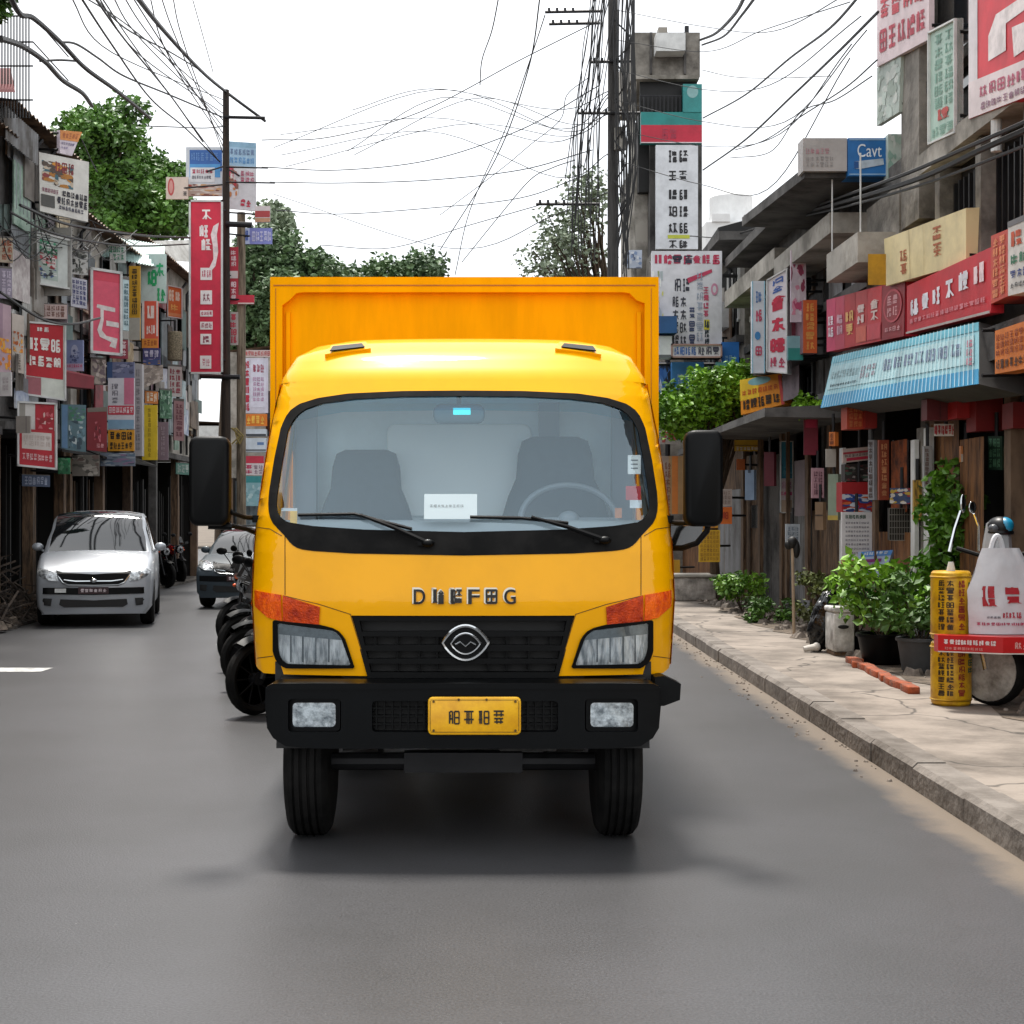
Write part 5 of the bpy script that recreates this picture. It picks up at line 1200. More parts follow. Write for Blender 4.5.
for (x0_, x1_, y_, h_, m_, lab) in ((-6.5, -.4, 64, 7.6, MT['concrete_pale'], 'pale two storey house far behind the truck where the street bends'), (-.2, 5.4, 66, 8.4, MT['concrete_dark'], 'dark two storey house far behind the truck at the end of the pavement')):
    hb_ = root('shop_house', ((x0_+x1_)/2, y_+3, 0), lab, 'building')
    mk('wall', hb_, m_, wbx(x0_, x1_, y_, y_+6, 0, h_)); mk('roof', hb_, MT['tin_rust'], lambda g: g.corr([(x0_-.3, y_-.6, h_+.02), (x1_+.3, y_-.6, h_+.02), (x1_+.3, y_+6, h_+1.1), (x0_-.3, y_+6, h_+1.1)], 26, .03))
    mk('ledge', hb_, MT['concrete'], wbx(x0_, x1_, y_-.5, y_-.002, 3.2, 3.4))
    for i in range(3):
        xw = x0_+.5+1.85*i
        w0 = mk('window', hb_, MT['white'], wbx(xw, xw+1.2, y_-.06, y_-.002, 4.6, 6.2)); mk('pane', hb_, MT['pane'], wbx(xw+.08, xw+1.12, y_-.07, y_-.061, 4.68, 6.12)).parent = w0
        mk('shutter', hb_, sheets[i], lambda g: g.corr([(xw-.1, y_-.03, .1), (xw+1.4, y_-.03, .1), (xw+1.4, y_-.03, 2.9), (xw-.1, y_-.03, 2.9)], 10, .02))
for i in range(3): mk('window', bF, MT['pane'], wbx(-6.8+1.6*i, -5.9+1.6*i, 49.95, 49.998, 4.4, 5.9))
mk('shutter', bF, sheets[4], lambda g: g.corr([(-7.8, 49.96, .05), (-2.2, 49.96, .05), (-2.2, 49.96, 2.9), (-7.8, 49.96, 2.9)], 30, .02))
# ---------------- signs ----------------
def fq4(tl, tr, br, bl, d0, d1): return (P(*bl, d0), P(*br, d1), P(*tr, d1), P(*tl, d0))
def hang_to(face, x, n=2):     # brackets from the sign's edge back to the wall plane x
    f = Face(*face); out_ = []
    for v in (.12, .85):
        a = f.at(0 if x < 0 else 1, v, -.03); out_.append((a, Vector((x, a.y+.05, a.z+.02))))
    return out_
WHT = '#d9d8d4'
LS = 'signs hung along the left shanties'
wf = MT['white']
fc = fq4((39,152),(89,162),(88,222),(40,211), 25.0, 25.6)
sign('picture_board', 'big white board with a food picture and black lettering, high on the left', 'sign', fc, sm('#dcdad3'),
     [('blot', .05,.12,.68,.52, ['#b87a2a','#d6902c','#6d5a4a','#8c3a3a','#3f6a78','#c9b7a0','#53443a'], 60), ('g',.3,.08,.7,.3,3,1,'#8a3138',.12), ('g',.04,.58,.38,.66,6,1,'#8c4a62',.14), ('g',.45,.56,.98,.68,6,1,'#24222c',.16), ('g',.34,.68,.98,.82,7,1,'#2c2a38',.16), ('g',.38,.82,.9,.90,8,1,'#3b3a52',.14), ('r',.02,.7,.3,.9,'#51504c')], hang=hang_to(fc, XL), group=LS)
fc = fq4((60,130),(82,132),(72,156),(60,153), 25.4, 25.8)
sign('corner_sign', 'small cut off board, orange above and lilac below, over the picture board', 'sign', fc, sm('#cfc3cc'), [('r',0,0,1,.42,'#dc8b3c'), ('g',.1,.08,.9,.36,5,1,'#b8622a',.12), ('g',.05,.5,.85,.62,6,1,'#7a6f95',.14), ('g',.05,.68,.5,.8,3,1,'#8d7fa6',.14)], hang=hang_to(fc, XL), group=LS)
fc = ff(90,122,267,353, 28.2, 28.6, 272, 356)
sign('hanging_sign', 'faded pink upright sign with one large white character in a white frame', 'sign', fc, sm('#d9526a'), [('r',.04,.02,.96,.14,'#cf3f55'), ('lp',[(.22,.42),(.78,.44),(.78,.49),(.42,.48),(.42,.60),(.36,.72),(.5,.78),(.86,.80),(.80,.92),(.60,.90),(.66,.85),(.3,.80),(.22,.72),(.32,.6),(.32,.47),(.2,.46)],'#e0d5d2'), ('lp',[(.5,.60),(.9,.61),(.9,.67),(.5,.66)],'#e0d5d2')], frame=wf, fw=.05, hang=hang_to(fc, XL), group=LS)
fc = ff(24,66,321,395, 24.6, 24.9, 324, 401)
sign('hanging_sign', 'crimson sign with two rows of bold white characters above a blank white strip', 'sign', fc, sm('#dad9d3'), [('r',.02,.01,.93,.73,'#b81425'), ('r',-.0,.74,.4,.99,'#a5626a'), ('r',.41,.74,.98,.98,'#d5d9cf'), ('g',.3,.06,.6,.13,2,1,'#e8dcd8',.16), ('g',.1,.2,.88,.4,3,1,'#efe9e4',.16), ('g',.1,.44,.88,.60,4,1,'#efe9e4',.17)], frame=wf, fw=.03, hang=hang_to(fc, XL), group=LS)
fc = ff(17,57,401,466, 24.0, 24.3, 403, 470)
sign('hanging_sign', 'white sign with a red figure above a pale panel, low on the left', 'sign', fc, sm('#c9c6c2'), [('r',.45,.0,.93,.42,'#a9182a'), ('r',.06,.42,.94,.97,'#b3202f'), ('r',.12,.46,.86,.72,'#cfc6c0'), ('blot',.48,.05,.9,.4,['#d8b0ac','#8e1722','#c9606a'],16), ('g',.12,.78,.88,.9,8,1,'#e2b6b8',.14), ('g',.14,.5,.84,.68,5,2,'#b7a49c',.06), ('r',.0,.0,.2,.42,'#8f8b84')], frame=wf, fw=.03, hang=hang_to(fc, XL), group=LS)
fc = ff(-3,11,302,372, 23.3, 23.5, 306, 374)
sign('painted_board', 'mauve board with orange flames of colour cut by the left picture edge', 'sign', fc, sm('#b59aa4'), [('blot',.0,.5,1,.95,['#d98226','#e0a33c','#c8742a'],24), ('r',0,.0,.4,.5,'#9a7f8e')], hang=hang_to(fc, XL), group=LS)
fc = ff(12,24,313,371, 23.9, 24.1, 316, 374)
sign('painted_board', 'narrow pale board with orange marks left of the crimson sign', 'sign', fc, sm('#bfb4aa'), [('blot',.1,.3,.9,.65,['#d67f2a','#e1a24a','#a9562c'],20), ('g',.2,.68,.8,.95,1,3,'#6e665e',.12)], hang=hang_to(fc, XL), group=LS)
fc = ff(0,11,372,396, 23.1)
sign('painted_board', 'small blank whitish board below the mauve board at the left edge', 'sign', fc, sm('#c9c5c4'), [('g',.2,.2,.8,.8,2,2,'#b3a8ac',.1)], hang=hang_to(fc, XL), group=LS)
fc = ff(36,71,231,284, 25.2, 25.6, 240, 290)
sign('poster_board', 'white frame board with a green and red picture poster', 'poster', fc, sm('#c9cfcb'), [('r',.08,.1,.62,.88,'#a9b8b0'), ('blot',.1,.12,.6,.42,['#2f8a60','#4aa37a','#1e5a40','#cfd4cc'],40), ('blot',.1,.38,.6,.66,['#b3303c','#c95560','#8a2430','#d7cfca','#2f6a50'],40), ('blot',.1,.66,.6,.86,['#38507e','#2c3138','#d8dad8','#6a7a9c'],24), ('g',.14,.18,.56,.34,3,1,'#e6e9e4',.1), ('g',.16,.42,.56,.62,3,1,'#e9dcda',.13)], frame=wf, fw=.03, hang=hang_to(fc, XL), group=LS)
fc = ff(71,87,277,306, 26.9, 27.1, 280, 309)
sign('poster_board', 'white board crowded with dark blue characters beside the pink sign', 'poster', fc, sm('#c4c3cd'), [('g',.06,.05,.94,.93,4,5,'#46497c',.14)], hang=hang_to(fc, XL), group=LS)
fc = ff(66,83,340,371, 26.6)
sign('portrait_poster', 'blue grey portrait poster with pink lettering under it', 'poster', fc, sm('#7c86ad'), [('e',.3,.15,.72,.6,'#a9adc6'), ('blot',.2,.3,.8,.75,['#5c6690','#8f98ba','#454d74'],22), ('r',0,.76,1,1,'#b9a9c0'), ('g',.05,.78,.95,.9,7,1,'#c2406e',.15)], hang=hang_to(fc, XL), group=LS)
fc = ff(66,94,370,386, 26.2, 27.0, 376, 389)
sign('awning_board', 'plain dark red awning board under the portrait poster', 'awning', fc, sm('#7c2430'), [('r',0,0,1,.12,'#9a4a52')], thick=.3, hang=hang_to(fc, XL), group=LS)
fc = ff(61,86,404,449, 25.4, 25.6, 405, 452)
sign('poster_board', 'teal and grey picture panel low on the wall left of the dark red panel', 'poster', fc, sm('#4f6a72'), [('r',.03,.02,.26,.97,'#56799a'), ('blot',.3,.05,.96,.35,['#2d7a58','#3f6a58','#7da08c'],24), ('blot',.3,.35,.96,.96,['#41606e','#8a9aa0','#2c414c','#5e7c88','#a9b4b4'],40)], hang=hang_to(fc, XL), group=LS)
fc = ff(87,107,408,450, 27.0, 27.2, 407, 452)
sign('poster_board', 'dark red panel with a faint vertical figure beside the teal picture panel', 'poster', fc, sm('#7a1420'), [('r',.02,0,.98,.1,'#6b6258'), ('blot',.35,.3,.7,.8,['#a3404a','#5a0e18','#b8606a'],14), ('g',.45,.82,.85,.93,2,1,'#c9868a',.14)], hang=hang_to(fc, XL), group=LS)
fc = ff(107,134,362,380, 28.6)
sign('poster_board', 'murky blue strip board on top of the white and red poster', 'poster', fc, sm('#6a6f8e'), [('r',0,0,.2,1,'#35507c'), ('blot',.2,.0,1,1,['#585c7a','#8d8fa8','#474b66'],22)], hang=hang_to(fc, XL), group=LS)
fc = ff(108,134,378,429, 28.5)
sign('poster_board', 'white poster with pink block, red lettered strip and blue foot', 'poster', fc, sm('#cfccd2'), [('r',.62,.0,1,.52,'#c9708a'), ('g',.1,.1,.42,.5,1,3,'#77757f',.1), ('r',0,.54,1,.72,'#c23a4c'), ('g',.03,.56,.97,.7,7,1,'#e4cfd2',.14), ('r',0,.82,1,1,'#7fa3bf')], hang=hang_to(fc, XL), group=LS)
fc = ff(108,134,430,451, 28.4)
sign('hanging_sign', 'mustard sign with black characters under the white poster with the red strip', 'sign', fc, sm('#cf9016'), [('g',.06,.06,.94,.5,4,1,'#231c10',.16), ('g',.06,.56,.94,.94,6,1,'#3a2c12',.15)], hang=hang_to(fc, XL), group=LS)
fc = ff(100,135,453,466, 28.3)
sign('cloth_banner', 'dull blue printed strip hanging under the mustard sign', 'banner', fc, sm('#76808f'), [('blot',0,0,1,1,['#8a6f8c','#5e7488','#9aa3ab','#4c5868'],30)], thick=.03, hang=hang_to(fc, XL), group=LS)
fc = ff(134,142,364,456, 31.2)
sign('pilaster_board', 'tall narrow whitish board between the mustard and yellow signs', 'sign', fc, sm('#a9a6a8'), [('g',.2,.05,.8,.95,1,9,'#7f7a80',.1)], thick=.2, hang=hang_to(fc, XL), group=LS)
fc = ff(142,157,405,460, 32.2)
sign('hanging_sign', 'plain bright yellow upright sign, lowest of the yellow ones', 'sign', fc, sm('#e0bf26'), [('g',.38,.05,.62,.95,1,10,'#a58a1c',.1)], hang=hang_to(fc, XL), group=LS)
fc = ff(158,168,422,460, 33.2)
sign('hanging_sign', 'dusty lilac upright sign right of the bright yellow one', 'sign', fc, sm('#84707c'), [('g',.25,.1,.75,.9,1,6,'#a897a2',.1)], hang=hang_to(fc, XL), group=LS)
fc = ff(129,140,266,340, 31.2)
sign('hanging_sign', 'slim mustard upright sign right of the pink sign', 'sign', fc, sm('#c8961c'), [('r',0,.7,1,1,'#a8a49a'), ('g',.22,.03,.8,.66,1,8,'#4b3712',.14)], hang=hang_to(fc, XL), group=LS)
fc = ff(141,166,254,303, 32.6)
sign('painted_board', 'pale mint board with splashed green characters', 'sign', fc, sm('#bfd2cc'), [('g',.2,.3,.66,.68,1,1,'#22a565',.2), ('g',.55,.14,.96,.5,1,1,'#2da36c',.16), ('g',.6,.68,.98,.98,1,1,'#27a868',.2)], hang=hang_to(fc, XL), group=LS)
fc = ff(142,158,301,348, 32.3)
sign('hanging_sign', 'salmon red sign with white circle characters above an orange foot', 'sign', fc, sm('#d6563f'), [('r',0,0,.15,1,'#d8cfca'), ('r',.9,0,1,.75,'#d8cfca'), ('g',.25,.08,.85,.42,1,1,'#ecdcd4',.18), ('g',.25,.5,.85,.72,2,1,'#ecdcd4',.18), ('r',0,.8,1,1,'#d98a34'), ('g',.1,.82,.95,.96,4,1,'#a14a1c',.15)], hang=hang_to(fc, XL), group=LS)
fc = ff(143,160,348,365, 32.2)
sign('hanging_sign', 'small indigo and brown sign below the salmon red one', 'sign', fc, sm('#38366b'), [('g',.06,.1,.94,.6,3,1,'#b9b3c9',.16), ('r',0,.66,1,1,'#3c4c7c'), ('blot',0,.6,1,1,['#a87d3a','#4c4a7a','#8c7ca0'],12)], hang=hang_to(fc, XL), group=LS)
fc = ff(144,163,365,388, 32.1, 32.3, 365, 380)
sign('pebble_panel', 'rough stone coloured panel below the small indigo sign', 'panel', fc, sm('#9c8e84'), [('blot',0,0,1,1,['#b3a69c','#7d7068','#8c7f74'],60)], thick=.15, hang=hang_to(fc, XL), group=LS)
fc = ff(167,182,285,317, 36.0, 36.2, 288, 319)
sign('hanging_sign', 'orange sign with pale characters beside the long red banner', 'sign', fc, sm('#d4692c'), [('g',.1,.1,.9,.5,2,1,'#ecd9c0',.2), ('g',.2,.54,.8,.8,1,1,'#e9b35c',.16), ('r',0,.85,1,.94,'#d68f5a')], frame=wf, fw=.02, hang=hang_to(fc, XL), group=LS)
fc = ff(58,70,458,474, 25.2)
sign('cloth_banner', 'small green cloth strip under the teal picture panel', 'banner', fc, sm('#2d6a45'), [('blot',0,0,1,1,['#2f8a55','#1f4c33','#5c8a6a'],16)], thick=.03, hang=hang_to(fc, XL), group=LS)
fc = ff(72,99,455,476, 26.2)
sign('cloth_banner', 'greyish printed cloth strip right of the small green one', 'banner', fc, sm('#6a645c'), [('blot',0,0,1,1,['#8c857c','#4a463f','#9c958c','#5c4a44'],30)], thick=.03, hang=hang_to(fc, XL), group=LS)
fc = ff(16,30,416,433, 23.5)
sign('notice_board', 'small beige blank board fixed left of the red figure sign', 'sign', fc, sm('#8c857e'), [('r',.7,0,.76,1,'#6f6963')], hang=hang_to(fc, XL), group=LS)
for nm, cat, lab, px0, px1, py0, py1, d, base, kind in (
    ('poster_board','poster','creamy board with rust characters left of the green and red poster frame',0,13,236,262,23.3,'#b9ac98',('g',2,3,'#a5502c')),
    ('poster_board','poster','violet grey board under the mauve wall sheet at the left edge',0,12,266,298,23.3,'#8d8496',('g',2,3,'#c9bfd0')),
    ('poster_board','poster','pale rose board with brown lettering under the poster frame',39,67,303,318,25.5,'#c9b3ae',('g',5,2,'#7c544a')),
    ('poster_board','poster','white and black notice right of the poster frame, above the blue character board',72,88,249,274,27.0,'#c9c9c6',('blot',['#2c2e2c','#d5d3ce','#5c5f58','#8c8a84'])),
    ('poster_board','poster','ice blue narrow board between the pink sign and the slim mustard one',123,129,276,330,30.2,'#b3c9cc',('g',1,7,'#4c6a74')),
    ('poster_board','poster','grey brown crumpled poster below the pink sign',91,106,357,384,28.4,'#8c8078',('blot',['#a89a90','#5c524c','#c4b8b0','#6b5a60'])),
    ('poster_board','poster','white board with red heading left of the long banner foot',168,182,364,396,35.6,'#c3bcb8',('g',2,4,'#9c4450')),
    ('poster_board','poster','green mottled board right of the bright yellow sign',160,172,388,418,34.2,'#4f7a5c',('blot',['#7ca088','#2f5540','#a9bfae'])),
    ('poster_board','poster','rosy tall board behind the lilac sign near the banner foot',174,184,398,440,37.0,'#b08a8c',('g',1,6,'#7c4c54')),
    ('poster_board','poster','teal little board hanging above the far motorcycles',176,190,462,474,38.2,'#6fa394',('g',3,1,'#d5e0da')),
    ('poster_board','poster','white sheet with green heading near the roof behind the pink sign',103,126,243,262,30.6,'#cdd3cf',('g',5,2,'#3c8c68')),
    ('poster_board','poster','wine red board with pale characters over the white poster with blue foot',110,128,338,358,29.0,'#8a2638',('g',3,2,'#dccacc')),
    ('poster_board','poster','orange and white board under the salmon red and indigo signs',145,158,390,403,32.6,'#cf7c34',('g',3,1,'#f0dfc8')),
    ('poster_board','poster','dull blue board deep at the left edge under the crimson figure sign',22,50,474,486,24.6,'#4c5c78',('g',6,1,'#a3aec4')),
    ):
    fc = ff(px0, px1, py0, py1, d, d+.15, py0+1, py1+1)
    els = [('r',0,0,1,.06,'#6b6763')]+([('g',.08,.12,.92,.92,kind[1],kind[2],kind[3],.13)] if kind[0] == 'g' else [('blot',.02,.08,.98,.98,kind[1],34)])
    sign(nm, lab, cat, fc, sm(base), els, group=LS, hang=hang_to(fc, XL))
# mesh drum hanging right of the stone panel
g = MB(); c_ = P(175, 346, 35); rt = root('mesh_drum', c_-Vector((0, 0, .34)), 'round woven drum hanging below the orange sign left of the red banner', 'drum')
g.lathe([(.15, -.34), (.17, -.33), (.17, .30), (.15, .33), (0, .33)], c_, 'z', 20); g.build('body', mat('woven cane', '#8a7d66', .8, var=.6, scale=30, hex2='#4a4234', bump=1, bscale=60), rt, smooth=True)
g = MB(); g.cyl(c_+Vector((0, 0, .33)), c_+Vector((0, 0, .6)), .03); g.cyl(c_+Vector((0, 0, .6)), (XL, 35.1, c_.z+.6), .02); g.build('hanger', MT['steel_dark'], rt)

# ---------------- left utility pole and its boards ----------------
PD = 36.0; pb = P(226, 500, PD); po = root('utility_pole', (pb.x, PD, 0), 'tall dark utility pole carrying the long red banner, behind the left truck mirror', 'utility pole')
g = MB(); g.cyl((pb.x, PD, 0), (pb.x, PD, P(0, 90, PD).z), .13, .075, 12); g.build('pole', mat('creosoted pole', '#352a22', .9, var=.4, scale=6, hex2='#1a1512', stretch=(3, 3, .3)), po, smooth=True)
for (a, b_, y_, r_) in ((224, 265, 117, .04), (226, 252, 224, .07), (200, 240, 376, .06), (226, 268, 167, .02), (226, 275, 182, .02)):
    g = MB(); g.cyl(P(a, y_, PD-.15), P(b_, y_+1, PD-.15), r_, n=8); g.build('crossarm', MT['steel_dark'], po)
g = MB(); g.cyl((pb.x+.32, PD+.3, 0), (pb.x+.32, PD+.3, P(0, 210, PD).z), .12, .1, 10); g2 = g.build('timber_post', None, None, org=(pb.x+.32, PD+.3, 0)) if 0 else None
tp = root('timber_post', (pb.x+.36, PD+.3, 0), 'old grey brown timber post standing just right of the dark utility pole', 'post'); g.build('shaft', mat('old timber', '#877a68', .9, var=.5, scale=5, hex2='#4a4034', stretch=(3, 3, .3)), tp, smooth=True)
g = MB()
for i in range(5): g.tube([P(234+rA.uniform(-3, 3), 428, PD), P(238+rA.uniform(-3, 6), 436, PD), P(232+rA.uniform(-2, 8), 444, PD)], .02, 5)
g.build('rope_knot', mat('tan rope', '#8a7a4a', .9), tp)
PS = 'boards fixed around the left utility pole'
fc = ff(189, 223, 200, 374, 35.5)
sign('banner', 'very tall crimson banner with a column of white characters hanging on the utility pole', 'banner', fc, sm('#cf1f3f'),
     [('g',.33,.05,.68,.12,1,1,'#efe4e2',.17), ('g',.28,.14,.6,.22,1,1,'#ecdedd',.2), ('g',.34,.22,.66,.30,1,1,'#ecdedd',.2), ('lp',[(.72,.15),(.88,.13),(.82,.2),(.86,.3),(.78,.38),(.6,.42),(.6,.39),(.72,.34),(.7,.26),(.64,.2)],'#e9d6d6'),
      ('r',.34,.39,.68,.46,'#eee4e2'), ('g',.36,.40,.66,.45,2,1,'#c4365a',.1), ('r',.34,.52,.68,.60,'#eee4e2'), ('g',.38,.53,.64,.59,1,1,'#8f4a5a',.1), ('r',.33,.635,.70,.67,'#eee4e2'), ('g',.35,.64,.68,.665,4,1,'#c4365a',.12),
      ('r',.33,.70,.70,.745,'#eee4e2'), ('g',.35,.705,.68,.74,3,1,'#a33a52',.12), ('r',.34,.77,.66,.83,'#eee4e2'), ('g',.38,.775,.62,.825,1,1,'#8f3a50',.14), ('r',.33,.895,.66,.97,'#eee4e2'), ('g',.38,.905,.62,.96,2,1,'#c46a7c',.1)],
     frame=wf, fw=.045, group=PS, hang=[(P(222, 210, 35.6), P(226, 210, 36)), (P(222, 360, 35.6), P(226, 360, 36))])
def psign(nm, lab, face, base, els, **k): return sign(nm, lab, k.pop('cat', 'sign'), face, base, els, group=PS, hang=[(Face(*face).at(.5, .5, -.08), Vector((pb.x, PD, Face(*face).at(.5, .5).z)))], **k)
psign('billboard', 'blue and white billboard with red script left of the pole top', ff(186,222,147,196, 36.6), sm('#c6cdd4'), [('r',.1,.06,1,.5,'#2f62a8'), ('r',.1,.35,.95,.62,'#4f96cf'), ('r',.12,.42,.8,.72,'#d8dadc'), ('g',.16,.45,.76,.55,5,1,'#b0405a',.14), ('g',.16,.58,.7,.66,8,1,'#5a5a66',.14), ('g',.14,.1,.9,.3,6,1,'#6f9ad0',.08), ('r',0,.76,1,1,'#bda79c'), ('blot',.05,.76,1,1,['#b24038','#c99a6a','#d8d0c6','#7c4a3c'],30)])
psign('billboard', 'tall billboard, sky blue above and white with red figures below, right of the pole', ff(224,256,141,208, 36.8, 36.8, 143, 211), sm('#cfcdd0'), [('r',0,0,1,.36,'#9fc0d8'), ('r',0,0,1,.08,'#8ab0c8'), ('g',.05,.1,.95,.2,7,1,'#6d83a6',.14), ('g',.05,.22,.95,.33,7,1,'#5f93c6',.14), ('r',0,.37,.3,.62,'#c9526a'), ('blot',.02,.4,.45,.85,['#b0383c','#c8804a','#d8cfca','#8a5a4c'],34), ('g',.5,.42,.96,.6,3,2,'#b5506c',.12), ('g',.5,.84,.85,.96,2,1,'#c02f48',.18)])
psign('small_board', 'small cream board with a red oval beside the blue billboard', ff(166,188,177,199, 36.4), sm('#d2c3b6'), [('e',.08,.05,.38,.85,'#b84a48'), ('e',.14,.15,.32,.75,'#c98e86'), ('g',.75,.65,.98,.85,1,1,'#4c4a4a',.2)])
psign('small_board', 'white board with red strip, upper of the two right of the pole', ff(255,270,206,222, 36.2), sm('#cfc4c4'), [('r',0,.3,1,.7,'#a83a3c'), ('r',0,.75,1,1,'#b88a6a')])
psign('small_board', 'blue violet board with white characters below the tall billboard', ff(237,272,228,244, 36.3), sm('#7f86c9'), [('r',0,0,.36,1,'#b6c4e4'), ('g',.03,.1,.34,.9,2,1,'#4c66b8',.16), ('g',.42,.15,.98,.9,5,1,'#cfd0ec',.14)])
psign('small_board', 'narrow crimson strip with white characters, upper one on the timber post', ff(229,238,247,304, 36.1), sm('#b02238'), [('g',.15,.05,.85,.35,1,3,'#e3c9cc',.16), ('r',0,.42,1,.55,'#cfc6c2'), ('g',.15,.6,.85,.95,1,3,'#e3c9cc',.16)])
psign('small_board', 'narrow grey strip with faded crimson characters, lower one on the timber post', ff(229,238,312,345, 36.1), sm('#aaa39e'), [('g',.1,.05,.9,.95,1,4,'#b23a4c',.2)])
psign('small_board', 'small plain crimson flag board sticking out right of the timber post', ff(238,254,295,304, 36.1), sm('#c41f3a'), [('r',0,.85,1,1,'#cfc4bc')])
FS = 'posters stacked between pole and truck'
def fsign(lab, face, base, els, **k): return sign('stacked_poster', lab, 'poster', face, base, els, group=FS, hang=[(Face(*face).at(.5, .5, -.05), Face(*face).at(.5, .5, -.05)+Vector((0, 1.5, 0)))], **k)
fsign('pale header strip with pink lettering at the top of the stacked posters', ff(243,275,350,357, 48.5), sm('#c8b4b0'), [('g',.05,.1,.95,.9,9,1,'#b85c5c',.16)])
fsign('tall white poster with crimson characters down its left side', ff(244,268,358,413, 48.5), sm('#cfcbd8'), [('r',.28,.04,.92,.9,'#d6d4e2'), ('g',.02,.05,.24,.97,1,6,'#b5263e',.2), ('g',.36,.1,.84,.28,3,1,'#a3425c',.14), ('g',.36,.34,.84,.8,3,5,'#b98aac',.12)])
fsign('orange strip with yellow characters under the tall white poster', ff(244,267,414,426, 48.5), sm('#d9761c'), [('g',.1,.1,.9,.9,4,1,'#eeb84a',.18)])
fsign('white strip with a dark edge, first below the orange one', ff(244,266,429,436, 48.5), sm('#c3ccd6'), [('r',0,.7,1,1,'#3c4048')], thick=.3)
fsign('white strip with a blue mark, second below the orange one', ff(244,266,438,452, 48.5), sm('#c6d0da'), [('r',.6,.3,.9,.5,'#5f7fae'), ('r',0,.8,1,.95,'#6c7278')], thick=.3)
fsign('crimson over white poster with pink characters near the mirror arm', ff(243,264,456,475, 48.5), sm('#cfc4c8'), [('r',0,0,1,.38,'#bb2c45'), ('g',.05,.45,.5,.95,1,2,'#b5385c',.16), ('g',.5,.45,.95,.95,2,2,'#8c7484',.12)])
fsign('teal panel at the bottom of the stacked posters', ff(243,262,476,506, 48.5), sm('#7fa8b0'), [('r',0,0,1,.22,'#2f8286'), ('blot',0,.3,1,1,['#8fb2ba','#6c949c','#a6c2c6'],20)])

# ---------------- right hand signs ----------------
RS = 'shop signs along the right hand fronts'
def rsign(nm, lab, face, base, els, cat='sign', xw=XR, **k): return sign(nm, lab, cat, face, base, els, group=RS, hang=hang_to(face, xw), **k)
rsign('banner_sign', 'pale pink banner with two rows of red characters at the top right', fq4((877,-30),(929,-52),(929,39),(877,67), 18.3, 16.4), sm('#dcc9cc'), [('g',.05,.32,.95,.56,4,1,'#c03a48',.16), ('g',.05,.62,.95,.9,5,1,'#b83c50',.16)], cat='banner')
rsign('faded_board', 'faded grey green board under the pale pink banner', fq4((877,68),(901,56),(899,112),(877,126), 18.4, 17.55), sm('#a9b5ac'), [('blot',0,0,1,1,['#b8c6bc','#94a296','#c2c8c0'],30)])
rsign('upright_sign', 'pale green upright sign with faint characters and one red mark', fq4((930,32),(957,18),(957,133),(930,145), 16.2, 15.3), sm('#a9c4b6'), [('g',.15,.05,.9,.72,2,6,'#7da695',.1), ('g',.25,.72,.75,.84,1,1,'#b23a30',.2), ('g',.1,.86,.9,.97,3,1,'#7da695',.1)], frame=wf, fw=.02)
rsign('giant_poster', 'giant red poster with white logo shape and white foot, cut by the right edge', fq4((969,-45),(1075,-100),(1075,78),(969,119), 14.85, 12.2), sm('#cf2434'),
      [('r',0,0,.1,1,'#d5cfd2'), ('r',0,.78,1,1,'#dccfd0'), ('lp',[(.22,.55),(.30,.44),(.75,.38),(1,.37),(1,.44),(.75,.46),(.40,.52),(.40,.68),(.22,.70)],'#e4dcdc'), ('lp',[(.46,.56),(.60,.56),(.66,.62),(.72,.56),(.86,.55),(.9,.66),(.60,.72),(.48,.74)],'#e4dcdc'), ('e',.68,.60,.92,.72,'#d8a24c'), ('g',.12,.82,.98,.91,9,1,'#b5506c',.14), ('g',.14,.93,.95,.98,14,1,'#8c6478',.14)], cat='poster', thick=.1)
rsign('box_sign', 'weathered grey white panel with faint red lettering on the roof slab', ff(803,847,138,171, 19.12), sm('#aaa5a2'), [('g',.05,.3,.6,.5,5,1,'#b08088',.1), ('g',.05,.55,.7,.9,6,2,'#8f8a88',.08)], thick=.3, xw=4.9)
rsign('box_sign', 'bright blue box sign with white script on the roof slab', ff(848,887,138,176, 19.10), sm('#1f6cb0'), [('r',.03,.03,.97,.06,'#8fb6d6'), ('r',.03,.94,.97,.97,'#8fb6d6'), ('t',.24,.16,.86,.50,'Cavt','#e6eef4'), ('lp',[(.15,.62),(.9,.54),(.92,.70),(.3,.82),(.15,.80)],'#b4c3d0'), ('r',.15,.62,.27,.80,'#1a4f8c')], thick=.35, xw=4.9)
rsign('box_sign', 'small white and green stained panel right of the blue box sign', ff(888,908,134,178, 19.0), sm('#bccbc2'), [('blot',0,0,1,1,['#a5bdb0','#cdd5ce','#8fb0a2'],24)], thick=.2)
rsign('cream_sign', 'long plain cream sign with two reddish brown characters', fq4((884,239),(966,208),(966,263),(886,286), 17.5, 14.9), sm('#e3d3a2'), [('g',.20,.35,.32,.9,1,2,'#b5643a',.12), ('g',.62,.12,.75,.75,1,2,'#b5643a',.14), ('r',.34,0,.345,1,'#b8a678'), ('r',.52,0,.523,1,'#cdbb8c')], thick=.15)
fcr = fq4((827,300),(906,279),(905,336),(827,352), 20.3, 17.0)
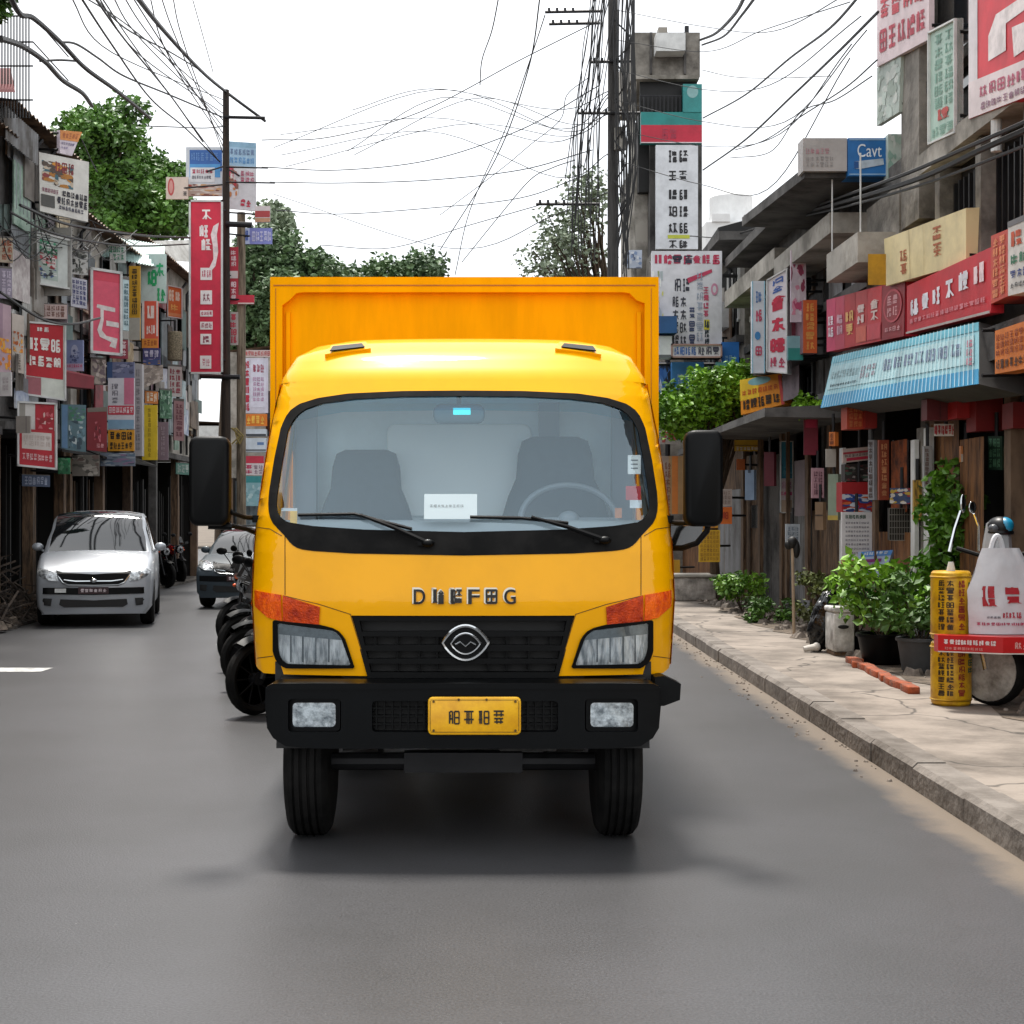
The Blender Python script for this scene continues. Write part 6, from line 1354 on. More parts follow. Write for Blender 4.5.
rsign('row_sign', 'row of pink and red upright panels ending in a dark round emblem', fcr, sm('#c02234'), [('r',0,0,.13,1,'#c2325c'), ('r',.135,0,.26,1,'#b8304e'), ('r',.265,0,.41,1,'#b51f26'), ('r',.415,0,.56,1,'#c43a3c'), ('r',.565,0,.74,1,'#c92c34'), ('r',.745,.02,1,1,'#8c1420'),
      ('g',.02,.32,.12,.75,1,2,'#e9dbe2',.16), ('g',.15,.32,.25,.75,1,2,'#d9a9b8',.14), ('g',.28,.3,.40,.8,1,2,'#e3b06a',.16), ('g',.43,.25,.55,.62,1,2,'#e2c9c4',.16), ('g',.6,.2,.72,.62,1,2,'#e8cfc8',.16), ('r',.43,.66,.56,.95,'#d2604c'), ('r',.57,.66,.74,.95,'#c9404c'),
      ('e',.77,.12,.98,.72,'#b8404c'), ('e',.785,.16,.965,.68,'#8c1420'), ('g',.81,.22,.94,.62,2,2,'#d9a0a4',.12), ('g',.79,.78,.97,.88,4,1,'#d9a0a4',.14)], thick=.15)
fcr = fq4((907,286),(991,247),(991,313),(907,334), 16.85, 14.0)
rsign('row_sign', 'long crimson sign with six tall white characters above small lettering', fcr, sm('#c01a2a'), [('g',.05,.32,.17,.68,1,1,'#e8e6ee',.2), ('g',.20,.29,.31,.66,1,1,'#e8e6ee',.2), ('g',.35,.26,.46,.62,1,1,'#e8e6ee',.2), ('g',.50,.22,.62,.60,1,1,'#e8e6ee',.2), ('g',.66,.18,.78,.56,1,1,'#e8e6ee',.2), ('g',.83,.15,.96,.54,1,1,'#e8d0d4',.2), ('g',.05,.72,.96,.82,16,1,'#d98a94',.14), ('r',0,.96,1,1,'#b0a8a4')], thick=.12)
rsign('panel_sign', 'orange red patterned panel next to the long crimson sign', fq4((991,236),(1008,229),(1008,296),(991,304), 14.0, 13.5), sm('#c0422c'), [('g',.1,.05,.9,.95,2,6,'#e08a5c',.14)], thick=.3)
rsign('panel_sign', 'white panel with coloured characters cut by the right edge, beside the orange red panel', fq4((1008,222),(1040,208),(1040,288),(1008,296), 13.4, 12.7), sm('#d6d2cc'), [('r',0,0,1,.08,'#6b6a6c'), ('g',.1,.12,.9,.4,2,1,'#c2502c',.16), ('g',.1,.45,.9,.62,3,1,'#3f7a5c',.16), ('g',.1,.66,.9,.8,4,1,'#3c4a86',.14), ('g',.1,.84,.9,.92,6,1,'#4a4a4a',.14)], thick=.2)
rsign('awning_sign', 'long pale blue awning sign with faded lettering and deep blue foot', fq4((833,357),(979,322),(979,384),(821,408), 19.4, 14.0), sm('#8fc4d0'), [('r',0,0,1,.14,'#5fb0c4'), ('r',0,.76,1,1,'#2f93c0'), ('r',.02,.2,.98,.66,'#a9cfd6'), ('g',.03,.3,.26,.48,9,1,'#8aa8b0',.1), ('g',.04,.56,.26,.62,12,1,'#2c4a5a',.16), ('g',.44,.26,.92,.52,7,1,'#6f7f9c',.12), ('g',.28,.3,.4,.58,3,1,'#9a8f9c',.12), ('g',.94,.25,.98,.7,1,3,'#b06a7c',.12)]+[('r',i/46,.0,i/46+.003,1,'#c4dde0') for i in range(1, 46)], side=mat('dark sign end', '#4a4846', .8, var=.3), thick=.45, cat='awning')
rsign('orange_sign', 'bright orange box sign with rows of dark characters cut by the right edge', fq4((995,331),(1040,316),(1040,366),(995,374), 13.6, 12.5), sm('#d97826'), [('g',.03,.1,.98,.62,9,3,'#9c4414',.12), ('g',.03,.68,.98,.92,9,1,'#4a2408',.16)], thick=.2)
rsign('box_sign', 'yellow and orange box sign with a blue arc and dark characters above the bush', fq4((740,380),(781,373),(785,404),(741,415), 25.6, 24.6), sm('#e08c1c'), [('r',0,.0,.45,.6,'#ecc22a'), ('e',.2,.0,.75,.24,'#7fb0b4'), ('g',.05,.3,.9,.5,7,1,'#c95c1c',.14), ('g',.06,.58,.92,.92,5,1,'#3a2410',.18), ('r',.93,.05,1,1,'#b8403c')], thick=.4, xw=5.2)
rsign('upright_sign', 'slim white upright sign with blue and pink marks, left of the wider red lettered one', ff(752,765,281,373, 22.5), sm('#cdd3da'), [('r',0,0,.08,1,'#8fc2d6'), ('r',.92,0,1,1,'#8fc2d6'), ('g',.2,.1,.8,.25,1,1,'#5a7fb4',.14), ('g',.2,.3,.8,.45,1,1,'#c0506c',.18), ('e',.2,.55,.65,.64,'#3a86c0'), ('g',.2,.7,.8,.82,1,1,'#c0506c',.18)], thick=.1)
rsign('upright_sign', 'white upright sign with a column of red characters under the balcony', ff(767,788,280,372, 22.4, 22.2, 268, 374), sm('#d9d3d8'), [('g',.15,.03,.85,.2,1,1,'#4a6ab0',.12), ('g',.12,.2,.9,.38,1,1,'#c02c48',.2), ('g',.12,.42,.9,.6,1,1,'#c02c48',.2), ('g',.12,.64,.9,.8,1,1,'#c02c48',.2), ('g',.12,.83,.9,.95,2,1,'#b5405c',.16)], thick=.12, frame=wf, fw=.02)
rsign('upright_sign', 'pink stained white sheet sign behind the red lettered upright sign', ff(791,806,250,322, 21.9), sm('#cdbcc6'), [('blot',0,.2,1,.9,['#b8486c','#d58aa0','#8c3450','#d8ccd2'],30)], thick=.06)
rsign('cloth_sign', 'dark maroon cloth strip between the white upright signs', ff(788,797,255,335, 22.3), sm('#6b1f34'), [], thick=.05, cat='banner')
rsign('small_sign', 'small teal board under the maroon cloth strip', ff(788,803,336,360, 22.0), sm('#7fa9b0'), [('r',0,.5,1,1,'#27877f')], thick=.1)
rsign('lamp_box_sign', 'orange upright box sign with a mauve side left of the row of red panels', ff(803,817,300,353, 21.8), sm('#d9622c'), [('g',.15,.05,.85,.95,1,5,'#e8a04c',.16)], side=mat('mauve side', '#8a6a74', .7, var=.25), thick=.8)
tws = 'boards on the tower'
def tsign(nm, lab, face, base, els, **k): return sign(nm, lab, 'sign', face, base, els, group=tws, hang=[(Face(*face).at(.5, .5, -.03), Face(*face).at(.5, .5, -.4))], **k)
tsign('fascia_sign', 'teal over crimson fascia band near the tower top', ff(641,702,112,143, 37.6), sm('#17807c'), [('r',0,.42,1,.97,'#b81c38'), ('r',0,.97,1,1,'#d9c9cc'), ('g',.32,.5,.6,.9,2,1,'#a53048',.1)], thick=.2)
tsign('side_panel', 'teal panel with a white smear beside the open tower floor', ff(683,702,84,112, 37.58), sm('#2a8583'), [('e',.2,.05,.8,.5,'#86b0b0')], thick=.2)
tsign('lettered_board', 'tall white board with two columns of black characters on the tower', ff(656,698,145,249, 37.5), sm('#d5d8dc'), [('g',.27,.04,.78,.18,2,1,'#15151b',.15), ('g',.27,.24,.76,.35,2,1,'#15151b',.15), ('g',.27,.42,.78,.54,2,1,'#15151b',.15), ('g',.27,.58,.78,.70,2,1,'#15151b',.15), ('g',.27,.74,.78,.86,2,1,'#15151b',.15), ('r',.28,.865,.8,.90,'#b9bf3c'), ('g',.27,.91,.78,1.0,2,1,'#15151b',.15)], thick=.15)
tsign('mural_board', 'large white board crowded with red and black characters above the blue stall', ff(652,722,251,352, 28.3), sm('#d3d3d8'), [('g',.02,.03,.98,.14,7,1,'#b52e50',.18), ('g',.28,.04,.6,.13,2,1,'#2c2a3c',.18), ('g',.3,.26,.55,.42,2,1,'#2c2e3c',.13), ('g',.28,.44,.5,.95,2,4,'#33353f',.13), ('g',.52,.55,.62,.95,1,3,'#3c4668',.13), ('g',.72,.35,.82,.66,1,4,'#c04a68',.14), ('r',.74,.68,.82,.78,'#c8be3a'), ('g',.74,.68,.82,.95,1,3,'#23303a',.16), ('lp',[(.5,.27),(.85,.18),(.86,.21),(.52,.32)],'#c23a5c'), ('e',.84,.32,.94,.44,'#c98aa4'), ('e',.865,.345,.915,.415,'#d3d3d8'), ('blot',.0,.2,.16,.75,['#c9c75c','#a9b4b8','#e2e4e0','#8c9a6c'],24), ('g',.62,.2,.74,.9,1,7,'#9aa6b8',.08)], thick=.15)
tsign('box_sign', 'low white box sign with blue lettering at the foot of the mural board', ff(671,722,344,358, 28.0), sm('#cfccd0'), [('g',.05,.15,.5,.85,4,1,'#4a6cab',.16), ('g',.52,.15,.95,.85,3,1,'#4c4a5c',.16)], thick=.3, frame=mat('rosy frame', '#a8857c', .7), fw=.03)
tsign('blue_board', 'sky blue lettered board under the white box sign', ff(672,704,362,400, 28.6), sm('#3f86c4'), [('g',.15,.3,.9,.9,4,4,'#a9c6e0',.1)], thick=.2)
tsign('blue_board', 'deep blue small board right of the mural board', ff(722,739,342,378, 28.2), sm('#1f6fc0'), [('g',.15,.35,.85,.6,3,1,'#7fb0dc',.12)], thick=.1)
tsign('teal_board', 'pale teal board half hidden behind the bush', ff(716,734,362,386, 28.05), sm('#5f9c9c'), [], thick=.1)
tsign('curved_awning', 'dark blue curved awning panel beside the cargo box', ff(655,677,316,333, 27.9), sm('#1c5286'), [], thick=.4)
tsign('white_canopy', 'plain white canopy panel under the dark blue awning panel', ff(655,672,336,358, 28.0), sm('#cfd2d4'), [('r',0,.85,1,1,'#5c6064')], thick=.3)
tsign('small_board', 'small blue white board left of the tower beside the tall pole', ff(627,642,250,268, 37.4), sm('#b3bccb'), [('blot',0,0,1,1,['#7f93b4','#cfd3d8','#5c6884'],16)], thick=.1)
tsign('dark_blue_stall', 'dark stall front with blue goods right of the cargo box', ff(655,674,362,420, 28.9), sm('#1d3350'), [('blot',0,0,1,1,['#2c62a8','#c3ccd6','#15202c','#3f74b4','#0f1820'],50)], thick=.2)
fr = root('sign_frame', (P(688, 0, 28.9).x, 28.9, .15), 'steel frame on the pavement carrying the mural board and blue boards', 'frame')
g = MB(); xa, xb = P(668, 0, 28.9).x, P(716, 0, 28.9).x
for x in (xa, xb): g.cyl((x, 28.95, .15), (x, 28.95, 6.4), .05, n=8)
for z in (3.2, 4.6, 6.3): g.cyl((xa-.3, 28.9, z), (5.25, 28.9, z), .035, n=6)
g.build('frame', MT['steel_dark'], fr)
KS = 'posters on the low stalls beside the right mirror'
def ks(nm, lab, face, base, els, **k): return sign(nm, lab, k.pop('cat', 'poster'), face, base, els, group=KS, hang=[(Face(*face).at(.5, .5, -.02), Face(*face).at(.5, .5, -.02)+Vector((.4, .3, 0)))], **k)
ks('poster', 'red topped grey poster just under the bush', ff(704,752,418,449, 27.5, 27.0, 416, 447), sm('#a3988f'), [('r',0,0,.5,.3,'#bb2c2c'), ('g',.02,.04,.6,.3,5,1,'#d8564c',.18), ('r',0,.36,.3,.6,'#a5505c'), ('blot',.3,.3,1,1,['#8f857e','#b8aea6','#7c7068'],24)])
ks('poster', 'small yellow board with white feet near the top of the right mirror', ff(735,759,440,451, 26.4), sm('#d2a62a'), [('r',0,.45,1,.52,'#7c5a14'), ('g',.03,.6,.95,.95,6,1,'#e6dcc8',.18)])
ks('poster', 'tiny rust orange square on the plank wall right of the mirror', ff(737,745,459,470, 26.2), sm('#a8541c'), [])
ks('poster', 'grey pink notice above an orange square right of the mirror', ff(719,732,489,506, 25.8), sm('#b5a59c'), [('g',.1,.1,.9,.9,3,3,'#94807a',.12)])
ks('poster', 'bright orange square notice right of the mirror', ff(719,732,507,524, 25.8), sm('#dc6c20'), [('g',.25,.25,.75,.75,1,1,'#b8401c',.2)])
ks('poster', 'tan orange board behind the right mirror', ff(684,718,470,528, 26.6), sm('#c98a3c'), [('r',.9,0,1,1,'#d99a30')], cat='board')
ks('poster', 'yellow patterned poster low beneath the right mirror', ff(699,720,530,562, 25.4), sm('#d6a820'), [('g',.05,.03,.95,.97,6,7,'#a3741a',.12)])
ks('poster', 'tan and rust striped boards between truck cab and right mirror', ff(662,684,456,514, 27.4), sm('#a8875c'), [('r',0,0,.3,1,'#9c8a7c'), ('r',.45,0,.72,1,'#c9762c'), ('g',.1,.1,.42,.95,1,6,'#7c4a34',.12)], cat='board')
ks('poster', 'red and white crumpled poster above the right mirror', ff(660,678,412,444, 28.2), sm('#b8b0aa'), [('blot',.1,.1,.95,.95,['#b02a30','#8c1f28','#d8d0ca','#c9605c'],30)])
ks('poster', 'little sky blue poster touching the top left of the right mirror', ff(677,688,424,440, 28), sm('#3f95c4'), [])
ks('poster', 'yellow strip standing low between cab and mirror arm', ff(672,680,560,575, 29), sm('#d9a52c'), [])
rsign('upright_sign', 'teal and white upright board on the corrugated wall right of the stalls', ff(780,793,441,513, 24.0), sm('#cfc6cb'), [('r',0,0,1,.52,'#2c7f98'), ('blot',0,.3,1,.5,['#4a93a8','#206a84'],12), ('g',.1,.55,.9,.68,3,1,'#b07c9c',.12), ('g',.05,.70,.95,.76,4,1,'#c42c74',.2), ('r',0,.82,1,1,'#b5a08c')], thick=.06, frame=wf, fw=.015)
XS = 'things hung in the open shop front'
def xs(nm, lab, cat, face, base, els, **k):
    fb_ = Face(*face); return sign(nm, lab, cat, face, base, els, group=XS, hang=[(fb_.at(.5, .02, -.02), fb_.at(.5, .02, -.02)+Vector((0, 0, .25)))], **k)
dshop = 19.6
xs('shop_sign', 'red striped white sign over the shop shelf', 'sign', ff(843,877,449,463, 19.4, 19.4, 446, 459), sm('#bba9a2'), [('r',0,.25,1,.4,'#a83440'), ('r',.1,.68,1,.9,'#b52440'), ('g',.05,.42,.95,.64,9,1,'#6c5c58',.12)])
xs('goods_rack', 'red packets with white and blue bands on the shop shelf', 'rack', ff(842,876,482,512, 19.4), sm('#a8161c'), [('r',0,.42,1,.58,'#cfd0d8'), ('blot',0,.4,1,1,['#2c4c94','#c8ccd4','#a82028','#c9602c','#1f3470'],50)], thick=.3)
xs('goods_rack', 'dark packets hanging between the striped sign and the red packets', 'rack', ff(845,875,464,481, 19.5), sm('#2c2422'), [('blot',0,0,1,1,['#3c5a4a','#6b3034','#8a8480','#1a1615','#4c4440'],40)], thick=.2)
xs('white_poster', 'white price poster with lines of small dark writing', 'poster', ff(842,872,512,560, 19.2), sm('#dcdada'), [('g',.1,.05,.8,.15,6,1,'#3c5a4a',.16)]+[('g',.1,.2+.09*i,.9,.25+.09*i,9,1,'#6a6670',.12) for i in range(8)])
xs('pink_board', 'crimson mottled board at the foot of the white price poster', 'board', ff(842,858,560,576, 19.2), sm('#b0224c'), [('blot',0,0,1,1,['#c9506c','#8c1c38','#d8b0bc'],20)])
xs('stall_cover', 'blue white and purple printed cover jutting from the stall', 'cover', fq4((858,552),(893,550),(884,576),(858,578), 19.0, 18.6), sm('#a3b4d2'), [('r',.1,.0,1,.2,'#4f86c8'), ('g',.2,.02,.9,.16,5,1,'#cfdbe8',.14), ('r',0,.3,.75,.42,'#7a2c6c'), ('r',0,.45,.6,.85,'#9a7cab'), ('g',.05,.5,.55,.8,4,1,'#b82c60',.14)], thick=.4)
xs('red_box', 'orange red lantern box, leftmost under the blue awning sign', 'box', ff(847,864,404,429, 18.6), sm('#a83a1c'), [('g',.1,.05,.9,.95,3,3,'#c4703c',.12)], thick=.3)
xs('red_box', 'plain brick red box right beside the orange red lantern box', 'box', ff(865,877,404,428, 18.5), sm('#8c1c14'), [], thick=.3)
xs('red_box', 'wide dark maroon valance in the middle of the shop opening', 'box', ff(927,957,399,420, 15.9), sm('#5c1418'), [('r',.42,0,.45,1,'#3c0c10')], thick=.2)
xs('red_box', 'bright dark red box above the white post', 'box', ff(957,975,388,418, 15.6), sm('#9c1414'), [], thick=.3)
xs('red_box', 'broad deep red box right of the white post', 'box', ff(976,1003,396,431, 15.4), sm('#7a0f0f'), [], thick=.3)
xs('red_box', 'deep red box cut by the right picture edge', 'box', ff(1013,1034,402,428, 14.6), sm('#7c1412'), [('g',.5,.1,.95,.9,2,3,'#a34038',.1)], thick=.3)
xs('red_board', 'dim red lettered board deep in the shop at the right edge', 'board', ff(1013,1036,440,476, 15.2), sm('#4c1214'), [('g',.1,.05,.9,.95,2,5,'#7c3434',.12)])
xs('hanging_cloth', 'dark red cloth hanging by the corrugated wall', 'cloth', ff(804,818,416,455, 21.0), sm('#7c1c30'), [('r',.1,0,.9,.3,'#b8284c')], thick=.03)
xs('hanging_cloth', 'white cloth hanging on strings left of the shop shelf', 'cloth', ff(826,836,449,467, 20.2), sm('#b8b2a8'), [], thick=.03)
xs('hanging_cloth', 'yellow brown mesh sack hanging behind the climbing plant', 'cloth', fq4((920,512),(938,510),(936,541),(914,544), 17.2, 16.8), sm('#c99a18'), [('g',.05,.05,.95,.95,5,5,'#a87a14',.1)], thick=.05)
xs('notice_strip', 'narrow white notice strip on the post between the plank panels', 'notice', ff(924,932,446,487, 16.6), sm('#9c9c9c'), [('g',.1,.05,.6,.95,1,8,'#6c4c44',.14)])

xs('wall_poster', 'faded pink poster pasted on the mauve door', 'poster', ff(812,824,468,498, 20.9), sm('#b98f98'), [('g',.1,.1,.9,.9,2,4,'#6c4450',.12)])
xs('wall_poster', 'rust red panel with pale marks beside the barred shop window', 'poster', ff(879,889,440,500, 18.2), sm('#8c3a20'), [('g',.15,.05,.85,.95,1,7,'#c98a5c',.12)])
xs('wall_poster', 'stained mustard sheet between the white posts', 'poster', ff(914,922,480,520, 17.0), sm('#a8842c'), [('blot',0,0,1,1,['#c9a23c','#6b5420','#8c6c2c'],20)])
xs('wall_poster', 'bluish white notice low on the corrugated sheet', 'poster', ff(786,800,524,548, 22.2), sm('#b3bcc4'), [('g',.1,.1,.9,.9,3,4,'#5c6c7c',.12)])
xs('window_grille', 'dirty white wire grille in front of the dark shop window', 'grille', ff(889,914,508,540, 18.0), sm('#2a2622'), [('r',.1*i,0,.1*i+.02,1,'#8f8c84') for i in range(11)]+[('r',0,.2*i,1,.2*i+.02,'#8f8c84') for i in range(6)])
xs('wall_poster', 'small orange and white flyer on the brown plank wall', 'poster', ff(961,972,446,462, 15.9), sm('#c9824c'), [('r',0,.5,1,1,'#c9c0b4')])

for nm, cat, lab, px0, px1, py0, py1, d, base, els in (
    ('hanging_goods','goods','strip of small silver packets hanging left of the barred window',868,874,440,500,18.9,'#8f9094',[('g',.1,.02,.9,.98,1,9,'#4c3c38',.14)]),
    ('hanging_goods','goods','row of faded blue and red packets above the wire grille',890,912,488,504,17.8,'#3c4c6c',[('blot',0,0,1,1,['#8c2c30','#c9c4bc','#2c4474','#b89a3c'],36)]),
    ('hanging_goods','goods','brown paper bundle hanging beside the mauve door',815,823,502,530,20.8,'#7c6248',[('r',0,.45,1,.5,'#3c2c1c')]),
    ('hanging_goods','goods','pale green cloth hanging in the doorway right of the mauve door',828,838,474,520,20.4,'#8c9a86',[('r',0,.9,1,1,'#b8a04c')]),
    ('hanging_goods','goods','string of orange bags hanging high in the dark doorway',829,835,432,446,20.2,'#c9702c',[('g',.1,.1,.9,.9,1,3,'#7c3c14',.14)]),
    ('hanging_goods','goods','bluish shirt hanging right of the yellow low board by the mirror',745,754,470,500,25.0,'#7a8ca3',[('r',.35,0,.65,.1,'#3c4858')]),
    ('hanging_goods','goods','maroon cloth hanging beneath the grey canopy over the far stalls',764,774,452,486,23.6,'#5c1c28',[]),
    ('hanging_goods','goods','white and red sachets hanging at the top of the plank wall by the climbing plant',934,956,424,436,16.4,'#c9c4bc',[('g',.02,.05,.98,.95,6,1,'#a82c34',.2)]),
    ('hanging_goods','goods','dark green bottles card hanging right of the tall plank',988,1002,436,470,15.4,'#1f3a2c',[('g',.08,.05,.92,.95,3,3,'#5c8c6c',.14)]),
    ('hanging_goods','goods','dim tan price card hanging deep in the shop near the helmet',1004,1014,446,468,15.2,'#7c6a54',[('g',.1,.1,.9,.9,2,3,'#3c3028',.12)])):
    xs(nm, lab, cat, ff(px0, px1, py0, py1, d, d-.2), sm(base), els, thick=.05)
# ---------------- tall pole right, cables ----------------
def smooth_path(pts, n=10):
    pts = [Vector(p) for p in pts]
    if len(pts) == 2: return pts
    ex = [pts[0]*2-pts[1]]+pts+[pts[-1]*2-pts[-2]]; o = []
    for i in range(1, len(ex)-2):
        a, b, c, d = ex[i-1:i+3]
        for k in range(n):
            t_ = k/n; o.append(.5*((2*b)+(c-a)*t_+(2*a-5*b+4*c-d)*t_*t_+(-a+3*b-3*c+d)*t_**3))
    return o+[pts[-1]]
RPD = 34.0; rp = P(613, 0, RPD)
pole = root('utility_pole', (rp.x, RPD, .15), 'very tall grey utility pole wrapped in wires left of the tower', 'utility pole')
g = MB(); g.cyl((rp.x, RPD, .15), (rp.x, RPD, P(0, -60, RPD).z), .15, .11, 12); g.build('pole', mat('grey pole', '#4c4a48', .85, var=.4, scale=4, hex2='#2a2928', stretch=(3, 3, .3)), pole, smooth=True)
for (a, b_, y_) in ((545, 603, 12), (549, 600, 24), (578, 640, 113), (536, 600, 204), (590, 634, 62)):
    g = MB(); g.cyl(P(a, y_, RPD-.15), P(b_, y_+(-1 if y_ < 100 else 0), RPD-.15), .035, n=6)
    for i in range(4): g.cyl(P(a+4+i*8, y_, RPD-.15), P(a+4+i*8, y_-4, RPD-.15), .03, n=6)
    g.build('crossarm', MT['steel_dark'], pole)
g = MB(); g.cyl(P(620, 150, RPD-.2), P(620, 128, RPD-.2), .13, n=12); g.build('transformer', MT['concrete_pale'], pole, smooth=True)
g = MB(); rw = random.Random(77)
for i in range(18):
    a = 583+rw.uniform(0, 20); b_ = a-rw.uniform(0, 26); pts = [P(a+rw.uniform(4, 14), -10, RPD-.4), P(a, 40+rw.uniform(0, 60), RPD-.4-rw.random()*.4), P((a+b_)/2+rw.uniform(-5, 5), 120, RPD-.5), P(b_, 150+rw.uniform(20, 120), RPD-.4)]
    g.tube(smooth_path(pts, 6), .015, 4)
bl_ = root('cable_bundle', P(590, 250, RPD-.4), 'loose bundle of black wires dropping along the left of the tall pole', 'cable'); g.build('wires', MT['wire'], bl_)
g = MB()
for i in range(22):
    a = 616+rw.uniform(0, 16); pts = [P(a-4+rw.uniform(0, 10), -10, RPD-.3), P(a+rw.uniform(-3, 5), 70, RPD-.4), P(a+rw.uniform(-5, 8), 150+rw.uniform(0, 40), RPD-.3), P(617+rw.uniform(0, 12), 210+rw.uniform(0, 70), RPD-.25)]
    g.tube(smooth_path(pts, 6), .017, 4)
for i in range(5): g.tube(smooth_path([P(614, 20+40*i, RPD-.3), P(624+rw.uniform(0, 8), 40+40*i, RPD-.5), P(616, 60+40*i, RPD-.3)], 6), .02, 4)
bl_ = root('cable_bundle', P(620, 280, RPD-.4), 'thick tangle of black wires between the tall pole and the tower', 'cable'); g.build('wires', MT['wire'], bl_)
CG = 'overhead cables'
def cable(lab, pts, r_=.012, twigs=False):
    r_ *= 1.35; p = [P(*q) for q in pts]; rt = root('cable', p[0], lab, 'cable', CG); g = MB(); g.tube(smooth_path(p, 8), r_, 5); g.build('strand', MT['wire'], rt, smooth=True); return rt
for lab, pts, r_ in [
    ('thickest black cable running down from the top edge to the left pole head', [(130,-12,17),(163,30,24),(200,70,31),(226,92,36),(265,121,38)], .028),
    ('thin cable joining the thick one from the left at the pole head', [(88,-10,20),(125,28,26),(170,52,31),(203,72,36)], .012),
    ('cable from the top left crossing down to the pole under the first arm', [(76,-10,19),(110,42,24),(150,98,30),(185,128,34),(220,162,36)], .013),
    ('second steep cable crossing beside it down to the blue billboard', [(88,-12,19),(125,40,25),(170,95,31),(203,142,35)], .013),
    ('third steep thin cable ending lower on the left pole', [(98,-8,20),(130,40,26),(172,98,31),(218,160,35.8)], .009),
    ('heavy knotted black line from the top left corner sagging to the tree', [(8,-8,18),(20,14,19),(33,18,20),(60,42,22),(85,68,24),(118,92,27),(150,118,33)], .028),
    ('lower heavy black line arching over the shanty cage to the tree top', [(0,38,18),(22,46,20),(45,62,22),(62,80,24),(82,93,26),(92,106,28)], .03),
    ('thin branch line between the two heavy black lines and the pole', [(60,42,22),(76,44,23),(98,58,25),(124,76,28),(170,95,32),(222,117,36)], .014),
    ('short level line under the heavy black lines at the left', [(40,61,22),(60,60,23),(78,61,24)], .014),
    ('nearly vertical thin wire dropping to the pole head cable', [(190,-10,30),(203,36,32),(213,72,34)], .007),
    ('slack line along the shanty roofs to the left pole', [(148,126,33),(175,127,34),(205,128,35),(226,126,36)], .01),
    ('upper long wire sagging from the left pole across to the tall pole', [(262,140,36),(330,137,40),(420,112,40),(520,60,37),(600,20,34)], .010),
    ('second long wire sagging between the two poles', [(262,167,36),(340,170,40),(430,160,40),(520,130,37),(600,85,34)], .010),
    ('third long wire nearly level between the two poles', [(270,182,36),(340,183,40),(430,180,40),(520,170,37),(592,150,34)], .010),
    ('lowest long wire dipping over the truck box between the poles', [(275,210,36),(340,214,40),(430,208,40),(520,198,37),(585,175,34)], .009),
    ('wire rising from the far treetops to the tall pole foot arm', [(320,245,45),(390,248,45),(470,225,40),(540,205,36)], .009),
    ('steep wire crossing the sky from the top centre down to the treetops', [(541,-10,28),(528,70,32),(495,160,38),(440,250,45)], .011),
    ('second steep wire hooked on the upper arm of the tall pole', [(545,15,34),(530,60,36),(505,130,40),(470,210,44),(455,275,46)], .010),
    ('short curl of wire at the top centre of the sky', [(500,-10,26),(492,30,28),(482,60,31),(480,85,33)], .009),
    ('thin wire from the pole down left to the hazy tree', [(588,78,34),(567,95,36),(560,120,37),(530,145,40),(500,170,42),(440,215,46)], .008),
    ('twisted wire arching left of the hazy tree', [(575,160,34),(552,168,36),(530,180,38),(500,215,42),(462,262,46)], .010),
    ('thick cable from the tower top up to the right of the sky', [(700,40,38),(716,33,33),(735,14,26),(748,-10,20)], .024),
    ('second thick cable beside it from the tower top', [(702,45,38),(724,36,32),(742,15,26),(762,-12,20)], .018),
    ('long black cable from the tower rising steeply to the top right', [(703,118,37),(745,95,30),(790,58,24),(830,28,19),(866,-12,16)], .013),
    ('longer black cable below it rising to the pale pink banner', [(703,170,37),(745,140,30),(790,98,25),(835,55,20),(878,12,17)], .014),
    ('thin wire from the tower past the roof tanks to the banner', [(735,150,33),(765,140,28),(803,115,23),(845,88,20),(877,60,18)], .008),
    ('lower thin wire from the roof slab rods up to the grey green board', [(730,158,33),(770,152,28),(800,113,23),(835,100,20),(872,76,18)], .007),
    ('level thin wire right of the tower top', [(702,70,37),(735,77,34),(780,78,32),(830,76,30)], .007),
    ('pale double cable looping from the grey eaves to the right edge', [(745,216,29),(790,215,24),(850,200,19),(920,178,15.5),(980,150,13.5),(1034,126,12.3)], .022),
    ('upper strand of the cable pair in front of the roof slab', [(752,214,28),(800,210,23),(850,194,19),(910,172,15.8),(970,146,13.6),(1034,118,12.2)], .016),
    ('third strand under the cable pair close to the concrete slab', [(720,240,30),(770,224,26),(840,208,19.5),(930,182,15.2),(1034,142,12.3)], .012),
    ('thin wire from the tower board down to the grey eaves', [(690,236,37),(720,238,33),(748,236,29),(790,228,25)], .010),
    ('wire curling over the mural board down to the bush', [(650,262,36),(668,285,34),(690,300,33),(720,308,33)], .018),
    ('slack line in front of the left shanty fronts below the picture board', [(20,205,22),(60,222,24),(100,230,27),(150,236,32),(195,238,36)], .018),
    ('second slack line under it over the poster board', [(10,212,22),(50,232,24),(95,242,27),(140,246,31),(190,244,36)], .014),
    ('third slack line sagging at the crimson sign top', [(0,292,21),(40,318,23),(72,324,25),(100,318,27)], .016),
    ('wire dropping from the corner board on the shanty roof', [(82,140,25),(90,158,26),(97,172,27)], .008)]:
    cable(lab, pts, r_)
g = MB(); rw = random.Random(15)
for i in range(9): g.tube(smooth_path([P(60+i*14+rw.uniform(-6, 6), -12, 18+i*.6), P(120+i*9+rw.uniform(-8, 8), 40+rw.uniform(-8, 20), 26), P(224, 100+i*7, 35.9)], 8), .011, 4)
wt = root('wire_fan', P(224, 120, 35.9), 'fan of thin wires spreading from the left pole up to the top edge', 'cable'); g.build('wires', MT['wire'], wt)
g = MB()
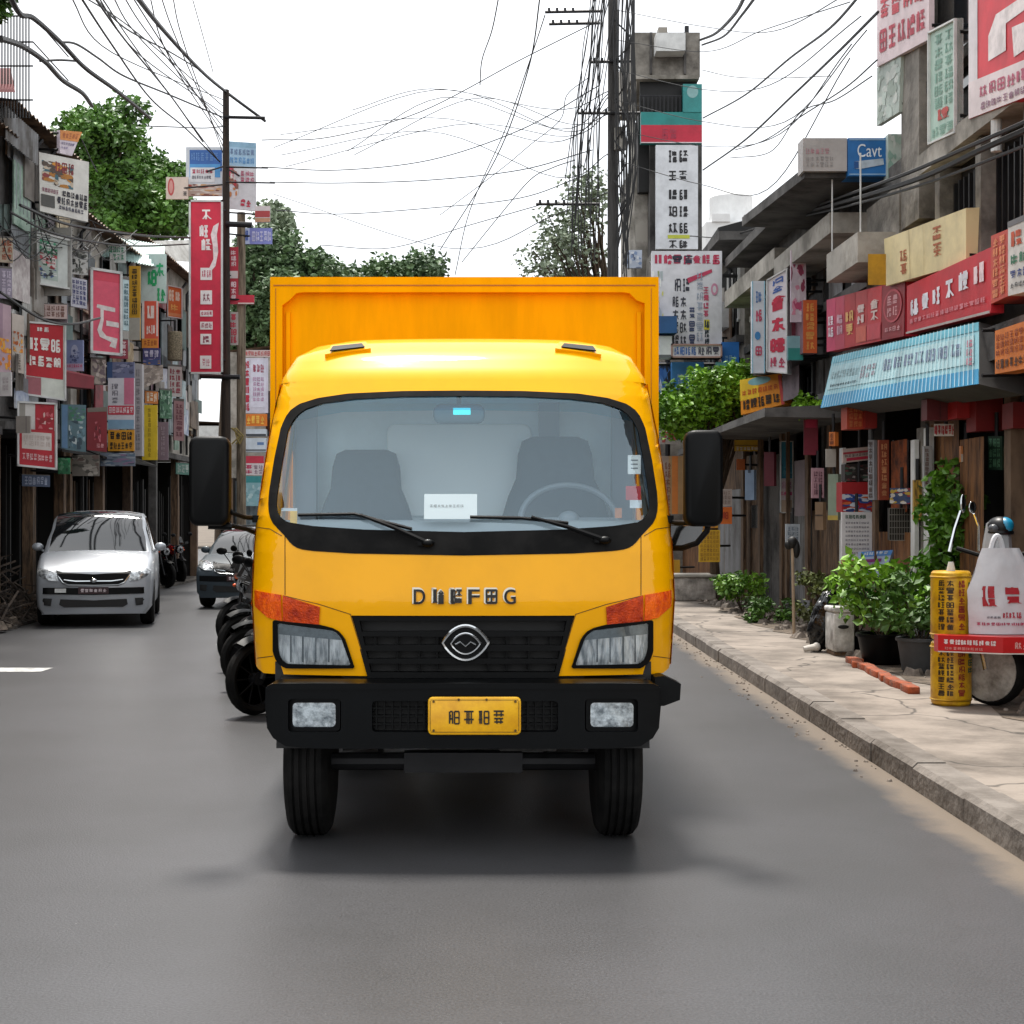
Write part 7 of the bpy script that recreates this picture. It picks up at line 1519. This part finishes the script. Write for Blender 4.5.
for i in range(8): y0_ = rw.uniform(30, 200); g.tube(smooth_path([P(611, y0_, 33.9), P(560+rw.uniform(-10, 10), y0_+rw.uniform(10, 40), 37), P(480-rw.uniform(0, 60), y0_+rw.uniform(-30, 60), 42), P(300+rw.uniform(-30, 60), y0_+rw.uniform(0, 60), 46)], 8), .012, 4)
wt = root('wire_fan', P(611, 120, 33.9), 'thin wires spreading left from the tall pole across the middle of the sky', 'cable'); g.build('wires', MT['wire'], wt)
g = MB()
for i in range(6): g.tube(smooth_path([P(616, 10+i*30, 33.9), P(690+rw.uniform(0, 20), 20+i*34+rw.uniform(-10, 20), 30), P(760+rw.uniform(0, 30), 30+i*30+rw.uniform(-30, 10), 25), P(850+rw.uniform(-10, 20), -12+i*14, 19)], 8), .009, 4)
wt = root('wire_fan', P(616, 60, 33.9), 'thin wires spreading right from the tall pole past the tower', 'cable'); g.build('wires', MT['wire'], wt)
g = MB(); rw = random.Random(5)
for i in range(26):
    x = rw.uniform(-5, 95); d_ = 22.5+x*.055; g.tube(smooth_path([P(x, rw.uniform(200, 250), d_), P(x+rw.uniform(10, 30), rw.uniform(215, 262), d_+1), P(x+rw.uniform(30, 60), rw.uniform(222, 250), d_+2.5)], 5), .009, 4)
tg = root('wire_tangle', P(40, 240, 24), 'messy tangle of thin wires over the left shanty fronts', 'cable'); g.build('wires', MT['wire'], tg)
for px_, y1_ in ((806, 113), (838, 104), (849, 128)):
    pass
# ---------------- pavement things ----------------
def ground_at(px, py, z=.15): d = (CH-z)*FP_/(py-VY); return Vector(((px-VX)/FP_*d, d, z))
# plants
def potted(lab, px, py, h, spread, n, size, m, seed, pot_r=.2, pot_h=.3, potmat=None, grp='potted plants by the shop'):
    rg = random.Random(seed); b = ground_at(px, py); rt = root('potted_plant', b, lab, 'plant', grp)
    g = MB(); g.lathe([(pot_r*.7, 0), (pot_r*.8, .02), (pot_r, pot_h), (pot_r*1.08, pot_h), (pot_r*1.08, pot_h+.03), (pot_r*.95, pot_h+.03), (pot_r*.93, pot_h-.04), (0, pot_h-.05)], b, 'z', 22); g.build('pot', potmat or MT['black_plastic'], rt, smooth=True)
    g = MB(); cl = []
    for i in range(9):
        a = rg.uniform(0, 6.28); e = b+Vector((math.cos(a)*spread*rg.uniform(.2, 1), math.sin(a)*spread*rg.uniform(.2, .8), pot_h+h*rg.uniform(.25, 1)))
        g.tube(smooth_path([b+Vector((0, 0, pot_h-.05)), b.lerp(e, .5)+Vector((0, 0, .12)), e], 4), .008, 4); cl.append((e, (spread*.42, spread*.42, h*.22)))
    g.build('stem', MT['bark'], rt); g = MB(); leaf_cloud(g, cl, n, size, rg, .8); g.build('leaves', m, rt); return rt
potted('large bright green bushy plant in a dark tub beside the white box', 882, 664, .78, .46, 1050, .10, MT['leaf_bright'], 1, .24, .28)
potted('dark green plant in a grey tub right of the bright bushy one', 920, 672, .55, .34, 650, .085, MT['leaf'], 2, .21, .30, mat('grey tub', '#45484a', .6, var=.3))
potted('low light green plant leaning over the white box', 858, 652, .62, .34, 520, .085, MT['leaf_bright'], 3, .15, .2)
rg = random.Random(9); b = ground_at(948, 655); cp = root('climbing_plant', b, 'tall climbing plant with broad leaves growing up the brown plank wall', 'plant')
g = MB(); cl = []
for k in range(4):
    pts = [b+Vector((rg.uniform(-.1, .1), 0, 0))]
    for i in range(1, 8): pts.append(P(950+rg.uniform(-12, 16)+(-6 if i > 5 else 0), 655-i*26, b.y+rg.uniform(-.1, .2)))
    g.tube(smooth_path(pts, 4), .012, 5)
g.build('stem', MT['bark'], cp)
for (x, y, r_) in ((948,462,.10),(940,480,.14),(958,478,.14),(935,500,.17),(955,505,.22),(972,495,.12),(925,515,.14),(945,530,.2),(965,535,.2),(980,505,.08),(955,560,.2),(935,560,.15),(968,570,.15),(945,590,.2),(925,585,.2),(905,590,.18),(895,600,.16),(912,565,.12),(930,610,.2),(905,620,.18)):
    cl.append((P(x, y, b.y+rg.uniform(-.25, .1)), (r_, r_*.8, r_)))
g = MB(); leaf_cloud(g, cl, 1700, .115, rg, .8); g.build('leaves', mat('climber leaves', '#5f8f24', .45, var=.6, scale=3, hex2='#1f4210'), cp)
def shrub(lab, px, py, boxes, n, size, m, seed, r_=.16, cat='shrub'):
    rg = random.Random(seed); b = ground_at(px, py); rt = root('shrub', b, lab, cat); cl = []
    for _ in range(12):
        q = rg.choice(boxes); cl.append((P(rg.uniform(q[0], q[2]), rg.uniform(q[1], q[3]), b.y+rg.uniform(-.25, .25)), (r_, r_, r_*.8)))
    g = MB()
    for c, _ in cl: g.tube([b, b.lerp(c, .5)+Vector((0, 0, .05)), c], .008, 4)
    g.build('stem', MT['bark'], rt); g = MB(); leaf_cloud(g, cl, n, size, rg, .6); g.build('leaves', m, rt)
shrub('sunlit yellow green shrub at the wall foot right of the mirror', 742, 612, [(724, 575, 762, 598)], 1300, .08, MT['leaf_bright'], 4, .2)
shrub('low green weeds on the pavement edge in front of the sunlit shrub', 765, 622, [(745, 602, 795, 618)], 800, .07, MT['leaf'], 5, .14)
shrub('dull dry weed clump against the corrugated wall', 818, 632, [(800, 575, 835, 625)], 900, .07, mat('dry weeds', '#5e6a2c', .7, var=.6, scale=3, hex2='#2f2f18'), 6, .14)
rg = random.Random(12); c = P(808, 402, 21); hp = root('hanging_plant', c, 'tuft of green fern hanging at the end of the blue awning sign', 'plant')
g = MB(); leaf_cloud(g, [(P(804, 404, 21), (.13, .13, .16)), (P(813, 406, 21), (.13, .13, .13))], 500, .09, rg, -.5); g.build('leaves', MT['leaf_bright'], hp)
g = MB(); g.cyl(c+Vector((0, 0, .02)), c+Vector((0, 0, .35)), .01, n=5); g.lathe([(.05, -.02), (.1, .08), (.1, .1)], c, 'z', 12); g.build('basket', MT['black_plastic'], hp)
# white box with dark handle holes
b = ground_at(848, 656); a0, a1 = ground_at(834, 656).x, ground_at(866, 660).x; hh = .46
rt = root('cooler_box', b, 'battered white foam box with dark stains standing beside the potted plants', 'box')
g = MB(); g.bevbox(a0, a1, b.y, b.y+.4, .19, .15+hh, .03); g.build('body', mat('foam', '#d3d2ce', .8, var=.3, scale=5, hex2='#8c8984'), rt, smooth=True)
g = MB(); g.bevbox(a0-.01, a1+.01, b.y-.012, b.y+.41, .15+hh+.002, .15+hh+.06, .02); g.build('lid', mat('foam', '', 0), rt, smooth=True)
g = MB(); g.ball((a0+.10, b.y-.001, .46), .06, .006, .022); g.build('handle_hole', MT['black'], rt, smooth=True)
g = MB(); g.box(a0+.01, a1-.01, b.y+.02, b.y+.38, .15, .188); g.build('base', MT['wood'], rt)
# black bin bag, shoe, red pail, garden stick
def lumpy(name, lab, cat, c, rx, ry, rz, m, seed, tilt=0):
    rg = random.Random(seed); bm = bmesh.new(); bmesh.ops.create_icosphere(bm, subdivisions=4, radius=1)
    from mathutils import noise
    for v in bm.verts:
        n_ = noise.noise(v.co*2.2+Vector((seed, 0, 0)))*.28+noise.noise(v.co*6)*.12; v.co = v.co*(1+n_)
        v.co = Vector((v.co.x*rx+tilt*v.co.z, v.co.y*ry, max(v.co.z, -.93)*rz))
    me = bpy.data.meshes.new(name); bm.to_mesh(me); bm.free(); o = link_mesh(name, me, m, None, Vector(c), True, 80); return tag(o, lab, cat)
b = ground_at(820, 652)
bag = lumpy('bin_bag', 'tall crumpled black bin bag leaning by the white box', 'bag', b+Vector((.06, .1, .32)), .15, .14, .34, mat('bin bag', '#0c0d0f', .22, var=.3, bump=1, bscale=14, scale=6), 3, .07)
g = MB(); q = b+Vector((-.13, -.05, 0)); g.tube([q+Vector((-.06, 0, .035)), q+Vector((.0, 0, .045)), q+Vector((.09, 0, .06))], lambda t_: .03+.012*t_, 10); g.ball(q+Vector((.08, 0, .06)), .045, .04, .05)
tag(g.build('shoe', mat('shoe', '#c9c4bc', .6, var=.3), None, True, org=q), 'dirty white shoe lying in front of the black bin bag', 'shoe')
c = P(836, 600, 19.3); rt = root('red_pail', c-Vector((0, 0, .14)), 'small round red pail hanging behind the black bin bag', 'pail')
g = MB(); g.lathe([(.05, -.12), (.07, -.1), (.075, .06), (.06, .09), (0, .09)], c, 'z', 16); g.build('body', mat('red enamel', '#b8141c', .3, var=.2), rt, smooth=True)
g = MB(); g.tube(smooth_path([c+Vector((-.07, 0, .06)), c+Vector((0, 0, .34)), c+Vector((.07, 0, .06))], 6), .006, 5); g.build('handle', MT['steel_dark'], rt)
b = ground_at(794, 634); rt = root('wooden_pole', b, 'thin pale wooden stick with a dark rag head leaning on the corrugated wall', 'stick')
g = MB(); g.cyl(b, b+Vector((0, .1, 1.15)), .02, n=8); g.build('stick', mat('pale stick', '#a8937a', .8), rt, smooth=True)
g = MB(); g.ball(b+Vector((.0, .1, 1.16)), .07, .06, .08); g.ball(b+Vector((.05, .1, 1.08)), .05, .05, .12); g.ball(b+Vector((-.05, .1, 1.13)), .05, .04, .06); g.build('rag', MT['black'], rt, smooth=True)
# concrete block by the far kerb
b = ground_at(694, 601); rt = root('concrete_trough', b, 'whitish concrete trough at the pavement edge beneath the right mirror', 'trough')
g = MB(); x0_, x1_ = ground_at(672, 601).x, ground_at(716, 601).x; g.bevbox(x0_, x1_, b.y, b.y+.9, .15, .15+.42, .05); g.build('body', mat('limed concrete', '#b5aea6', .9, var=.4, scale=4, hex2='#6f6a64', bump=.6, bscale=20), rt, smooth=True)
g = MB(); g.bevbox(x0_-.03, x1_+.03, b.y-.03, b.y+.93, .572, .62, .02); g.build('rim', MT['concrete_pale'], rt, smooth=True)
# bricks
br = mat('brick', '#a5512f', .9, var=.5, scale=9, hex2='#6b4636', bump=.6, bscale=40)
bp0, bp1 = ground_at(850, 662), ground_at(912, 694); nb = 9; ang = math.atan2((bp1-bp0).y, (bp1-bp0).x); b0_ = None; rg = random.Random(2)
for i in range(nb):
    p = bp0.lerp(bp1, (i+.5)/nb)+Vector((rg.uniform(-.02, .02), 0, .004))
    if b0_ is None:
        g = MB(); g.bevbox(-.145, .145, -.05, .05, -.01, .055, .012); b0_ = o = g.build('brick', br, None, True)
    else: o = b0_.copy(); COL.objects.link(o)
    o.location = p; o.rotation_euler = (0, 0, ang+R(rg.uniform(-9, 9))); tag(o, 'orange brick lying in the row that edges the potted plants', 'brick', 'bricks edging the plants')
# rubble and litter
g = MB(); rg = random.Random(17)
def rock(g, c, r_):
    n_ = 7; V = [Vector(c)+Vector((r_*rg.uniform(.6, 1.1)*math.cos(2*math.pi*i/n_), r_*rg.uniform(.6, 1.1)*math.sin(2*math.pi*i/n_), 0)) for i in range(n_)]
    V += [v.lerp(Vector(c), .35)+Vector((0, 0, r_*rg.uniform(.4, .8))) for v in V[:n_]]
    g.add(V, [(i, (i+1) % n_, n_+(i+1) % n_, n_+i) for i in range(n_)]+[tuple(range(n_, 2*n_))])
for _ in range(420):
    y = rg.uniform(10, 27); x = rg.uniform(4.05, 5.15); rock(g, (x, y, .152), rg.choice([.02, .03, .05, .09])*rg.uniform(.7, 1.2))
for _ in range(160):
    y = rg.uniform(9, 24); x = kx(y)-abs(rg.gauss(0, .12))-.02; rock(g, (x, y, .0), rg.uniform(.008, .02))
tag(g.build('rubble', mat('rubble stone', '#8c8278', .9, var=.5, scale=5, hex2='#4c443c'), None), 'scattered stones and litter along the foot of the right hand shops', 'rubble', kind='stuff')
g = MB(); rg = random.Random(23)
for _ in range(520):
    y = rg.uniform(18.5, 24.6); x = rg.uniform(-8.4, -6.7); h = max(.1, (-6.55-x)*.85); c = Vector((x, y, rg.uniform(.02, h))); d_ = Vector((rg.gauss(0, 1), rg.gauss(0, 1), rg.gauss(0, .8))).normalized()*rg.uniform(.15, .55)
    a = c-d_; e = c+d_; a.z = max(a.z, .04); e.z = max(e.z, .04); a.x = min(a.x, -6.6); e.x = min(e.x, -6.6); g.tube([a, (a+e)/2+Vector((0, 0, rg.uniform(-.06, .1))), e], rg.choice([.008, .012, .022]), 4)
tag(g.build('brush_pile', mat('dead twigs', '#4c4138', .9, var=.5, scale=5, hex2='#221c18'), None), 'dark heap of dead branches and scrap at the left road edge beside the silver car', 'brush', kind='stuff')
g = MB(); rg = random.Random(29)
for _ in range(60): y = rg.uniform(17, 24); rock(g, (-6.75+rg.uniform(-.5, .1), y, .05), rg.uniform(.04, .16))
tag(g.build('rocks', mat('rubble dark', '#6b5f54', .9, var=.5, scale=5, hex2='#3c342c'), None), 'low scatter of rocks along the left road edge', 'rubble', kind='stuff')

# ---------------- yellow cans, red tray, bag, scooter at the right edge ----------------
class Cyl(Face):
    def __init__(s, c, r_, h, a0, a1): s.cc = Vector(c); s.r = r_; s.h = h; s.a0, s.a1 = a0, a1; s.c = []
    def at(s, u, v, off=0):
        a = s.a0+(s.a1-s.a0)*u; return s.cc+Vector((math.cos(a)*(s.r+off), math.sin(a)*(s.r+off), s.h*(1-v)))
yel = mat('yellow tin', '#d9a912', .4, .1, var=.35, scale=7, hex2='#b07c0c')
cb = ground_at(958, 707)
for i, (z0_, h_, lab) in enumerate(((.0, .50, 'lower yellow lettered can standing on the pavement under the red tray'), (.51, .54, 'upper yellow lettered can stacked on the lower one'))):
    c = cb+Vector((0, .17, z0_)); rt = root('yellow_can', c, lab, 'can', 'stacked yellow cans'); r_ = .155
    g = MB(); g.lathe([(r_*.88, 0), (r_*.97, .015), (r_, .05), (r_, h_-.05), (r_*.97, h_-.015), (r_*.88, h_), (0, h_-.002)], c, 'z', 32); g.build('body', yel, rt, smooth=True)
    g = MB(); cy = Cyl(c, r_, h_, R(180), R(360)); rg = random.Random(40+i)
    cy.glyphs(g, .18, .12, .46, .85, 2, 7, .003, ink('#3a2a10'), rg, .14); cy.glyphs(g, .5, .12, .64, .85, 1, 6, .003, ink('#8c2c1c'), rg, .14); cy.glyphs(g, .68, .15, .86, .5, 1, 3, .003, ink('#1f5c4a'), rg, .16)
    g.build('lettering', None, rt)
    g = MB()
    for zz in (.045, h_-.045): g.lathe([(r_+.001, zz-.008), (r_+.008, zz), (r_+.001, zz+.008)], c, 'z', 32)
    g.build('hoop', mat('tin hoop', '#b58a14', .4, .5), rt, smooth=True)
    if i == 1: g = MB(); g.cyl(c+Vector((0, 0, h_)), c+Vector((0, 0, h_+.07)), .035, .02, 12); g.build('cap', MT['white'], rt, smooth=True)
# tray table
tD = 11.5; x0_ = P(938, 0, tD).x; zt = P(0, 637, 11.3).z
rt = root('tray_table', (x0_+.8, 11.6, .15), 'shallow red tray table with white lettering, carrying the printed bag', 'table')
poly = [(x0_, 11.50), (x0_+.42, 11.28), (x0_+1.25, 11.28), (x0_+1.25, 12.0), (x0_+.42, 12.0), (x0_+.40, 11.60), (x0_, 11.60)]
n = 7; g = MB(); V = [(x, y, zt-.13) for x, y in poly]+[(x, y, zt) for x, y in poly]
g.add(V, [(6,5,1,0), (5,4,3,2,1), (7,8,12,13), (8,9,10,11,12)]+[(i, (i+1) % n, n+(i+1) % n, n+i) for i in range(n)]); g.build('tray', mat('red enamel tray', '#bf1a1c', .35, 0, .2, var=.2, scale=6, spec=.3), rt)
g = MB(); rg = random.Random(61); f1 = Face((*poly[0], zt-.13), (*poly[1], zt-.13), (*poly[1], zt), (*poly[0], zt))
f1.glyphs(g, .08, .22, .9, .55, 9, 1, .003, ink('#e4d2d0'), rg, .18); f1.glyphs(g, .1, .66, .7, .85, 9, 1, .003, ink('#d88a84'), rg, .14)
f1b = Face((*poly[1], zt-.13), (*poly[2], zt-.13), (*poly[2], zt), (*poly[1], zt)); f1b.glyphs(g, .1, .25, .6, .75, 7, 1, .003, ink('#dca39c'), rg, .14)
f1b.rect(g, 0, .93, 1, 1, .002, ink('#d8cfc8')); f1.rect(g, 0, .93, 1, 1, .002, ink('#d8cfc8')); g.build('lettering', None, rt)
for (x, y) in ((x0_+.5, 11.95), (x0_+1.2, 11.95), (x0_+1.2, 11.33), (x0_+.75, 11.33)): g = MB(); g.cyl((x, y, .15), (x, y, zt-.132), .018, n=8); g.build('leg', MT['steel_dark'], rt)
tD = 11.55
# printed bag on the tray
bx0, bx1 = P(971, 0, tD).x, P(1046, 0, tD).x; zb_ = zt+.004
rt = root('shopping_bag', ((bx0+bx1)/2, tD+.05, zb_), 'large white plastic bag with red characters standing on the red tray table', 'bag')
g = MB(); NXx, NZ = 16, 14
from mathutils import noise as _n
def bagpt(u, v, s_):   # u across, v up
    top_in = .0 if v < .5 else (v-.5)*1.0
    x = bx0+(bx1-bx0)*(u*(1-top_in)+top_in*.42) - .02*v; zt_ = zb_+v*.66
    bulge = .10*math.sin(math.pi*min(max(u, .0), 1))**.5*(1-.6*v)
    return Vector((x+.012*_n.noise(Vector((u*5, v*5, s_))), tD+.05+s_*(bulge+.012*_n.noise(Vector((u*6, v*7, s_*3)))), zt_))
for s_ in (-1, 1):
    V = [bagpt(i/NXx, j/NZ, s_) for j in range(NZ+1) for i in range(NXx+1)]
    g.add(V, [(j*(NXx+1)+i, j*(NXx+1)+i+1, (j+1)*(NXx+1)+i+1, (j+1)*(NXx+1)+i) for j in range(NZ) for i in range(NXx)])
g.build('body', mat('white plastic bag', '#d2d2d6', .4, var=.1, bump=.4, bscale=9), rt, smooth=True, ang=70)
class BagF(Face):
    def __init__(s): s.c = []
    def at(s, u, v, off=0): return bagpt(u, 1-v, -1)+Vector((0, -.006-off, 0))
bf = BagF(); g = MB(); rg = random.Random(71)
def fine(u0, v0, u1, v1, c_, k=1): bf.glyphs(g, u0, v0, u1, v1, k, 1, .002, ink(c_), rg, .17)
fine(.12, .42, .34, .72, '#b3202c'); fine(.44, .42, .68, .68, '#b3202c'); fine(.4, .74, .66, .82, '#b8384a', 3); fine(.06, .86, .7, .90, '#b8506a', 10); fine(.2, .79, .38, .82, '#6c6c74', 4); fine(.76, .42, .98, .7, '#b3202c')
g.build('print', None, rt)
g = MB(); g.tube(smooth_path([bagpt(.25, .98, 0), bagpt(.3, 1.1, 0), bagpt(.42, 1.14, 0), bagpt(.52, 1.08, 0), bagpt(.56, .98, 0)], 6), .022, 6); g.build('handle', mat('white plastic bag', '', 0), rt, smooth=True)
# scooter
sc_ = root('scooter', (4.3, 12.15, .15), 'dark scooter with a white disc on its front wheel, cut by the right edge', 'scooter')
sx0, sy0 = P(993, 0, 11.7).x, 11.72
def rotx(p, a=R(24)):  # front wheel turned a little
    return Vector((sx0+(p[0])*math.cos(a)-p[1]*math.sin(a), sy0+p[0]*math.sin(a)+p[1]*math.cos(a), .15+p[2]))
def place(mb, body=False): mb.v = [tuple(rotx(v, R(-30) if body else R(38))) for v in mb.v]
rad = .285
g = MB(); g.lathe([(rad*.7, -.05), (rad*.9, -.062), (rad-.01, -.045), (rad, 0), (rad-.01, .045), (rad*.9, .062), (rad*.7, .05), (rad*.7, -.05)], (0, 0, rad), 'x', 32); place(g); wv = g.build('wheel', MT['rubber'], sc_, smooth=True)
g = MB(); g.lathe([(0, -.085), (rad*.25, -.085), (rad*.6, -.078), (rad*.86, -.066), (rad*.88, -.05), (rad*.7, .05), (0, .06)], (0, 0, rad), 'x', 32); place(g); g.build('disc_cover', mat('scuffed white disc', '#aaa69e', .6, var=.5, scale=7, hex2='#6b665e', bump=.3), sc_, smooth=True).parent = wv
g = MB()
for s in (-1, 1): g.tube([(s*.08, 0, rad), (s*.08, .08, .62), (s*.06, .2, 1.0)], .022, 8)
place(g); g.build('fork', MT['chrome'], sc_, smooth=True)
g = MB(); V = []
for i in range(10):
    a = R(60+i*10); V += [(-.08, (rad+.04)*math.cos(a), rad+(rad+.04)*math.sin(a)), (0, (rad+.07)*math.cos(a), rad+(rad+.07)*math.sin(a)), (.08, (rad+.04)*math.cos(a), rad+(rad+.04)*math.sin(a))]
g.add(V, [(3*i+k, 3*i+k+1, 3*i+k+4, 3*i+k+3) for i in range(9) for k in range(2)]); place(g); g.build('mudguard', MT['black_plastic'], sc_, smooth=True)
g = MB(); g.tube([(0, .16, .55), (0, .2, .8), (0, .22, 1.05)], lambda t_: .17-.05*t_, 10); g.ball((0, .2, 1.10), .15, .13, .12); g.tube([(0, .2, 1.05), (0, .2, 1.25), (0, .24, 1.42)], lambda t_: .13-.04*t_, 10); place(g, True); g.build('front_shield', mat('grey scooter plastic', '#9c9ea0', .35, var=.3), sc_, smooth=True)
g = MB(); g.tube([(-.33, .3, 1.22), (-.15, .24, 1.17), (0, .22, 1.14), (.15, .24, 1.17), (.33, .3, 1.22)], .018, 8); place(g, True); g.build('handlebar', MT['black_plastic'], sc_, smooth=True)
g = MB(); g.tube([(-.2, .25, 1.2), (-.14, .24, 1.38), (-.06, .24, 1.52)], .014, 6); g.ball((-.03, .24, 1.58), .035, .015, .075); place(g); g.build('mirror', MT['chrome'], sc_, smooth=True)
g = MB(); g.tube([(.2, .25, 1.2), (.18, .24, 1.4), (.12, .24, 1.5)], .009, 6); g.ball((.1, .24, 1.55), .05, .015, .05); place(g); g.build('mirror', MT['chrome'], sc_, smooth=True)
g = MB(); g.box(-.16, .16, .3, 1.3, .28, .36); g.ball((0, 1.1, .62), .19, .42, .26); place(g, True); g.build('body', MT['black_plastic'], sc_, smooth=True)
g = MB(); g.ball((0, 1.0, .88), .15, .42, .07); place(g, True); g.build('seat', MT['rubber'], sc_, smooth=True)
g = MB(); g.lathe([(rad*.6, -.05), (rad, -.04), (rad, .04), (rad*.6, .05), (rad*.6, -.05)], (0, 1.25, rad), 'x', 24); place(g, True); g.build('wheel', MT['rubber'], sc_, smooth=True)
# helmet on the handlebar
hc = P(1000, 527, 11.9); rt = root('helmet', hc-Vector((0, 0, .12)), 'black helmet with a turquoise patch hooked over the scooter handlebar', 'helmet')
g = MB(); g.ball(hc, .10, .115, .085, n=20, m=12); g.lathe([(.104, -.03), (.108, -.045), (.10, -.06)], hc, 'z', 24); g.build('shell', mat('helmet black', '#0b0c0e', .4, 0, 0, var=.1, spec=.3), rt, smooth=True)
g = MB(); g.ball(hc+Vector((.025, -.025, .012)), .07, .097, .068, n=18, m=10); g.build('patch', mat('turquoise', '#1186ad', .4, 0, .1, var=.2), rt, smooth=True)
g = MB(); g.ball(hc+Vector((-.07, -.06, -.01)), .045, .045, .035); g.build('visor', mat('visor', '#55585c', .3, 0, 0, spec=.3), rt, smooth=True)
